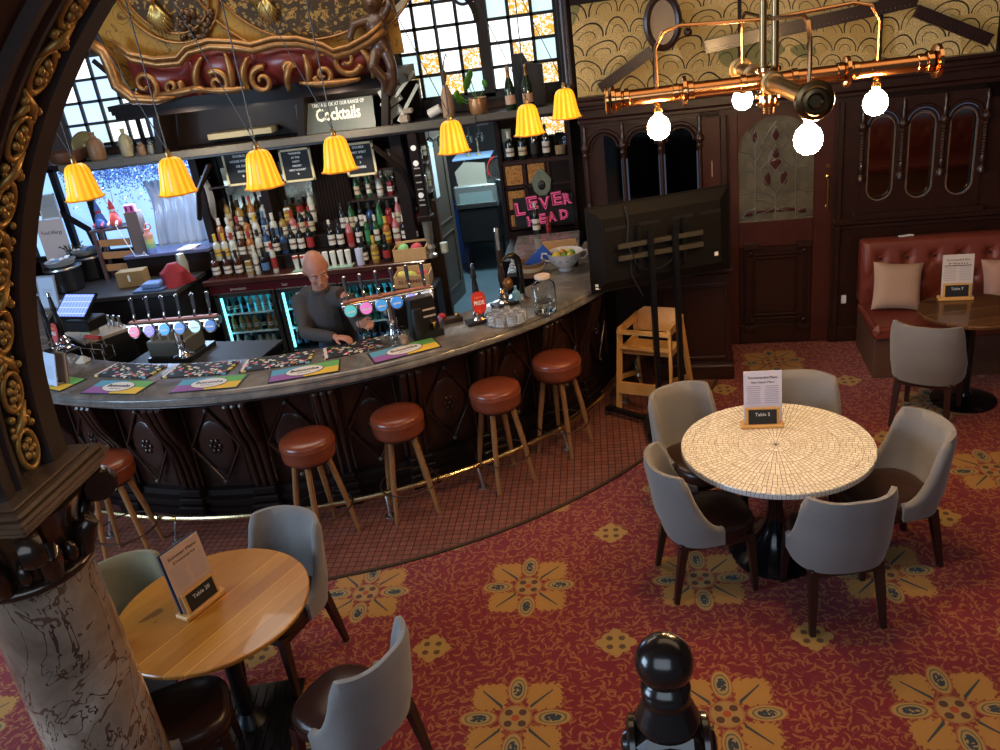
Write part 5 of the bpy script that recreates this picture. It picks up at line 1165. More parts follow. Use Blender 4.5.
for (px_, py_, rx, rz_) in ((178, -12, .46, .44), (308, -40, .98, .76)):
    x0, z0 = cx_(px_, py_, 7.85); z0 = z0
    for nm_, k0, th, m_, d_ in (('roundel_frame', 1.0, .05, GOLDP, .04),):
        b = MB()
        for kk, tt in ((1.02, .014), (.84, .012)): b.tube([covep(x0 + rx * kk * math.cos(a * PI / 24), z0 + rz_ * kk * math.sin(a * PI / 24), .03) for a in range(48)], tt, GOLDP, 8, closed=True)
        b.build(nm_, cn, ang=2)
    b = MB(); vs = [covep(x0, z0, .02)] + [covep(x0 + rx * k * math.cos(a * PI / 24), z0 + rz_ * k * math.sin(a * PI / 24), .02) for k in (.3, .6, .84) for a in range(48)]
    fs = [(0, 1 + a, 1 + (a + 1) % 48) for a in range(48)] + [(1 + r_ * 48 + a, 1 + (r_ + 1) * 48 + a, 1 + (r_ + 1) * 48 + (a + 1) % 48, 1 + r_ * 48 + (a + 1) % 48) for r_ in (0, 1) for a in range(48)]
    b.add(vs, fs, ROUN); b.build('roundel_field', cn, ang=2)
b = MB()
for (px_, py_, s_) in ((165, 8, 1.0), (272, 2, .8), (262, -14, .8)):
    b = MB(); x0, z0 = cx_(px_, py_, 7.8)
    for k in range(9):
        a = R(-150 + 15 * k); b.tube([covep(x0, z0 + .05, .05), covep(x0 + .16 * s_ * math.cos(a) * .5, z0 + .12 * s_ * math.sin(a), .09), covep(x0 + .18 * s_ * math.cos(a) * .7, z0 + .24 * s_ * math.sin(a), .05)], [.012, .02, .004], P('bright_gold', (.60, .42, .14), .3, .7), 6)
    b.ball(covep(x0, z0 + .08, .06), (.05, .03, .05), GOLDP, 10, 6); b.build('gilt_plume', cn, ang=2)
b = MB()
for k in range(26):
    x, z = cx_(212 + random.uniform(-16, 16), 24 + random.uniform(-12, 14)); b.ball(covep(x, z, .03), (.03, .03, .045), P('bronze_dark', (.09, .045, .02), .35, .5), 8, 6, RY(random.uniform(-60, 60)))
b.build('carved_leaf_cluster', cn, ang=2)
# carved cherub figure at the right end (one continuous surface)
def remesh(b, name, parent, vox, label=None, smooth=4, loc=None, ang=3.1):
    o = b.build(name, parent, loc=loc, label=label, ang=ang); md = o.modifiers.new('remesh', 'REMESH'); md.mode = 'VOXEL'; md.voxel_size = vox; md.use_smooth_shade = True
    if smooth: s_ = o.modifiers.new('smooth', 'SMOOTH'); s_.iterations = smooth; s_.factor = .5
    return o
b = MB(); CWM = P('carved_walnut', (.085, .038, .018), .35, var=.4, vs=12, coat=.3)
fx, fz = cx_(384, 45)
def fp(dx, dz, d_=0): return (fx + dx, -.22 - d_, fz + dz)
b.ball(fp(.02, .36, .05), (.085, .085, .10), CWM); b.ball(fp(.02, .34, .13), (.02, .03, .02), CWM); b.ball(fp(.02, .16, .03), (.10, .08, .13), CWM); b.ball(fp(.03, .0, .02), (.09, .08, .09), CWM)
b.tube([fp(-.05, .22, .05), fp(-.16, .20, .10), fp(-.22, .10, .10), fp(-.20, .03, .08)], [.042, .04, .034, .028], CWM, 8); b.tube([fp(.10, .24, .03), fp(.17, .32, .05), fp(.15, .42, .02)], [.04, .035, .028], CWM, 8)
b.tube([fp(-.02, -.02, .03), fp(-.06, -.16, .10), fp(.02, -.28, .06), fp(.0, -.38, .02)], [.06, .055, .045, .04], CWM, 8); b.tube([fp(.06, -.02, .02), fp(.10, -.18, .05), fp(.08, -.32, .02), fp(.02, -.42, .02)], [.06, .05, .05, .04], CWM, 8)
for k in range(8): a = k * PI / 4; b.ball(fp(.02 + .07 * math.cos(a), .40 + .05 * math.sin(a), .03), (.035, .045, .03), CWM, 8, 6)
fig = remesh(b, 'carved_cherub', cn, .012, label='carved walnut cherub figure at the right end')
# ================================================================ ARCH, COLUMN, NEWEL
ACX, ACZ = -.11, 2.16
ARW = P('arch_wood', (.020, .008, .005), .42, var=.4, vs=8, coat=.12)
ar = thing('carved_arch', 'dark carved wooden arch with gilded vine band rising from the marble column', 'arch', (ACX, 0, ACZ))
prof = [(1.51, 1.60), (1.495, 1.69), (1.472, 1.70), (1.472, 1.725), (1.482, 1.735), (1.482, 1.75), (1.472, 1.76), (1.472, 1.775), (1.498, 1.785), (1.498, 1.895), (1.472, 1.905), (1.472, 1.975), (1.482, 1.985), (1.60, 1.99), (1.9, 1.99), (1.9, 1.50), (1.86, 1.48), (1.82, 1.50), (1.80, 1.56), (1.72, 1.56), (1.70, 1.52), (1.66, 1.52), (1.64, 1.56), (1.60, 1.57), (1.58, 1.60)]
b = MB(); b.sweep([(r, -y) for r, y in prof], R(180), R(98), 60, ARW, M=RX(90)); b.build('arch_ring', ar, ang=.5)
b = MB()
def ap(r, y, deg): return (r * math.cos(R(deg)), y, r * math.sin(R(deg)))
for k in range(94):
    a = 178 - k * .85; b.ball(ap(1.62, 1.555, a), (.014, .012, .014), ARW, 6, 4)
for k in range(37):
    a = 178 - k * 2.1; b.tube([ap(1.76, 1.55, a), ap(1.80, 1.51, a - 1), ap(1.85, 1.48, a)], [.012, .022, .01], ARW, 6)
b.build('carved_beading', ar, ang=2)
b = MB(); k = 0; a = 177
while a > 104:
    s_ = 1 if k % 2 else -1
    ring = [ap(1.483, 1.84 + .036 * math.cos(q * PI / 8), a + .055 / 1.48 * 57.3 * math.sin(q * PI / 8)) for q in range(16)]
    b.tube(ring, .0085, GILT, 6, closed=True)
    for q in range(5):
        w_ = q * 2 * PI / 5 + k; b.ball(ap(1.478, 1.84 + .016 * math.cos(w_), a + .9 * math.sin(w_)), (.011, .010, .012), GILT, 7, 5)
    b.ball(ap(1.474, 1.84, a), (.009, .009, .009), GILT, 6, 4)
    a2 = a - 3.3
    b.tube([ap(1.484, 1.84 + s_ * .04, a - 1.6), ap(1.474, 1.84, a2), ap(1.484, 1.84 - s_ * .04, a - 5.0)], [.005, .014, .005], GILT, 6)
    b.tube([ap(1.484, 1.84 - s_ * .045, a - 2.0), ap(1.476, 1.84 - s_ * .02, a2), ap(1.484, 1.84 + s_ * .0, a - 4.2)], [.004, .011, .004], GILT, 6)
    for q in (-1, 1): b.ball(ap(1.478, 1.84 + q * .034, a2 + q * .7), (.014, .010, .011), GILT, 7, 5)
    for q in range(5): b.ball(ap(1.482, 1.84 + random.uniform(-.045, .045), a2 + random.uniform(-1.8, 1.8)), (random.uniform(.006, .012),) * 3, GILT, 6, 4)
    a -= 6.6; k += 1
b.build('gilded_vine', ar, ang=2)
def marble():
    n = NM('veined_marble'); v = n.co(scale=(1, 1, .7)); t = n.noise(2.2, 5, .6, v=v, dist=1.2); u = n.noise(3.2, 5, .62, v=v, dist=1.6); w_ = n.noise(3, 3, v=v)
    c = n.ramp(t, [(.36, (.07, .05, .038)), (.47, (.22, .165, .12)), (.55, (.30, .235, .18)), (.64, (.50, .42, .34))]); c = n.mix((n.noise(14, 5, .7, v=v, dist=1) - .35) * .9, c, (.12, .085, .06)); c = n.mix(((u - .5).abs() < .007), c, (.05, .03, .022)); c = n.mix(((t - .52).abs() < .005), c, (.10, .06, .04)); c = n.mix((w_ > .62) * .5, c, (.16, .13, .12)); n.base(c); n.set(Roughness=.2, Coat_Weight=.3); return n.m
COX, COY = -1.71, 1.83
mc = thing('marble_column', 'veined brown and white marble column with dark bronze capital at the left edge', 'column', (COX, COY, 0.001))
b = MB(); b.lathe([(.166, .35), (.164, 1.0), (.155, 1.87)], marble(), n=48, caps=False); b.build('shaft', mc, ang=2)
b = MB(); b.box((0, 0, .10), (.44, .44, .20), ARW, bev=.01); b.lathe([(.20, .2), (.21, .23), (.20, .26), (.18, .28), (.185, .31), (.17, .35)], ARW, n=32); b.build('base', mc)
BRZ = P('bronze_capital', (.035, .020, .013), .22, .5, var=.5, vs=14, coat=.5)
b = MB(); b.lathe([(.158, 1.855), (.172, 1.862), (.176, 1.875), (.168, 1.885), (.15, 1.89), (.15, 1.95), (.17, 2.02), (.20, 2.075)], BRZ, n=40)
for k in range(8):
    a = k * PI / 4 + .2; c, s_ = math.cos(a), math.sin(a)
    b.tube([(.155 * c, .155 * s_, 1.89), (.175 * c, .175 * s_, 1.95), (.205 * c, .205 * s_, 1.985), (.215 * c, .215 * s_, 1.965)], [.03, .038, .026, .012], BRZ, 8)
    b.ball((.165 * math.cos(a + .39), .165 * math.sin(a + .39), 1.93), (.022, .022, .035), BRZ, 8, 6)
for sx in (-1, 1):
    for sy in (-1, 1): 
        b.lathe([(0, -.03), (.045, -.03), (.055, -.01), (.055, .01), (.045, .03), (0, .03)], BRZ, (sx * .165, sy * .165, 2.03), 16, RZ(45 if sx * sy > 0 else -45) @ RX(90))
b.build('capital', mc, ang=1)
ABW = P('abacus_wood', (.10, .055, .03), .3, var=.6, vs=10, coat=.4)
b = MB()
for z0, z1, h in ((2.075, 2.095, .185), (2.095, 2.12, .20), (2.12, 2.135, .212), (2.135, 2.150, .20), (2.150, 2.1585, .175)): b.box((0, 0, (z0 + z1) / 2), (2 * h, 2 * h, z1 - z0), ABW, bev=.006)
b.build('abacus', mc)
nw = thing('newel_post', 'dark turned newel post with ball finial at the bottom of the picture', 'post', (.05, 1.205, .001))
NWM = P('newel_wood', (.012, .007, .006), .22, var=.4, coat=.5)
b = MB(); b.ball((0, 0, 2.022), .0545, NWM, 36, 20); b.build('ball_finial', nw, ang=2)
b = MB(); b.lathe([(.034, 1.985), (.040, 1.976), (.046, 1.970), (.047, 1.963), (.041, 1.958), (.044, 1.952), (.046, 1.945), (.042, 1.938), (.046, 1.928), (.053, 1.912), (.058, 1.896), (.062, 1.888), (.062, 1.878), (.056, 1.872)], NWM, n=40); b.build('turned_neck', nw, ang=.9)
b = MB(); b.box((0, 0, 1.79), (.128, .128, .17), NWM, bev=.02)
for k in range(4):
    T = RZ(90 * k); b.tube([tuple(T @ Vector((.05 * math.cos(a * PI / 8), -.070, 1.815 + .05 * math.sin(a * PI / 8)))) for a in range(16)], .010, NWM, 6, closed=True)
    b.lathe([(0, 0), (.030, 0), (.032, .010), (.024, .022), (.012, .026), (0, .027)], NWM, tuple(T @ Vector((0, -.066, 1.815))), 18, T @ RX(90))
b.build('carved_block', nw)
b = MB(); b.box((0, 0, .825), (.09, .09, 1.65), NWM, bev=.006)
for k in range(4):
    T = RZ(90 * k)
    for x in (-.058, .058): b.tube([tuple(T @ Vector((x, -.058, .3))), tuple(T @ Vector((x, -.058, 1.74)))], .012, P('newel_brown', (.07, .03, .015), .3, coat=.3), 8)
b.build('fluted_shaft', nw)
# ================================================================ HANGING BAR LAMPS
n = NM('amber_shade'); x, y, z = n.xyz(); rib = ((y.op('ARCTAN2', x)) * 14).op('SINE') * .5 + .5
c = n.mix(rib, (.85, .30, .01), (1.0, .55, .03)); n.base(c); n.link(c, n.b.inputs['Emission Color']); n.set(Emission_Strength=.62, Roughness=.3); n.b.inputs['Subsurface Weight'].default_value = 0; SHADE = n.m
def make_lamp():
    t = thing('pendant_lamp', '', 'lamp')
    b = MB(); b.lathe([(.012, .178), (.038, .175), (.056, .163), (.066, .14), (.074, .10), (.082, .05), (.089, .015), (.095, -.01), (.103, -.02)], SHADE, n=84, wob=lambda a, z: 1 + .035 * math.cos(14 * a) * (1 if z < .15 else .2) + (.04 * math.cos(7 * a + .5) if z < .005 else 0), caps=False); shd = b.build('lamp_shade', t, ang=2)
    b = MB(); b.tube([(.104 * (1 + .055 * math.cos(7 * a * PI / 42 + .5)) * math.cos(a * PI / 42), .104 * (1 + .055 * math.cos(7 * a * PI / 42 + .5)) * math.sin(a * PI / 42), -.020) for a in range(84)], .0045, P('shade_rim', (.55, .20, .02), .3, emit=(.8, .25, .02), es=.25), 6, closed=True); b.build('scalloped_rim', shd, ang=2)
    b = MB(); b.lathe([(.012, .17), (.016, .18), (.016, .205), (.008, .22)], OLDBR, n=14); b.build('cap', t)
    b = MB(); b.ball((0, 0, .08), (.026, .026, .035), P('warm_bulb', (1, .8, .4), .4, emit=(1, .62, .22), es=10), 12, 8); b.build('bulb', t)
    b = MB(); b.tube([(0, 0, .22), (0, 0, 1.98)], .004, BLACK, 5); b.build('cord', t)
    b = MB(); b.tube([(0, 0, .215), (-.30, .10, .95), (-.62, .22, 1.98)], .0028, BLACK, 5); b.build('swag_cord', t)
    return t
lm = make_lamp()
names = ['far left', 'second from left', 'third from left', 'middle', 'third from right', 'second from right', 'far right']
for i, (x, y, w_) in enumerate([(80, 181, 37), (174, 175, 38), (261, 168, 39), (337, 153, 36), (452, 136, 33), (528, 119, 31), (565, 103, 30)]):
    d_ = FPX * .212 / w_; p = CAM + ray(x, y) * d_; o = lm if i == 0 else dup(lm)
    o.location = p - Vector((0, 0, .08)); o['label'] = f'amber bell-shaped glass pendant lamp hanging over the bar, {names[i]} of the seven'; o['group'] = 'amber pendant lamps over the bar'
# ================================================================ BRASS CHANDELIER
cz = 2.70; cc = Vector((.84, 4.33, cz))
ch = thing('brass_chandelier', 'industrial brass pipe chandelier with round bulbs hanging at the upper right', 'chandelier', tuple(cc))
def flange(b, p, ax, rs, m=BRASS):
    T = RY(90) if ax == 'x' else RX(90)
    for r, o, w_ in rs: b.lathe([(r * .7, -w_), (r, -w_ * .6), (r, w_ * .6), (r * .7, w_)], m, tuple(Vector(p) + (Vector((o, 0, 0)) if ax == 'x' else Vector((0, o, 0)))), 20, T)
b = MB(); b.tube([(-.74, 0, 0), (.74, 0, 0)], .038, COPPER, 16); flange(b, (0, 0, 0), 'x', [(.064, -.745, .014), (.052, -.72, .02), (.046, -.68, .02), (.070, -.775, .01), (.072, -.40, .014), (.046, -.37, .02), (.042, -.44, .02), (.072, .36, .014), (.046, .33, .02), (.042, .40, .02), (.078, .765, .014), (.05, .73, .02), (.042, .69, .02), (.045, -.12, .02), (.045, .12, .02)], P('polished_copper', (.70, .36, .14), .14, 1)); b.build('cross_pipe', ch)
b = MB(); b.tube([(0, -.86, 0), (0, .78, 0)], .036, OLDBR, 16); flange(b, (0, 0, 0), 'y', [(.072, -.87, .012), (.060, -.89, .012), (.046, -.82, .02), (.045, -.13, .02), (.055, -.10, .012), (.045, .13, .02), (.055, .40, .012), (.065, .80, .012), (.048, .76, .02)], OLDBR); b.lathe([(0, -.020), (.022, -.020), (.026, -.030), (.032, -.020), (.046, -.018), (.051, -.030), (.057, -.018), (.072, -.012), (.077, .0), (.07, .01)], P('dark_brass', (.20, .13, .06), .28, 1), (0, -.885, 0), 36, RX(-90) @ Matrix.Diagonal((1, 1, -1, 1)) @ RX(180)); b.build('long_pipe', ch)
b = MB(); b.lathe([(.0, -.15), (.03, -.148), (.032, -.12), (.055, -.115), (.058, -.10), (.04, -.095), (.04, -.08), (.06, -.075), (.06, -.06), (.038, -.05), (.05, .0), (.05, .04), (.06, .05), (.06, .065), (.035, .07)], P('polished_copper', (1, 1, 1)), n=28); b.ball((0, 0, 0), .058, OLDBR); b.build('hub', ch)
b = MB()
for x in (-.025, .03): b.tube([(x, 0, .05), (x, 0, 1.84)], .017, OLDBR, 12)
b.build('drop_pipes', ch)
bulbs = [((-.53, 0), 'x'), ((.50, 0), 'x'), ((0, -.80), 'y'), ((0, .74), 'y')]
BULB = P('glowing_bulb', (1, .9, .7), .3, emit=(1, .62, .28), es=170)
for (bx, by), ax in bulbs:
    e = Vector((bx, by, 0)); u = e.normalized()
    b = MB(); top_ = .30; pts = [u * .03 + Vector((0, 0, top_ - .02)), u * (e.length - .12) + Vector((0, 0, top_)), u * (e.length - .04) + Vector((0, 0, top_ - .02)), u * e.length + Vector((0, 0, top_ - .09)), u * e.length + Vector((0, 0, .03))]
    b.tube(pts, .0095, P('thin_copper_pipe', (.50, .26, .12), .25, 1), 8); b.build('supply_pipe', ch)
    b = MB(); b.lathe([(.007, -.03), (.012, -.042), (.018, -.05), (.014, -.06), (.02, -.07), (.021, -.082), (.014, -.09)], BRASS, (bx, by, 0), 14); sk = b.build('lampholder', ch)
    b = MB(); b.lathe([(.014, -.085), (.019, -.098), (.030, -.106), (.046, -.122), (.055, -.146), (.056, -.162), (.052, -.184), (.040, -.203), (.020, -.215), (0, -.218)], BULB, (bx, by, 0), 24); b.build('globe_bulb', sk, ang=2)
# ================================================================ THINGS ON THE BAR
CT = 1.121
def polar_frame(r, deg, z=CT):      # local +x along the bar (towards the right), +y towards the bar staff
    p = bp(r, deg, z); return p, R(deg + 90)
# beer towels
QC = [P('towel_blue', (.10, .36, .52), .8), P('towel_green', (.14, .42, .10), .8), P('towel_purple', (.30, .12, .36), .8), P('towel_yellow', (.80, .52, .05), .8)]
def towel(deg, label, rr=3.035):
    p, a = polar_frame(rr, deg); t = thing('bar_towel', label, 'bar towel', tuple(p), a, 'coloured towels along the bar edge'); w_, h_ = .46, .20
    b = MB(); b.box((0, 0, .003), (w_ + .02, h_ + .02, .005), BLACK, bev=.001); b.build('black_border', t)
    b = MB()
    for i, (x, y) in enumerate(((-1, 1), (1, 1), (-1, -1), (1, -1))): b.box((x * w_ / 4, y * h_ / 4, .006), (w_ / 2, h_ / 2, .003), QC[i])
    b.build('colour_field', t)
    b = MB(); b.lathe([(0, 0), (.125, 0), (.125, .002), (0, .002)], BLACK, (0, 0, .0077), 36, Matrix.Diagonal((1.04, .62, 1, 1))); b.lathe([(0, 0), (.12, 0), (.12, .002), (0, .002)], P('towel_white', (.75, .72, .68), .8), (0, 0, .0085), 36, Matrix.Diagonal((1.04, .62, 1, 1)))
    text_mb(b, 'Butcombe', .055, BLACK, TM(0, .01, .0112), .001, bold=.0015, wide=.19); text_mb(b, 'BREWING CO', .014, BLACK, TM(0, -.035, .0112), .0006, wide=.09); b.build('oval_badge', t)
for i, (d_, lb) in enumerate(((-114.3, 'leftmost'), (-101.9, 'second from left'), (-88.6, 'middle'), (-76.2, 'second from right'), (-63.2, 'rightmost'))):
    towel(d_, f'blue green purple and yellow bar towel with white oval, {lb} of five')
def confetti():
    n = NM('confetti_runner'); v = n.voro(24, v=n.co(scale=(1, 1.3, .01))); cl = n.voro(24, v=n.co(scale=(1, 1.3, .01)), out='Color'); s_ = n.node('SeparateColor'); n.link(cl, s_.inputs[0]); k = X(n.nt, s_.outputs[0])
    c = n.ramp(k, [(.0, (.75, .12, .12)), (.2, (.75, .70, .55)), (.4, (.12, .45, .55)), (.55, (.75, .75, .72)), (.7, (.70, .55, .10)), (.85, (.60, .25, .35)), (1, (.25, .5, .15))]); n.nt.nodes[-1].color_ramp.interpolation = 'CONSTANT'
    n.base(n.mix(v < .40, (.012, .012, .014), c)); n.set(Roughness=.75); return n.m
CONF = confetti()
for i, (d_, w_) in enumerate(((-104.6, .50), (-92.3, .50), (-80.6, .50), (-69.6, .42))):
    p, a = polar_frame(2.765, d_); t = thing('confetti_bar_runner', f'black rubber bar runner with confetti pattern, {ORD[i]} from the left of four', 'bar runner', tuple(p), a, 'confetti runners behind the towels')
    b = MB(); b.box((0, 0, .005), (w_, .23, .009), CONF, bev=.002); b.build('patterned_mat', t)
    b = MB(); b.box((-w_ / 2 + .02, 0, .0102), (.022, .21, .002), P('runner_strip', (.7, .62, .6), .7)); b.build('pale_strip', t)
# T-bar beer founts
def fount(p, rz, w_, h_, cols, label, lean=0):
    t = thing('beer_tap_fount', label, 'beer tap', p, rz)
    b = MB(); b.lathe([(.075, 0), (.078, .01), (.05, .02), (.034, .05), (.032, .10), (.042, .115), (.03, .13), (.028, h_ - .03)], CHROME, n=24); b.build('column', t)
    b = MB(); b.tube([(-w_ / 2, 0, h_), (w_ / 2, 0, h_)], .033, CHROME, 16); b.box((0, 0, h_ + .034), (w_ * .96, .035, .012), P('coral_strip', (.5, .18, .12), .4), bev=.003); b.build('cross_bar', t)
    n_ = len(cols)
    for i, c in enumerate(cols):
        x = -w_ / 2 + w_ * (i + .5) / n_
        b = MB(); b.tube([(x, 0, h_ + .02), (x, -.01, h_ + .055), (x, .005, h_ + .09)], [.014, .011, .009], CHROME, 8); b.tube([(x, .005, h_ + .085), (x, .02, h_ + .20)], [.010, .016], CHROME, 8); b.ball((x, .021, h_ + .205), (.014, .014, .008), CHROME, 8, 6); b.build('tap_handle', t)
        b = MB(); b.tube([(x, .03, h_), (x, .06, h_ - .02), (x, .065, h_ - .08)], .008, CHROME, 6); b.build('spout', t)
        b = MB(); m_ = P('badge_glow_%d_%d_%d' % tuple(int(q * 99) for q in c), c, .3, emit=c, es=.35); b.lathe([(0, 0), (.045, 0), (.045, .012), (.040, .016), (0, .017)], m_, (x, -.042, h_ - .028), 24, RX(78)); b.lathe([(.044, -.004), (.05, -.003), (.05, .012), (.044, .014)], CHROME, (x, -.042, h_ - .028), 24, RX(78))
        b.box((x, -.063, h_ - .03), (.055, .002, .012), P('badge_mark', (.85, .85, .9), .5), M=RX(-12)); b.build('round_badge', t)
    return t
p = at(183, 358, CT); fount((-3.17, 5.46, CT), R(-1), .72, .27, [(.9, .18, .30), (.35, .25, .9), (.05, .35, .85), (.10, .25, .6), (.55, .85, .75), (.08, .20, .5)], 'chrome six-tap beer fount with lit round badges at the left of the bar')
fount((-1.56, 5.52, CT), R(19), .66, .29, [(.10, .50, .52), (.70, .20, .55), (.06, .30, .65), (.05, .25, .7), (.35, .35, .85), (.55, .55, .6)], 'chrome six-tap beer fount with lit badges in front of the bartender')
# black coffee-like fount with pale bars
p = at(426, 336, CT); t = thing('black_fount', 'black boxy fount with pale bars and one brass tap, right of the beer taps', 'drink dispenser', tuple(p), R(28))
b = MB(); b.prism([(-.10, -.07), (.12, -.07), (.12, .09), (-.10, .09)], 0, .05, BLACK); b.prism([(-.10, 0), (.11, 0), (.09, .27), (-.08, .27)], -.08, .02, P('black_satin', (.012, .012, .012), .3), TM(0, 0, .02) @ RX(90)); b.build('housing', t)
b = MB(); b.tube([(-.06, -.06, .24), (-.07, -.07, .12), (-.06, -.06, .03)], .038, BLACK, 12); b.build('side_pipe', t)
b = MB()
for z in (.15, .20): b.box((.045, -.024, z), (.09, .004, .013), P('pale_bar', (.55, .52, .5), .5))
b.build('pale_bars', t)
b = MB(); b.lathe([(.01, 0), (.012, .03), (.02, .05), (.016, .06)], BRASS, (.06, -.045, .05), 12); b.build('brass_tap', t)
# two used glasses at the taps
def tumbler_mesh(r, h, taper=.8):
    b = MB(); b.lathe([(0, 0), (r * taper, 0), (r * (taper + .06), .006), (r, h), (r * .93, h), (r * (taper - .04), .012), (0, .012)], CLEAR, n=16); return b
for i, q in enumerate(((394, 347), (405, 345))):
    p = at(*q, CT); b = tumbler_mesh(.036, .13); 
    if i: b.lathe([(0, .013), (.028, .013), (.032, .07), (0, .07)], P('pale_beer', (.55, .35, .22), .2), n=14)
    o = b.build('pint_glass'); o.location = p; tag(o, ['empty pint glass left of the other beside the towel', 'pint glass with a little amber drink beside the black fount'][i], 'glass')
# hand pumps
def pump(p, rz, h_, clip, label, carved=False):
    t = thing('hand_pump', label, 'beer pump', p, rz)
    b = MB(); b.box((0, 0, .012), (.20, .12, .022), BLACK, bev=.004); b.build('drip_tray', t)
    b = MB(); b.lathe([(.05, .02), (.055, .03), (.035, .045), (.045, .07), (.03, .09), (.038, .11), (.02, .13)], CHROME, n=20); b.build('chrome_base', t)
    b = MB(); b.lathe([(.012, .12), (.02, .15), (.026, .22), (.022, .28), (.015, .33), (.022, .345), (.020, .37), (.012, h_)], BLACK if not carved else P('carved_black', (.03, .02, .015), .3), n=16); b.build('handle', t)
    b = MB(); b.lathe([(.010, h_ - .01), (.016, h_), (.013, h_ + .025), (.0, h_ + .03)], CHROME, n=12); b.build('handle_tip', t)
    if clip:
        b = MB(); b.prism([(-.05, -.05), (-.03, -.075), (0, -.085), (.03, -.075), (.05, -.05), (.052, .04), (.035, .07), (0, .078), (-.035, .07), (-.052, .04)], -.004, .004, clip[0], TM(0, -.055, .17) @ RX(80)); text_mb(b, clip[1], .04, WHITE, TM(0, -.062, .165) @ RX(80), .002, bold=.001, wide=.075); text_mb(b, clip[2], .018, P('clip_gold', (.9, .5, .2), .5), TM(0, -.057, .205) @ RX(80), .001, wide=.06); b.build('pump_clip', t)
    return t
RC = P('clip_red', (.62, .035, .02), .35)
pump(tuple(at(480, 322, CT)), R(22), .42, (RC, 'PRIDE', 'LONDON'), 'black hand pump with red clip badge between the founts and the glasses')
p = at(505, 305, CT); t = pump(tuple(p), R(30), .58, None, 'tall black and chrome hand pump behind the upturned glasses', True)
b = MB(); b.tube([(0, -.02, .60), (0, -.015, .44)], [.014, .012], P('grey_grip', (.2, .2, .2), .3), 8); b.build('grey_grip', t); b = MB(); b.ball((.03, -.03, .17), (.045, .04, .05), P('bronze_figure', (.20, .10, .04), .3, .5), 10, 8); b.build('bronze_ornament', t)
# swan neck keg tap
p = at(523, 300, CT); t = thing('swan_neck_tap', 'chrome swan-neck tap with black column beside the glass jar', 'beer tap', tuple(p), R(35))
b = MB(); b.lathe([(.05, 0), (.055, .015), (.03, .03), (.026, .06)], CHROME, n=20); b.build('base', t)
b = MB(); b.tube([(0, 0, .05), (0, 0, .28), (-.01, 0, .335), (-.045, 0, .37), (-.10, 0, .37), (-.15, -.0, .35)], [.024, .026, .027, .026, .016, .012], P('black_chrome', (.06, .06, .06), .15, .9), 12); b.build('neck', t)
b = MB(); b.tube([(-.02, 0, .355), (-.09, 0, .372), (-.16, 0, .345)], [.014, .013, .010], CHROME, 10); b.tube([(-.15, 0, .345), (-.15, 0, .31)], .009, CHROME, 8); b.build('chrome_spout', t)
# tray of upturned glasses
p = at(507, 321, CT); t = thing('round_tray', 'round steel tray carrying upturned tumblers near the bar edge', 'tray', tuple(p))
b = MB(); b.lathe([(0, 0), (.145, 0), (.155, .012), (.15, .012), (.142, .004), (0, .004)], STEEL, n=40); b.build('tray_dish', t)
tb = MB(); tb.lathe([(0, .068), (.022, .068), (.026, .062), (.036, 0), (.032, 0), (.022, .055), (0, .058)], P('tumbler_glass', (.93, .95, .96), .04, trans=.85, ior=1.18), n=14); g0 = tb.build('tumbler'); used = False; k = 0
spots = [(0, 0)] + [(.072 * math.cos(a * PI / 3), .072 * math.sin(a * PI / 3)) for a in range(6)] + [(.122 * math.cos(a * PI / 4.5 + .2), .122 * math.sin(a * PI / 4.5 + .2)) for a in range(9)]
spots = [(x, y, .005) for x, y in spots if math.hypot(x, y) < .13]
pos = sorted(spots, key=lambda s_: (s_[2], s_[0]))
for k, (x, y, z) in enumerate(pos):
    o = g0 if k == 0 else g0.copy()
    if k: col.objects.link(o)
    o.location = (p.x + x, p.y + y, CT + z); lay = 'upper layer' if z > .05 else 'tray surface'; kk = k if z < .05 else k - sum(1 for s_ in pos if s_[2] < .05)
    tag(o, f'upturned clear tumbler on the {lay}, {ORD[min(15, kk)]} from the left', 'glass', 'upturned tumblers on the steel tray')
# jar, bowl, crate
p = at(546, 312, CT); t = thing('glass_jar', 'large clear glass jar with pale lid on the bar near the television', 'jar', tuple(p))
b = MB(); b.lathe([(0, 0), (.075, 0), (.085, .012), (.088, .20), (.080, .225), (.052, .245), (.052, .262), (.047, .262), (.047, .245), (.074, .22), (.080, .19), (.078, .02), (0, .012)], CLEAR, n=36); b.build('jar_body', t, ang=1)
b = MB(); b.lathe([(0, 0), (.057, 0), (.060, .008), (.057, .022), (0, .024)], P('cork_lid', (.62, .50, .40), .5), (0, 0, .262), 28); b.build('lid', t)
b = MB(); b.lathe([(0, .02), (.07, .02), (.07, .09), (0, .09)], P('jar_water', (.8, .85, .85), .02, trans=1, ior=1.2), n=24); b.build('contents', t)
p = at(566, 270, CT); t = thing('white_bowl', 'white footed two-handled bowl of lemons and limes on the bar', 'bowl', tuple(p))
CHN = P('china', (.66, .64, .63), .25, coat=.4)
b = MB(); b.lathe([(0, 0), (.055, 0), (.06, .01), (.048, .025), (.09, .05), (.13, .10), (.15, .155), (.158, .165), (.150, .165), (.12, .10), (.07, .06), (0, .05)], CHN, n=40); b.build('bowl_body', t, ang=1)
for s_ in (-1, 1):
    b = MB(); b.tube([(s_ * .145, 0, .155), (s_ * .185, 0, .16), (s_ * .195, 0, .125), (s_ * .165, 0, .095), (s_ * .13, 0, .09)], .009, CHN, 8); b.build('handle', t)
b = MB()
for k in range(5): a = R(-130 + k * 25); b.box((.137 * math.cos(a), .137 * math.sin(a), .11), (.02, .02, .012), P('blue_motif', (.25, .30, .38), .4))
b.build('printed_motif', t)
LM = P('lemon', (.62, .50, .06), .5); LI = P('lime', (.13, .28, .02), .45); MG = P('mango', (.50, .30, .08), .5)
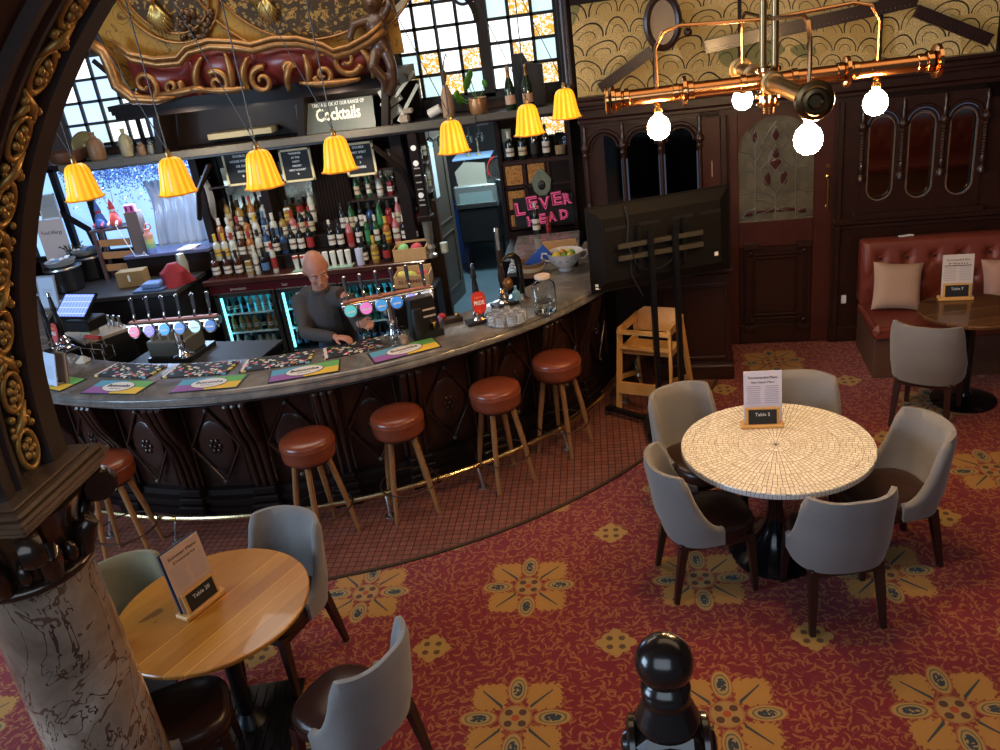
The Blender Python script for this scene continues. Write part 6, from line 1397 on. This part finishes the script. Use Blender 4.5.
for k, (x, y, m_, n_) in enumerate(((-.07, .0, LM, 'yellow lemon at the left'), (-.02, .05, MG, 'golden lemon at the back'), (.0, -.04, LI, 'green lime at the front'), (.06, .0, LI, 'green lime at the right'), (-.06, -.06, LM, 'yellow lemon at the front left'), (.05, -.07, LM, 'yellow lemon at the front right'), (.04, .07, LM, 'yellow lemon behind the right lime'))):
    b = MB(); b.ball((0, 0, 0), (.036, .028, .028), m_, 12, 8, RZ(k * 50)); o = b.build('citrus_fruit'); o.location = p + Vector((x, y, .135 + .01 * (k % 2))); tag(o, n_ + ' of the white bowl', 'fruit', 'fruit in the white bowl')
t = crate('wooden_crate', 'small wooden crate of corks and bottles behind the white fruit bowl', tuple(at(561, 258, CT)), .30, .18, .10)
for k in range(4):
    b = MB(); b.tube([(-.05, 0, 0), (.05, 0, .03)], .014, P('orange_bottle', (.42, .14, .04), .4), 10); o = b.build('miniature_bottle'); o.location = at(561, 258, CT + .10) + Vector((-.08 + .055 * k, .01 * (k % 2), .0)); o.rotation_euler = (0, -.5, .6 * k); tag(o, f'orange miniature bottle, {ORD[k]} from left in the small crate', 'bottle', 'miniatures in the small crate')
t = thing('wicker_basket', 'brown round basket with cream liner behind the swan-neck tap', 'basket', tuple(at(531, 275, CT)))
b = MB(); b.lathe([(0, 0), (.10, 0), (.13, .12), (.12, .12), (.09, .01), (0, .01)], P('wicker', (.20, .12, .07), .8, bump=.5, bs=60), n=28); b.build('weave', t)
b = MB(); b.lathe([(.095, .02), (.126, .085), (.118, .085), (.09, .02)], P('cream_liner', (.62, .56, .40), .8), n=28, caps=False, wob=lambda a, z: 1.03); b.build('liner', t)
b = MB(); b.add(*boxgeo(.14, .015, .22), P('blue_folder', (.03, .10, .45), .4), TM(0, 0, .11) @ RY(50)); o = b.build('blue_folder'); o.location = at(541, 272, CT); tag(o, 'blue folder leaning beside the basket on the bar', 'folder')
b = MB(); b.lathe([(0, 0), (.035, 0), (.037, .01), (.03, .08), (.012, .10), (.012, .13), (0, .13)], P('light_blue_plastic', (.22, .45, .60), .3), n=16); o = b.build('blue_spray_bottle'); o.location = at(517, 302, CT); tag(o, 'light blue bottle standing behind the swan-neck tap base', 'bottle')
bottle_row([('wine', 'dark', 'white', 'white'), ('small', 'red', 'red', 'red')], -.66, -.54, 8.12, CT, 'behind basket below the pink letters', 'bottles below the pink letters')
# small clutter by the black fount
p = at(450, 322, CT); b = MB(); b.box((.02, 0, .018), (.15, .07, .035), P('dark_tray', (.05, .03, .02), .4), bev=.004); b.ball((-.05, .02, .05), (.03, .03, .025), P('red_cloth', (.42, .03, .03), .6)); b.ball((-.08, .0, .035), (.03, .025, .03), P('mauve', (.25, .15, .35), .6)); b.ball((.06, 0, .045), (.018, .018, .015), BRASS); o = b.build('trinket_tray'); o.location = p; o.rotation_euler = (0, 0, R(20)); tag(o, 'little dark tray with red and mauve trinkets right of the black fount', 'tray')
# ---------------------------------------------------------------- left end of the bar
def card(name, label, p, w_, h_, rz, lean, m, lines=0, title=None, fr=None):
    t = thing(name, label, 'card', p, rz); T = RX(-lean) @ TM(0, 0, h_ / 2)
    b = MB(); b.add(*boxgeo(w_, .006, h_), m, T)
    if title: text_mb(b, title, h_ * .12, INK, T @ TM(0, -.0045, h_ * .2) @ RX(90), .0008, wide=w_ * .75)
    for k in range(lines): b.add(*boxgeo(w_ * .6, .0006, .003), P('faint_ink', (.3, .3, .35), .7), T @ TM(0, -.0038, h_ * .1 - k * .014))
    b.build('printed_sheet', t)
    if fr:
        b = MB()
        for s_ in (-1, 1): b.add(*boxgeo(.014, .012, h_ + .02), fr, T @ TM(s_ * w_ / 2, 0, 0)); b.add(*boxgeo(w_ + .02, .012, .014), fr, T @ TM(0, 0, s_ * h_ / 2))
        b.build('frame', t)
    return t
PB = P('pale_blue_sheet', (.50, .62, .80), .6)
card('menu_stand', 'pale blue menu stand on the bar beside the arch edge', tuple(at(52, 386, CT)), .16, .24, R(-30), 14, PB, 7)
b = MB(); b.add(*boxgeo(.15, .008, .23), P('brown_board', (.22, .12, .06), .5), RX(-12) @ TM(0, 0, .115)); o = b.build('menu_board'); o.location = at(64, 383, CT); o.rotation_euler = (0, 0, R(-28)); tag(o, 'brown backed board standing behind the pale blue menu stand', 'board')
card('framed_notice', 'silver framed pale notice standing at the far left behind the hand pumps', tuple(at(51, 308, 1.15)), .20, .30, R(-8), 10, PB, 5, None, P('silver_frame', (.5, .52, .55), .3, .6))
pump(tuple(at(57, 352, CT)), R(-32), .48, None, 'black hand pump at the far left, nearest the arch edge')
pump(tuple(at(68, 350, CT)), R(-32), .46, (P('clip_whitered', (.6, .1, .1), .4), 'ALE', 'BEST'), 'black hand pump with red and white clip at the far left')
t = thing('till', 'black till with a blue glowing touch screen at the left of the bar', 'till', tuple(at(84, 330, CT)), R(-15))
b = MB(); b.box((0, .05, .05), (.26, .22, .10), BLACK, bev=.01); b.box((0, .08, .13), (.06, .05, .12), BLACK); b.build('till_base', t)
SCR = NM('till_screen'); x, y, z = SCR.xyz(); g = (((x * 28).frac() < .12).mx((z * 28).frac() < .12)); cc_ = SCR.mix(g, (.16, .26, .85), (.45, .52, .95)); SCR.base(cc_); SCR.link(cc_, SCR.b.inputs['Emission Color']); SCR.set(Emission_Strength=.7)
b = MB(); T = TM(0, .0, .22) @ RX(-52); b.add(*boxgeo(.36, .02, .25), BLACK, T); b.build('screen_case', t)
b = MB(); b.add(*boxgeo(.33, .004, .22), SCR.m, T @ TM(0, -.012, 0)); b.build('touch_screen', t)
p = at(110, 348, CT - .1)
b = MB(); b.box((0, 0, .50), (.50, .42, 1.0), BLACK, bev=.008); b.box((0, 0, 1.01), (.50, .42, .03), P('wood_lid', (.40, .33, .24), .5, var=.2), bev=.004); o = b.build('back_cupboard'); o.location = (-4.55, 6.55, .013); o.rotation_euler = (0, 0, R(-38)); tag(o, 'black cupboard with pale wooden top behind the left end of the bar', 'cupboard')
t = thing('card_reader', 'small beige and blue card machine on the wooden cupboard top', 'card machine', (-4.50, 6.38, 1.045), R(-30)); b = MB(); b.box((0, 0, .05), (.16, .12, .10), P('beige_plastic', (.5, .45, .30), .5), bev=.02); b.build('body', t); b = MB(); b.box((.02, 0, .105), (.12, .09, .015), P('blue_plastic', (.08, .14, .45), .4), bev=.004); b.build('blue_lid', t)
for k in range(5):
    b = MB(); b.lathe([(0, 0), (.022, 0), (.014, .03), (.012, .07), (.018, .09), (0, .10)], STEEL, n=12); o = b.build('spirit_measure'); o.location = (-4.62 + .07 * k, 6.72 - .03 * k, 1.04); tag(o, f'small steel spirit measure, {ORD[k]} from the left on the cupboard', 'measure', 'spirit measures on the cupboard')
t = thing('wire_basket', 'wire glass basket with a red grip behind the left bar runner', 'basket', tuple(at(100, 358, CT)), R(-20))
b = MB()
for z in (.01, .10): b.tube([(-.12, -.05, z), (.12, -.05, z), (.12, .05, z), (-.12, .05, z)], .004, CHROME, 5, closed=True)
for x in (-.12, 0, .12):
    for y in (-.05, .05): b.tube([(x, y, .01), (x, y, .10)], .004, CHROME, 5)
b.tube([(-.12, 0, .10), (-.10, 0, .17), (.10, 0, .17), (.12, 0, .10)], .005, CHROME, 6); b.build('wire_frame', t)
b = MB(); b.tube([(-.08, 0, .172), (.08, 0, .172)], .018, P('red_grip', (.35, .03, .02), .4), 8); b.build('grip', t)
b = MB(); b.lathe([(0, .0), (.05, 0), (.055, .01), (.03, .03), (.01, .05), (0, .05)], P('shell_cream', (.55, .50, .42), .5), n=14, wob=lambda a, z: 1 + .1 * math.cos(7 * a)); o = b.build('shell_ashtray'); o.location = at(84, 362, CT); tag(o, 'small cream shell shaped dish on the bar left of the wire basket', 'dish')
# sink and dish rack inside the bar
t = thing('sink_unit', 'dark under-bar sink unit with grey racks behind the left beer taps', 'sink', (-3.45, 6.25, .013), R(-8))
b = MB(); b.box((0, 0, .40), (1.2, .5, .8), BLACK, bev=.01); b.box((0, 0, .815), (1.24, .54, .03), P('dark_steel', (.02, .02, .02), .6), bev=.004); b.build('cabinet', t)
b = MB(); b.box((-.2, 0, .85), (.42, .38, .04), P('dark_basin', (.03, .03, .03), .3)); b.build('basin', t)
b = MB(); b.box((-.22, -.02, .94), (.36, .30, .14), P('grey_rack', (.14, .14, .12), .5), bev=.01); b.build('rack', t)
for k in range(4): b = MB(); b.box((-.34 + .085 * k, -.02, 1.02), (.02, .28, .12), P('rack_tooth', (.25, .24, .20), .5)); b.build('rack_divider', t)
# rear left work counter with kettles
t = thing('side_work_counter', 'dark work counter along the rear left behind the bar', 'counter', (-5.3, 8.35, .001))
b = MB(); b.box((0, 0, .47), (1.8, 1.15, .94), BLACK, bev=.01); b.build('cabinet', t)
b = MB(); b.box((0, 0, .965), (1.84, 1.19, .05), P('dark_top', (.04, .038, .04), .35, var=.3), bev=.006); b.build('worktop', t)
KB = P('kettle_black', (.012, .012, .013), .18, coat=.4)
for i, (px_, py_) in enumerate(((70, 290), (95, 278))):
    p = at(px_, py_, .99); t = thing('soup_kettle', f'black soup kettle with a dish of sachets on top, {["nearer the arch", "right of the other one"][i]}', 'kettle', tuple(p), 0, 'soup kettles at the rear left')
    b = MB(); b.lathe([(.15, 0), (.17, .02), (.18, .12), (.19, .26), (.195, .27), (.18, .28), (0, .28)], KB, n=32); b.lathe([(.196, .25), (.200, .26), (.196, .275)], STEEL, n=32, caps=False); b.build('pot', t)
    b = MB(); b.lathe([(0, .29), (.13, .29), (.16, .34), (.15, .34), (.12, .30), (0, .30)], P('grey_dish', (.3, .3, .3), .4), n=24); b.build('dish', t)
    b = MB()
    for k in range(14): b.add(*boxgeo(.05, .03, .012), [P('sachet_cream', (.6, .55, .4), .6), P('sachet_blue', (.15, .3, .6), .6), P('sachet_white', (.7, .7, .7), .6)][k % 3], TM(random.uniform(-.09, .09), random.uniform(-.09, .09), .34 + .012 * (k % 3)) @ RZ(random.uniform(0, 180)) @ RX(random.uniform(-25, 25)))
    o = b.build('sachets', t); o['kind'] = 'stuff'
t = thing('wooden_box', 'small golden wooden box with a white tag on the rear work counter', 'box', tuple(at(133, 287, .99)), R(6))
b = MB(); b.box((0, .07, .085), (.30, .16, .17), P('golden_wood', (.28, .17, .06), .5, var=.3), bev=.006); b.build('box_body', t)
b = MB(); b.box((-.01, -.012, .10), (.022, .004, .07), WHITE); b.build('tag', t)
# shelf with decorations
t = thing('dark_slatted_stand', 'dark wooden stand with orange slats below the festive figures', 'stand', tuple(at(113, 284, .99) + Vector((0, .35, 0))), R(10))
b = MB()
for x in (-.2, .2):
    for y in (-.1, .1): b.box((x, y, .27), (.04, .04, .54), P('dark_red_wood', (.06, .015, .012), .4))
b.box((0, 0, .55), (.46, .26, .025), P('dark_red_wood', (1, 1, 1))); b.build('frame', t)
for z in (.12, .26, .40): b = MB(); b.box((-.02, -.09, z), (.36, .015, .075), P('orange_slat', (.38, .17, .05), .5), M=RY(4)); b.build('slat', t)
sp_ = at(113, 284, .99) + Vector((0, .35, .575))
for i, (dx, m1, m2, n_) in enumerate(((-.12, (.08, .18, .55), (.5, .05, .08), 'blue and red festive gnome figure at the left of the stand top'), (.05, (.6, .06, .05), (.7, .7, .7), 'red and white festive figure with antlers on the stand top'))):
    b = MB(); b.lathe([(0, 0), (.06, 0), (.07, .03), (.045, .12), (.03, .15), (0, .15)], P('figure_a%d' % i, m1, .7), n=16); b.ball((0, 0, .17), .035, P('figure_b%d' % i, m2, .7), 12, 8); b.lathe([(.036, .18), (.02, .24), (0, .30)], P('figure_a%d' % i, m1), n=12)
    if i: b.tube([(-.0, 0, .2), (-.04, 0, .26), (-.06, 0, .34)], .005, P('antler', (.6, .5, .35), .6), 5); b.tube([(.0, 0, .2), (.04, 0, .26), (.05, 0, .36)], .005, P('antler', (1, 1, 1)), 5)
    b.tube([(-.04, -.03, .05), (-.05, -.09, .02)], .014, P('figure_b%d' % i, m2), 6); b.tube([(.04, -.03, .05), (.05, -.09, .02)], .014, P('figure_b%d' % i, m2), 6)
    o = b.build('festive_figure'); o.location = sp_ + Vector((dx, -.02, 0)); tag(o, n_, 'figure')
b = MB(); b.box((0, 0, .04), (.12, .06, .08), P('pink_carton', (.70, .12, .40), .5), bev=.004); b.box((-.03, -.031, .04), (.02, .002, .05), BLACK); b.box((.03, -.031, .04), (.02, .002, .05), BLACK); o = b.build('pink_carton'); o.location = aty(131, 212, 8.55); o.location.z -= .0; tag(o, 'bright pink carton beside the slatted stand', 'box')
b = MB(); b.box((0, 0, (o.location.z - .99) / 2), (.15, .12, o.location.z - .99), P('taupe_box', (.14, .10, .09), .6)); q_ = b.build('taupe_box'); q_.location = (o.location.x, 8.58, .991); tag(q_, 'tall taupe box under the pink carton', 'box')
t = thing('rainbow_bottle', 'rainbow striped water bottle standing on the sill by the bright window', 'bottle', tuple(aty(153, 252, 8.5)))
b = MB()
for k, c in enumerate(((.20, .30, .70), (.25, .50, .30), (.55, .55, .20), (.6, .35, .25))): b.lathe([(.05, .05 * k), (.05, .05 * k + .05)], P('rainbow_%d' % k, c, .4), n=20, caps=k == 0)
b.build('bottle_body', t); b = MB(); b.lathe([(.05, .20), (.03, .23), (.03, .26), (0, .26)], P('rainbow_top', (.6, .25, .22), .4), n=20); b.tube([(.03, 0, .25), (.06, 0, .27), (.05, 0, .31), (.0, 0, .31), (-.03, 0, .26)], .009, P('rainbow_top', (1, 1, 1)), 6); b.build('cap', t)
hz = t.location.z
t = thing('raised_sill_desk', 'blue-lit raised desk ledge between the bright window and the back bar', 'desk', (-4.75, 8.62, .991))
b = MB(); b.box((0, 0, (hz - .99) - .02), (1.0, .42, .035), P('slate_blue_top', (.10, .11, .22), .3), bev=.004); b.build('desk_top', t)
b = MB(); b.box((.0, -.16, (hz - 1.03) / 2), (1.0, .03, hz - 1.03), DW2); b.build('apron', t)
b = MB()
for k in range(5): b.add(*boxgeo(.17, .22, .002), [WHITE, P('pink_paper', (.65, .5, .5), .6)][k % 2], TM(0, 0, .003 * k) @ RZ(random.uniform(-25, 25)))
o = b.build('paper_stack'); o.location = (-4.52, 8.52, hz - .0); tag(o, 'stack of white and pink papers on the raised desk ledge', 'papers')
b = MB(); b.tube([(-.05, 0, 0), (-.02, 0, .04), (.0, 0, 0), (.03, -.02, .0)], .004, WHITE, 5); b.tube([(0, 0, 0), (-.10, -.05, .01), (-.2, 0, .2), (-.28, .05, .35)], .004, WHITE, 5); o = b.build('white_cable'); o.location = (-4.95, 8.38, hz); tag(o, 'thin white cable looping over the raised desk edge', 'cable')
b = MB(); b.lathe([(.0, 0), (.16, 0), (.13, .14), (.05, .22), (0, .22)], P('crimson_cloth', (.22, .012, .02), .8), n=22, wob=lambda a, z: 1 + .18 * math.sin(3 * a + z * 20)); o = b.build('red_cloth'); o.location = (-4.50, 8.05, .991); tag(o, 'crumpled crimson cloth at the right end of the rear work counter', 'cloth')
b = MB(); b.box((0, 0, .012), (.34, .24, .02), P('blue_tray_b', (.08, .14, .30), .4), bev=.006); b.box((.02, 0, .05), (.2, .16, .05), P('blue_box_b', (.12, .2, .42), .5), bev=.01); o = b.build('blue_tray'); o.location = (-4.72, 7.92, .991); tag(o, 'blue tray with a box on it left of the crimson cloth', 'tray')
card('window_poster', 'white and pink poster reading Food Allergy in the left window', tuple(aty(62, 262, 8.80)), .34, .5, R(0), 0, P('poster', (.72, .62, .62), .6), 0, 'Food Allergy')
card('window_poster', 'small grey framed picture with black figure in the left window', tuple(aty(52, 218, 8.80)), .22, .26, R(0), 0, P('poster_grey', (.45, .48, .5), .6), 3, None, WHITE)
b = MB()
for k in range(60):
    a = random.uniform(0, 6.3); r = random.uniform(.03, .12); b.tube([(0, 0, .0), (r * .6 * math.cos(a), r * .6 * math.sin(a), .22 + random.uniform(0, .15)), (r * 1.4 * math.cos(a), r * 1.4 * math.sin(a), .12 + random.uniform(0, .3))], [.003, .003, .006], P('dry_plant', (.07, .08, .04), .7), 4)
b.lathe([(0, 0), (.06, 0), (.07, .1), (0, .1)], BLACK, n=14); o = b.build('dried_plant'); o.location = (-6.0, 8.70, .991); tag(o, 'spiky dark dried plant in a black pot behind the kettles', 'plant')
b = MB(); GM = P('bag_glass', (.40, .40, .34), .2, .3); b.lathe([(0, 0), (.03, .01), (.05, .08), (.055, .2), (.04, .3), (0, .31)], GM, n=14, wob=lambda a, z: 1 + .1 * math.sin(5 * a + z * 30)); o = b.build('clear_bag'); o.location = (-4.42, 8.10, .991); tag(o, 'tall crinkled clear bag hanging at the left end of the back bar', 'bag')
# ================================================================ THE BARTENDER
SK = P('skin', (.50, .23, .16), .5, var=.12, vs=30); SW = P('sweater_charcoal', (.062, .055, .053), .9, var=.2, vs=60, bump=.4, bs=90); JN = P('jeans', (.035, .06, .15), .8)
H = Vector((-2.085, 5.62, 1.63)); HT = Matrix.Translation(H + Vector((.01, 0, .02))) @ Matrix.Scale(1.13, 4) @ RZ(30) @ RX(33) @ Matrix.Rotation(R(-6), 4, 'Y')
def hp(x, y, z): return HT @ Vector((x, y, z))
def hball(b, c, r, m, n=20, k=12): b.ball((0, 0, 0), r, m, n, k, HT @ TM(*c)) if False else b.lathe([(max(1e-6, math.sin(PI * j / k)), -math.cos(PI * j / k)) for j in range(k + 1)], m, (0, 0, 0), n, HT @ TM(*c) @ Matrix.Diagonal((*r, 1)))
neckb = Vector((-2.12, 5.74, 1.44)); shR = Vector((-2.315, 5.80, 1.395)); shL = Vector((-1.925, 5.70, 1.40)); chest = Vector((-2.12, 5.80, 1.28)); waist = Vector((-2.13, 5.93, 1.05)); hip = Vector((-2.13, 5.96, .93))
elR = Vector((-2.25, 5.60, 1.20)) + Vector((0, 0, -.03)); haR = Vector((-1.985, 5.455, 1.175)); elL = Vector((-1.84, 5.66, 1.16)); haL = Vector((-1.80, 5.50, 1.245))
b = MB()
hball(b, (0, .012, .022), (.075, .095, .098), SK); hball(b, (0, -.022, -.040), (.060, .068, .078), SK); hball(b, (0, -.060, -.088), (.030, .028, .024), SK)
b.tube([hp(0, -.082, .020), hp(0, -.100, -.012), hp(0, -.108, -.030)], [.010, .013, .016], SK, 8); hball(b, (0, -.100, -.034), (.019, .012, .011), SK, 10, 6)
for s_ in (-1, 1):
    hball(b, (s_ * .028, -.076, .028), (.026, .014, .009), SK, 10, 6); hball(b, (s_ * .036, -.062, -.035), (.024, .020, .024), SK, 10, 6); hball(b, (s_ * .077, .012, -.008), (.010, .020, .031), SK, 10, 8)
hball(b, (0, -.088, -.058), (.024, .010, .006), SK, 10, 6); hball(b, (0, -.085, -.068), (.020, .010, .007), SK, 10, 6)
b.tube([hp(0, .02, -.05), (H + neckb) / 2 + Vector((0, .02, 0)), neckb, chest], [.055, .056, .062, .10], SK, 14)
b.tube([chest + Vector((0, 0, .05)), waist, hip], [.12, .12, .13], SK, 14)
def hand(b, wr, dirv, up, curl, s_):
    """palm, four unequal fingers and a thumb from the palm's side"""
    d_ = Vector(dirv).normalized(); u = Vector(up); u = (u - d_ * u.dot(d_)).normalized(); w_ = d_.cross(u)
    Mh = Matrix((( d_.x, w_.x, u.x, 0), (d_.y, w_.y, u.y, 0), (d_.z, w_.z, u.z, 0), (0, 0, 0, 1)))
    b.lathe([(max(1e-6, math.sin(PI * j / 10)), -math.cos(PI * j / 10)) for j in range(11)], SK, tuple(wr + d_ * .048), 14, Mh @ Matrix.Diagonal((.050, .040, .016, 1)))
    for i, L_ in enumerate((.070, .078, .072, .058)):
        o_ = -.030 + .020 * i; a = wr + d_ * (.085 - .004 * abs(i - 1.5)) + w_ * o_ * s_
        pts = [a]; cur = d_.copy(); ang = curl * .6
        for j in range(3):
            cur = (d_ * math.cos(ang) - u * math.sin(ang)); pts.append(pts[-1] + cur * L_ * (.42, .32, .26)[j]); ang += curl
        b.tube(pts, [.0092, .0090, .0084, .0070], SK, 8)
    t0 = wr + d_ * .03 - w_ * s_ * .034; t1 = t0 + (d_ * .6 - w_ * s_ * .7 - u * .3).normalized() * .036; t2 = t1 + (d_ * .9 - w_ * s_ * .1 - u * .5).normalized() * .030
    b.tube([wr + d_ * .022 - w_ * s_ * .018, t0, t1, t2], [.013, .012, .0105, .008], SK, 8)
for sh, el, ha in ((shR, elR, haR), (shL, elL, haL)): b.tube([chest + (sh - chest) * .4, sh, (sh + el) / 2, el, (el + ha) / 2, ha, ha + (ha - el).normalized() * .02], [.05, .045, .040, .034, .032, .024, .022], SK, 10)
hand(b, haR, (1, -.25, -.05), (0, 0, 1), .45, -1); hand(b, haL, (.6, -.5, .15), (-.5, -.3, .8), .75, 1)
for s_ in (-1, 1): b.tube([hip + Vector((s_ * .08, 0, 0)), Vector((-2.13 + s_ * .10, 5.93, .50)), Vector((-2.13 + s_ * .11, 5.96, .10)), Vector((-2.13 + s_ * .11, 5.90, .05))], [.085, .055, .038, .035], SK, 12)
man = remesh(b, 'person', None, .0055, smooth=3); tag(man, 'person behind the bar, bald bartender in a charcoal sweater looking down, hand near a tap', 'person')
b = MB(); b.tube([neckb + Vector((0, .005, .02)), neckb + Vector((0, .01, -.03)), chest + Vector((0, .0, .05)), chest + Vector((0, 0, -.10)), waist, waist + Vector((0, 0, -.08))], [.066, .10, .155, .165, .158, .155], SW, 18)
b.tube([shR + Vector((.02, 0, .0)), chest + Vector((0, 0, .10)), shL + Vector((-.02, 0, 0))], [.075, .085, .075], SW, 12)
for sh, el, ha in ((shR, elR, haR), (shL, elL, haL)): b.tube([sh, (sh + el) / 2, el, (el + ha) / 2, ha], [.072, .062, .055, .050, .036], SW, 12)
sw = remesh(b, 'sweater', man, .010, smooth=6)
b = MB(); b.tube([neckb + Vector((.066 * math.cos(a * PI / 10), .064 * math.sin(a * PI / 10) - .01, .035 - .02 * (-math.sin(a * PI / 10)))) for a in range(20)], .014, SW, 8, closed=True); b.build('collar', man, ang=2)
b = MB(); b.tube([waist + Vector((0, 0, -.02)), hip], [.158, .16], JN, 16)
for s_ in (-1, 1): b.tube([hip + Vector((s_ * .075, 0, .02)), Vector((-2.13 + s_ * .10, 5.93, .50)), Vector((-2.13 + s_ * .11, 5.96, .09))], [.105, .075, .06], JN, 12)
remesh(b, 'trousers', man, .012)
for s_ in (-1, 1): b = MB(); b.ball((-2.13 + s_ * .11, 5.88, .062), (.05, .13, .048), BLACK, 14, 8); b.build('shoe', man)
b = MB()
for s_ in (-1, 1): hball(b, (s_ * .028, -.073, .008), (.012, .009, .008), P('eye_white', (.6, .56, .52), .3), 10, 6)
b.build('eyes', man); b = MB()
for s_ in (-1, 1): hball(b, (s_ * .029, -.081, .006), (.005, .003, .005), P('iris', (.03, .03, .035), .3), 8, 6)
b.build('irises', man); b = MB()
for s_ in (-1, 1): b.tube([hp(s_ * .012, -.091, .034), hp(s_ * .030, -.091, .040), hp(s_ * .048, -.080, .034)], [.003, .004, .002], P('eyebrow', (.10, .06, .045), .8), 6)
b.build('eyebrows', man); b = MB()
hball(b, (0, .020, -.002), (.0775, .092, .072), P('grey_stubble', (.30, .17, .13), .9, var=.3, vs=300), 20, 12); b.build('stubble_hair', man)
o = tumbler_mesh(.038, .14).build('pint_glass'); o.location = haL + Vector((.05, -.05, -.09)); tag(o, 'pint glass held by the bartender under the beer tap', 'glass')
# ================================================================ LIGHT
w = bpy.data.worlds.new('world'); sc.world = w; w.use_nodes = True
bg = w.node_tree.nodes['Background']; bg.inputs[0].default_value = (.55, .68, 1, 1); bg.inputs[1].default_value = .05
def area(name, loc, target, size, power, c, sy=None):
    l = bpy.data.lights.new(name, 'AREA'); l.energy = power; l.color = c; l.shape = 'RECTANGLE'; l.size = size; l.size_y = sy or size
    o = bpy.data.objects.new(name, l); col.objects.link(o); o.location = loc
    o.rotation_euler = (Vector(target) - Vector(loc)).to_track_quat('-Z', 'Y').to_euler(); return o
def point(name, loc, power, c, r=.05):
    l = bpy.data.lights.new(name, 'POINT'); l.energy = power; l.color = c; l.shadow_soft_size = r
    o = bpy.data.objects.new(name, l); col.objects.link(o); o.location = loc; return o
area('daylight_left', (-6.8, 1.0, 2.6), (-1, 5, .5), 3.2, 190, (.55, .75, 1), 2.4)
area('daylight_front', (-.5, -1.2, 3.6), (.3, 4.5, .3), 3.5, 34, (.70, .84, 1), 2)
area('ceiling_glow', (1.5, 3.8, 4.5), (1.5, 4.5, 0), 4, 30, (1, .72, .45), 3)
area('bar_ceiling_glow', (-2.8, 6.8, 4.4), (-2.8, 7.0, 0), 3, 50, (1, .88, .74), 2)
for x in (-3.85, -2.35): area('added_back_bar_fill', (x, 7.75, 2.62), (x, 8.7, 1.2), .12, 9, (1, .86, .66))  # added fill lamps that brighten the back bar, no fittings modelled
area('added_corridor_fill', (-1.3, 9.9, 2.6), (-1.5, 9.6, 0), .8, 45, (.70, .88, 1))  # added lamp, brightens the corridor floor and the open door
area('day_through_left_window', (-4.9, 8.6, 1.9), (-4.4, 6.5, 1.0), 1.2, 26, (.45, .65, 1), .6)
sc.view_settings.view_transform = 'Standard'; sc.view_settings.look = 'None'; sc.view_settings.gamma = 1; sc.view_settings.exposure = 0.68
sc.view_settings.use_curve_mapping = False
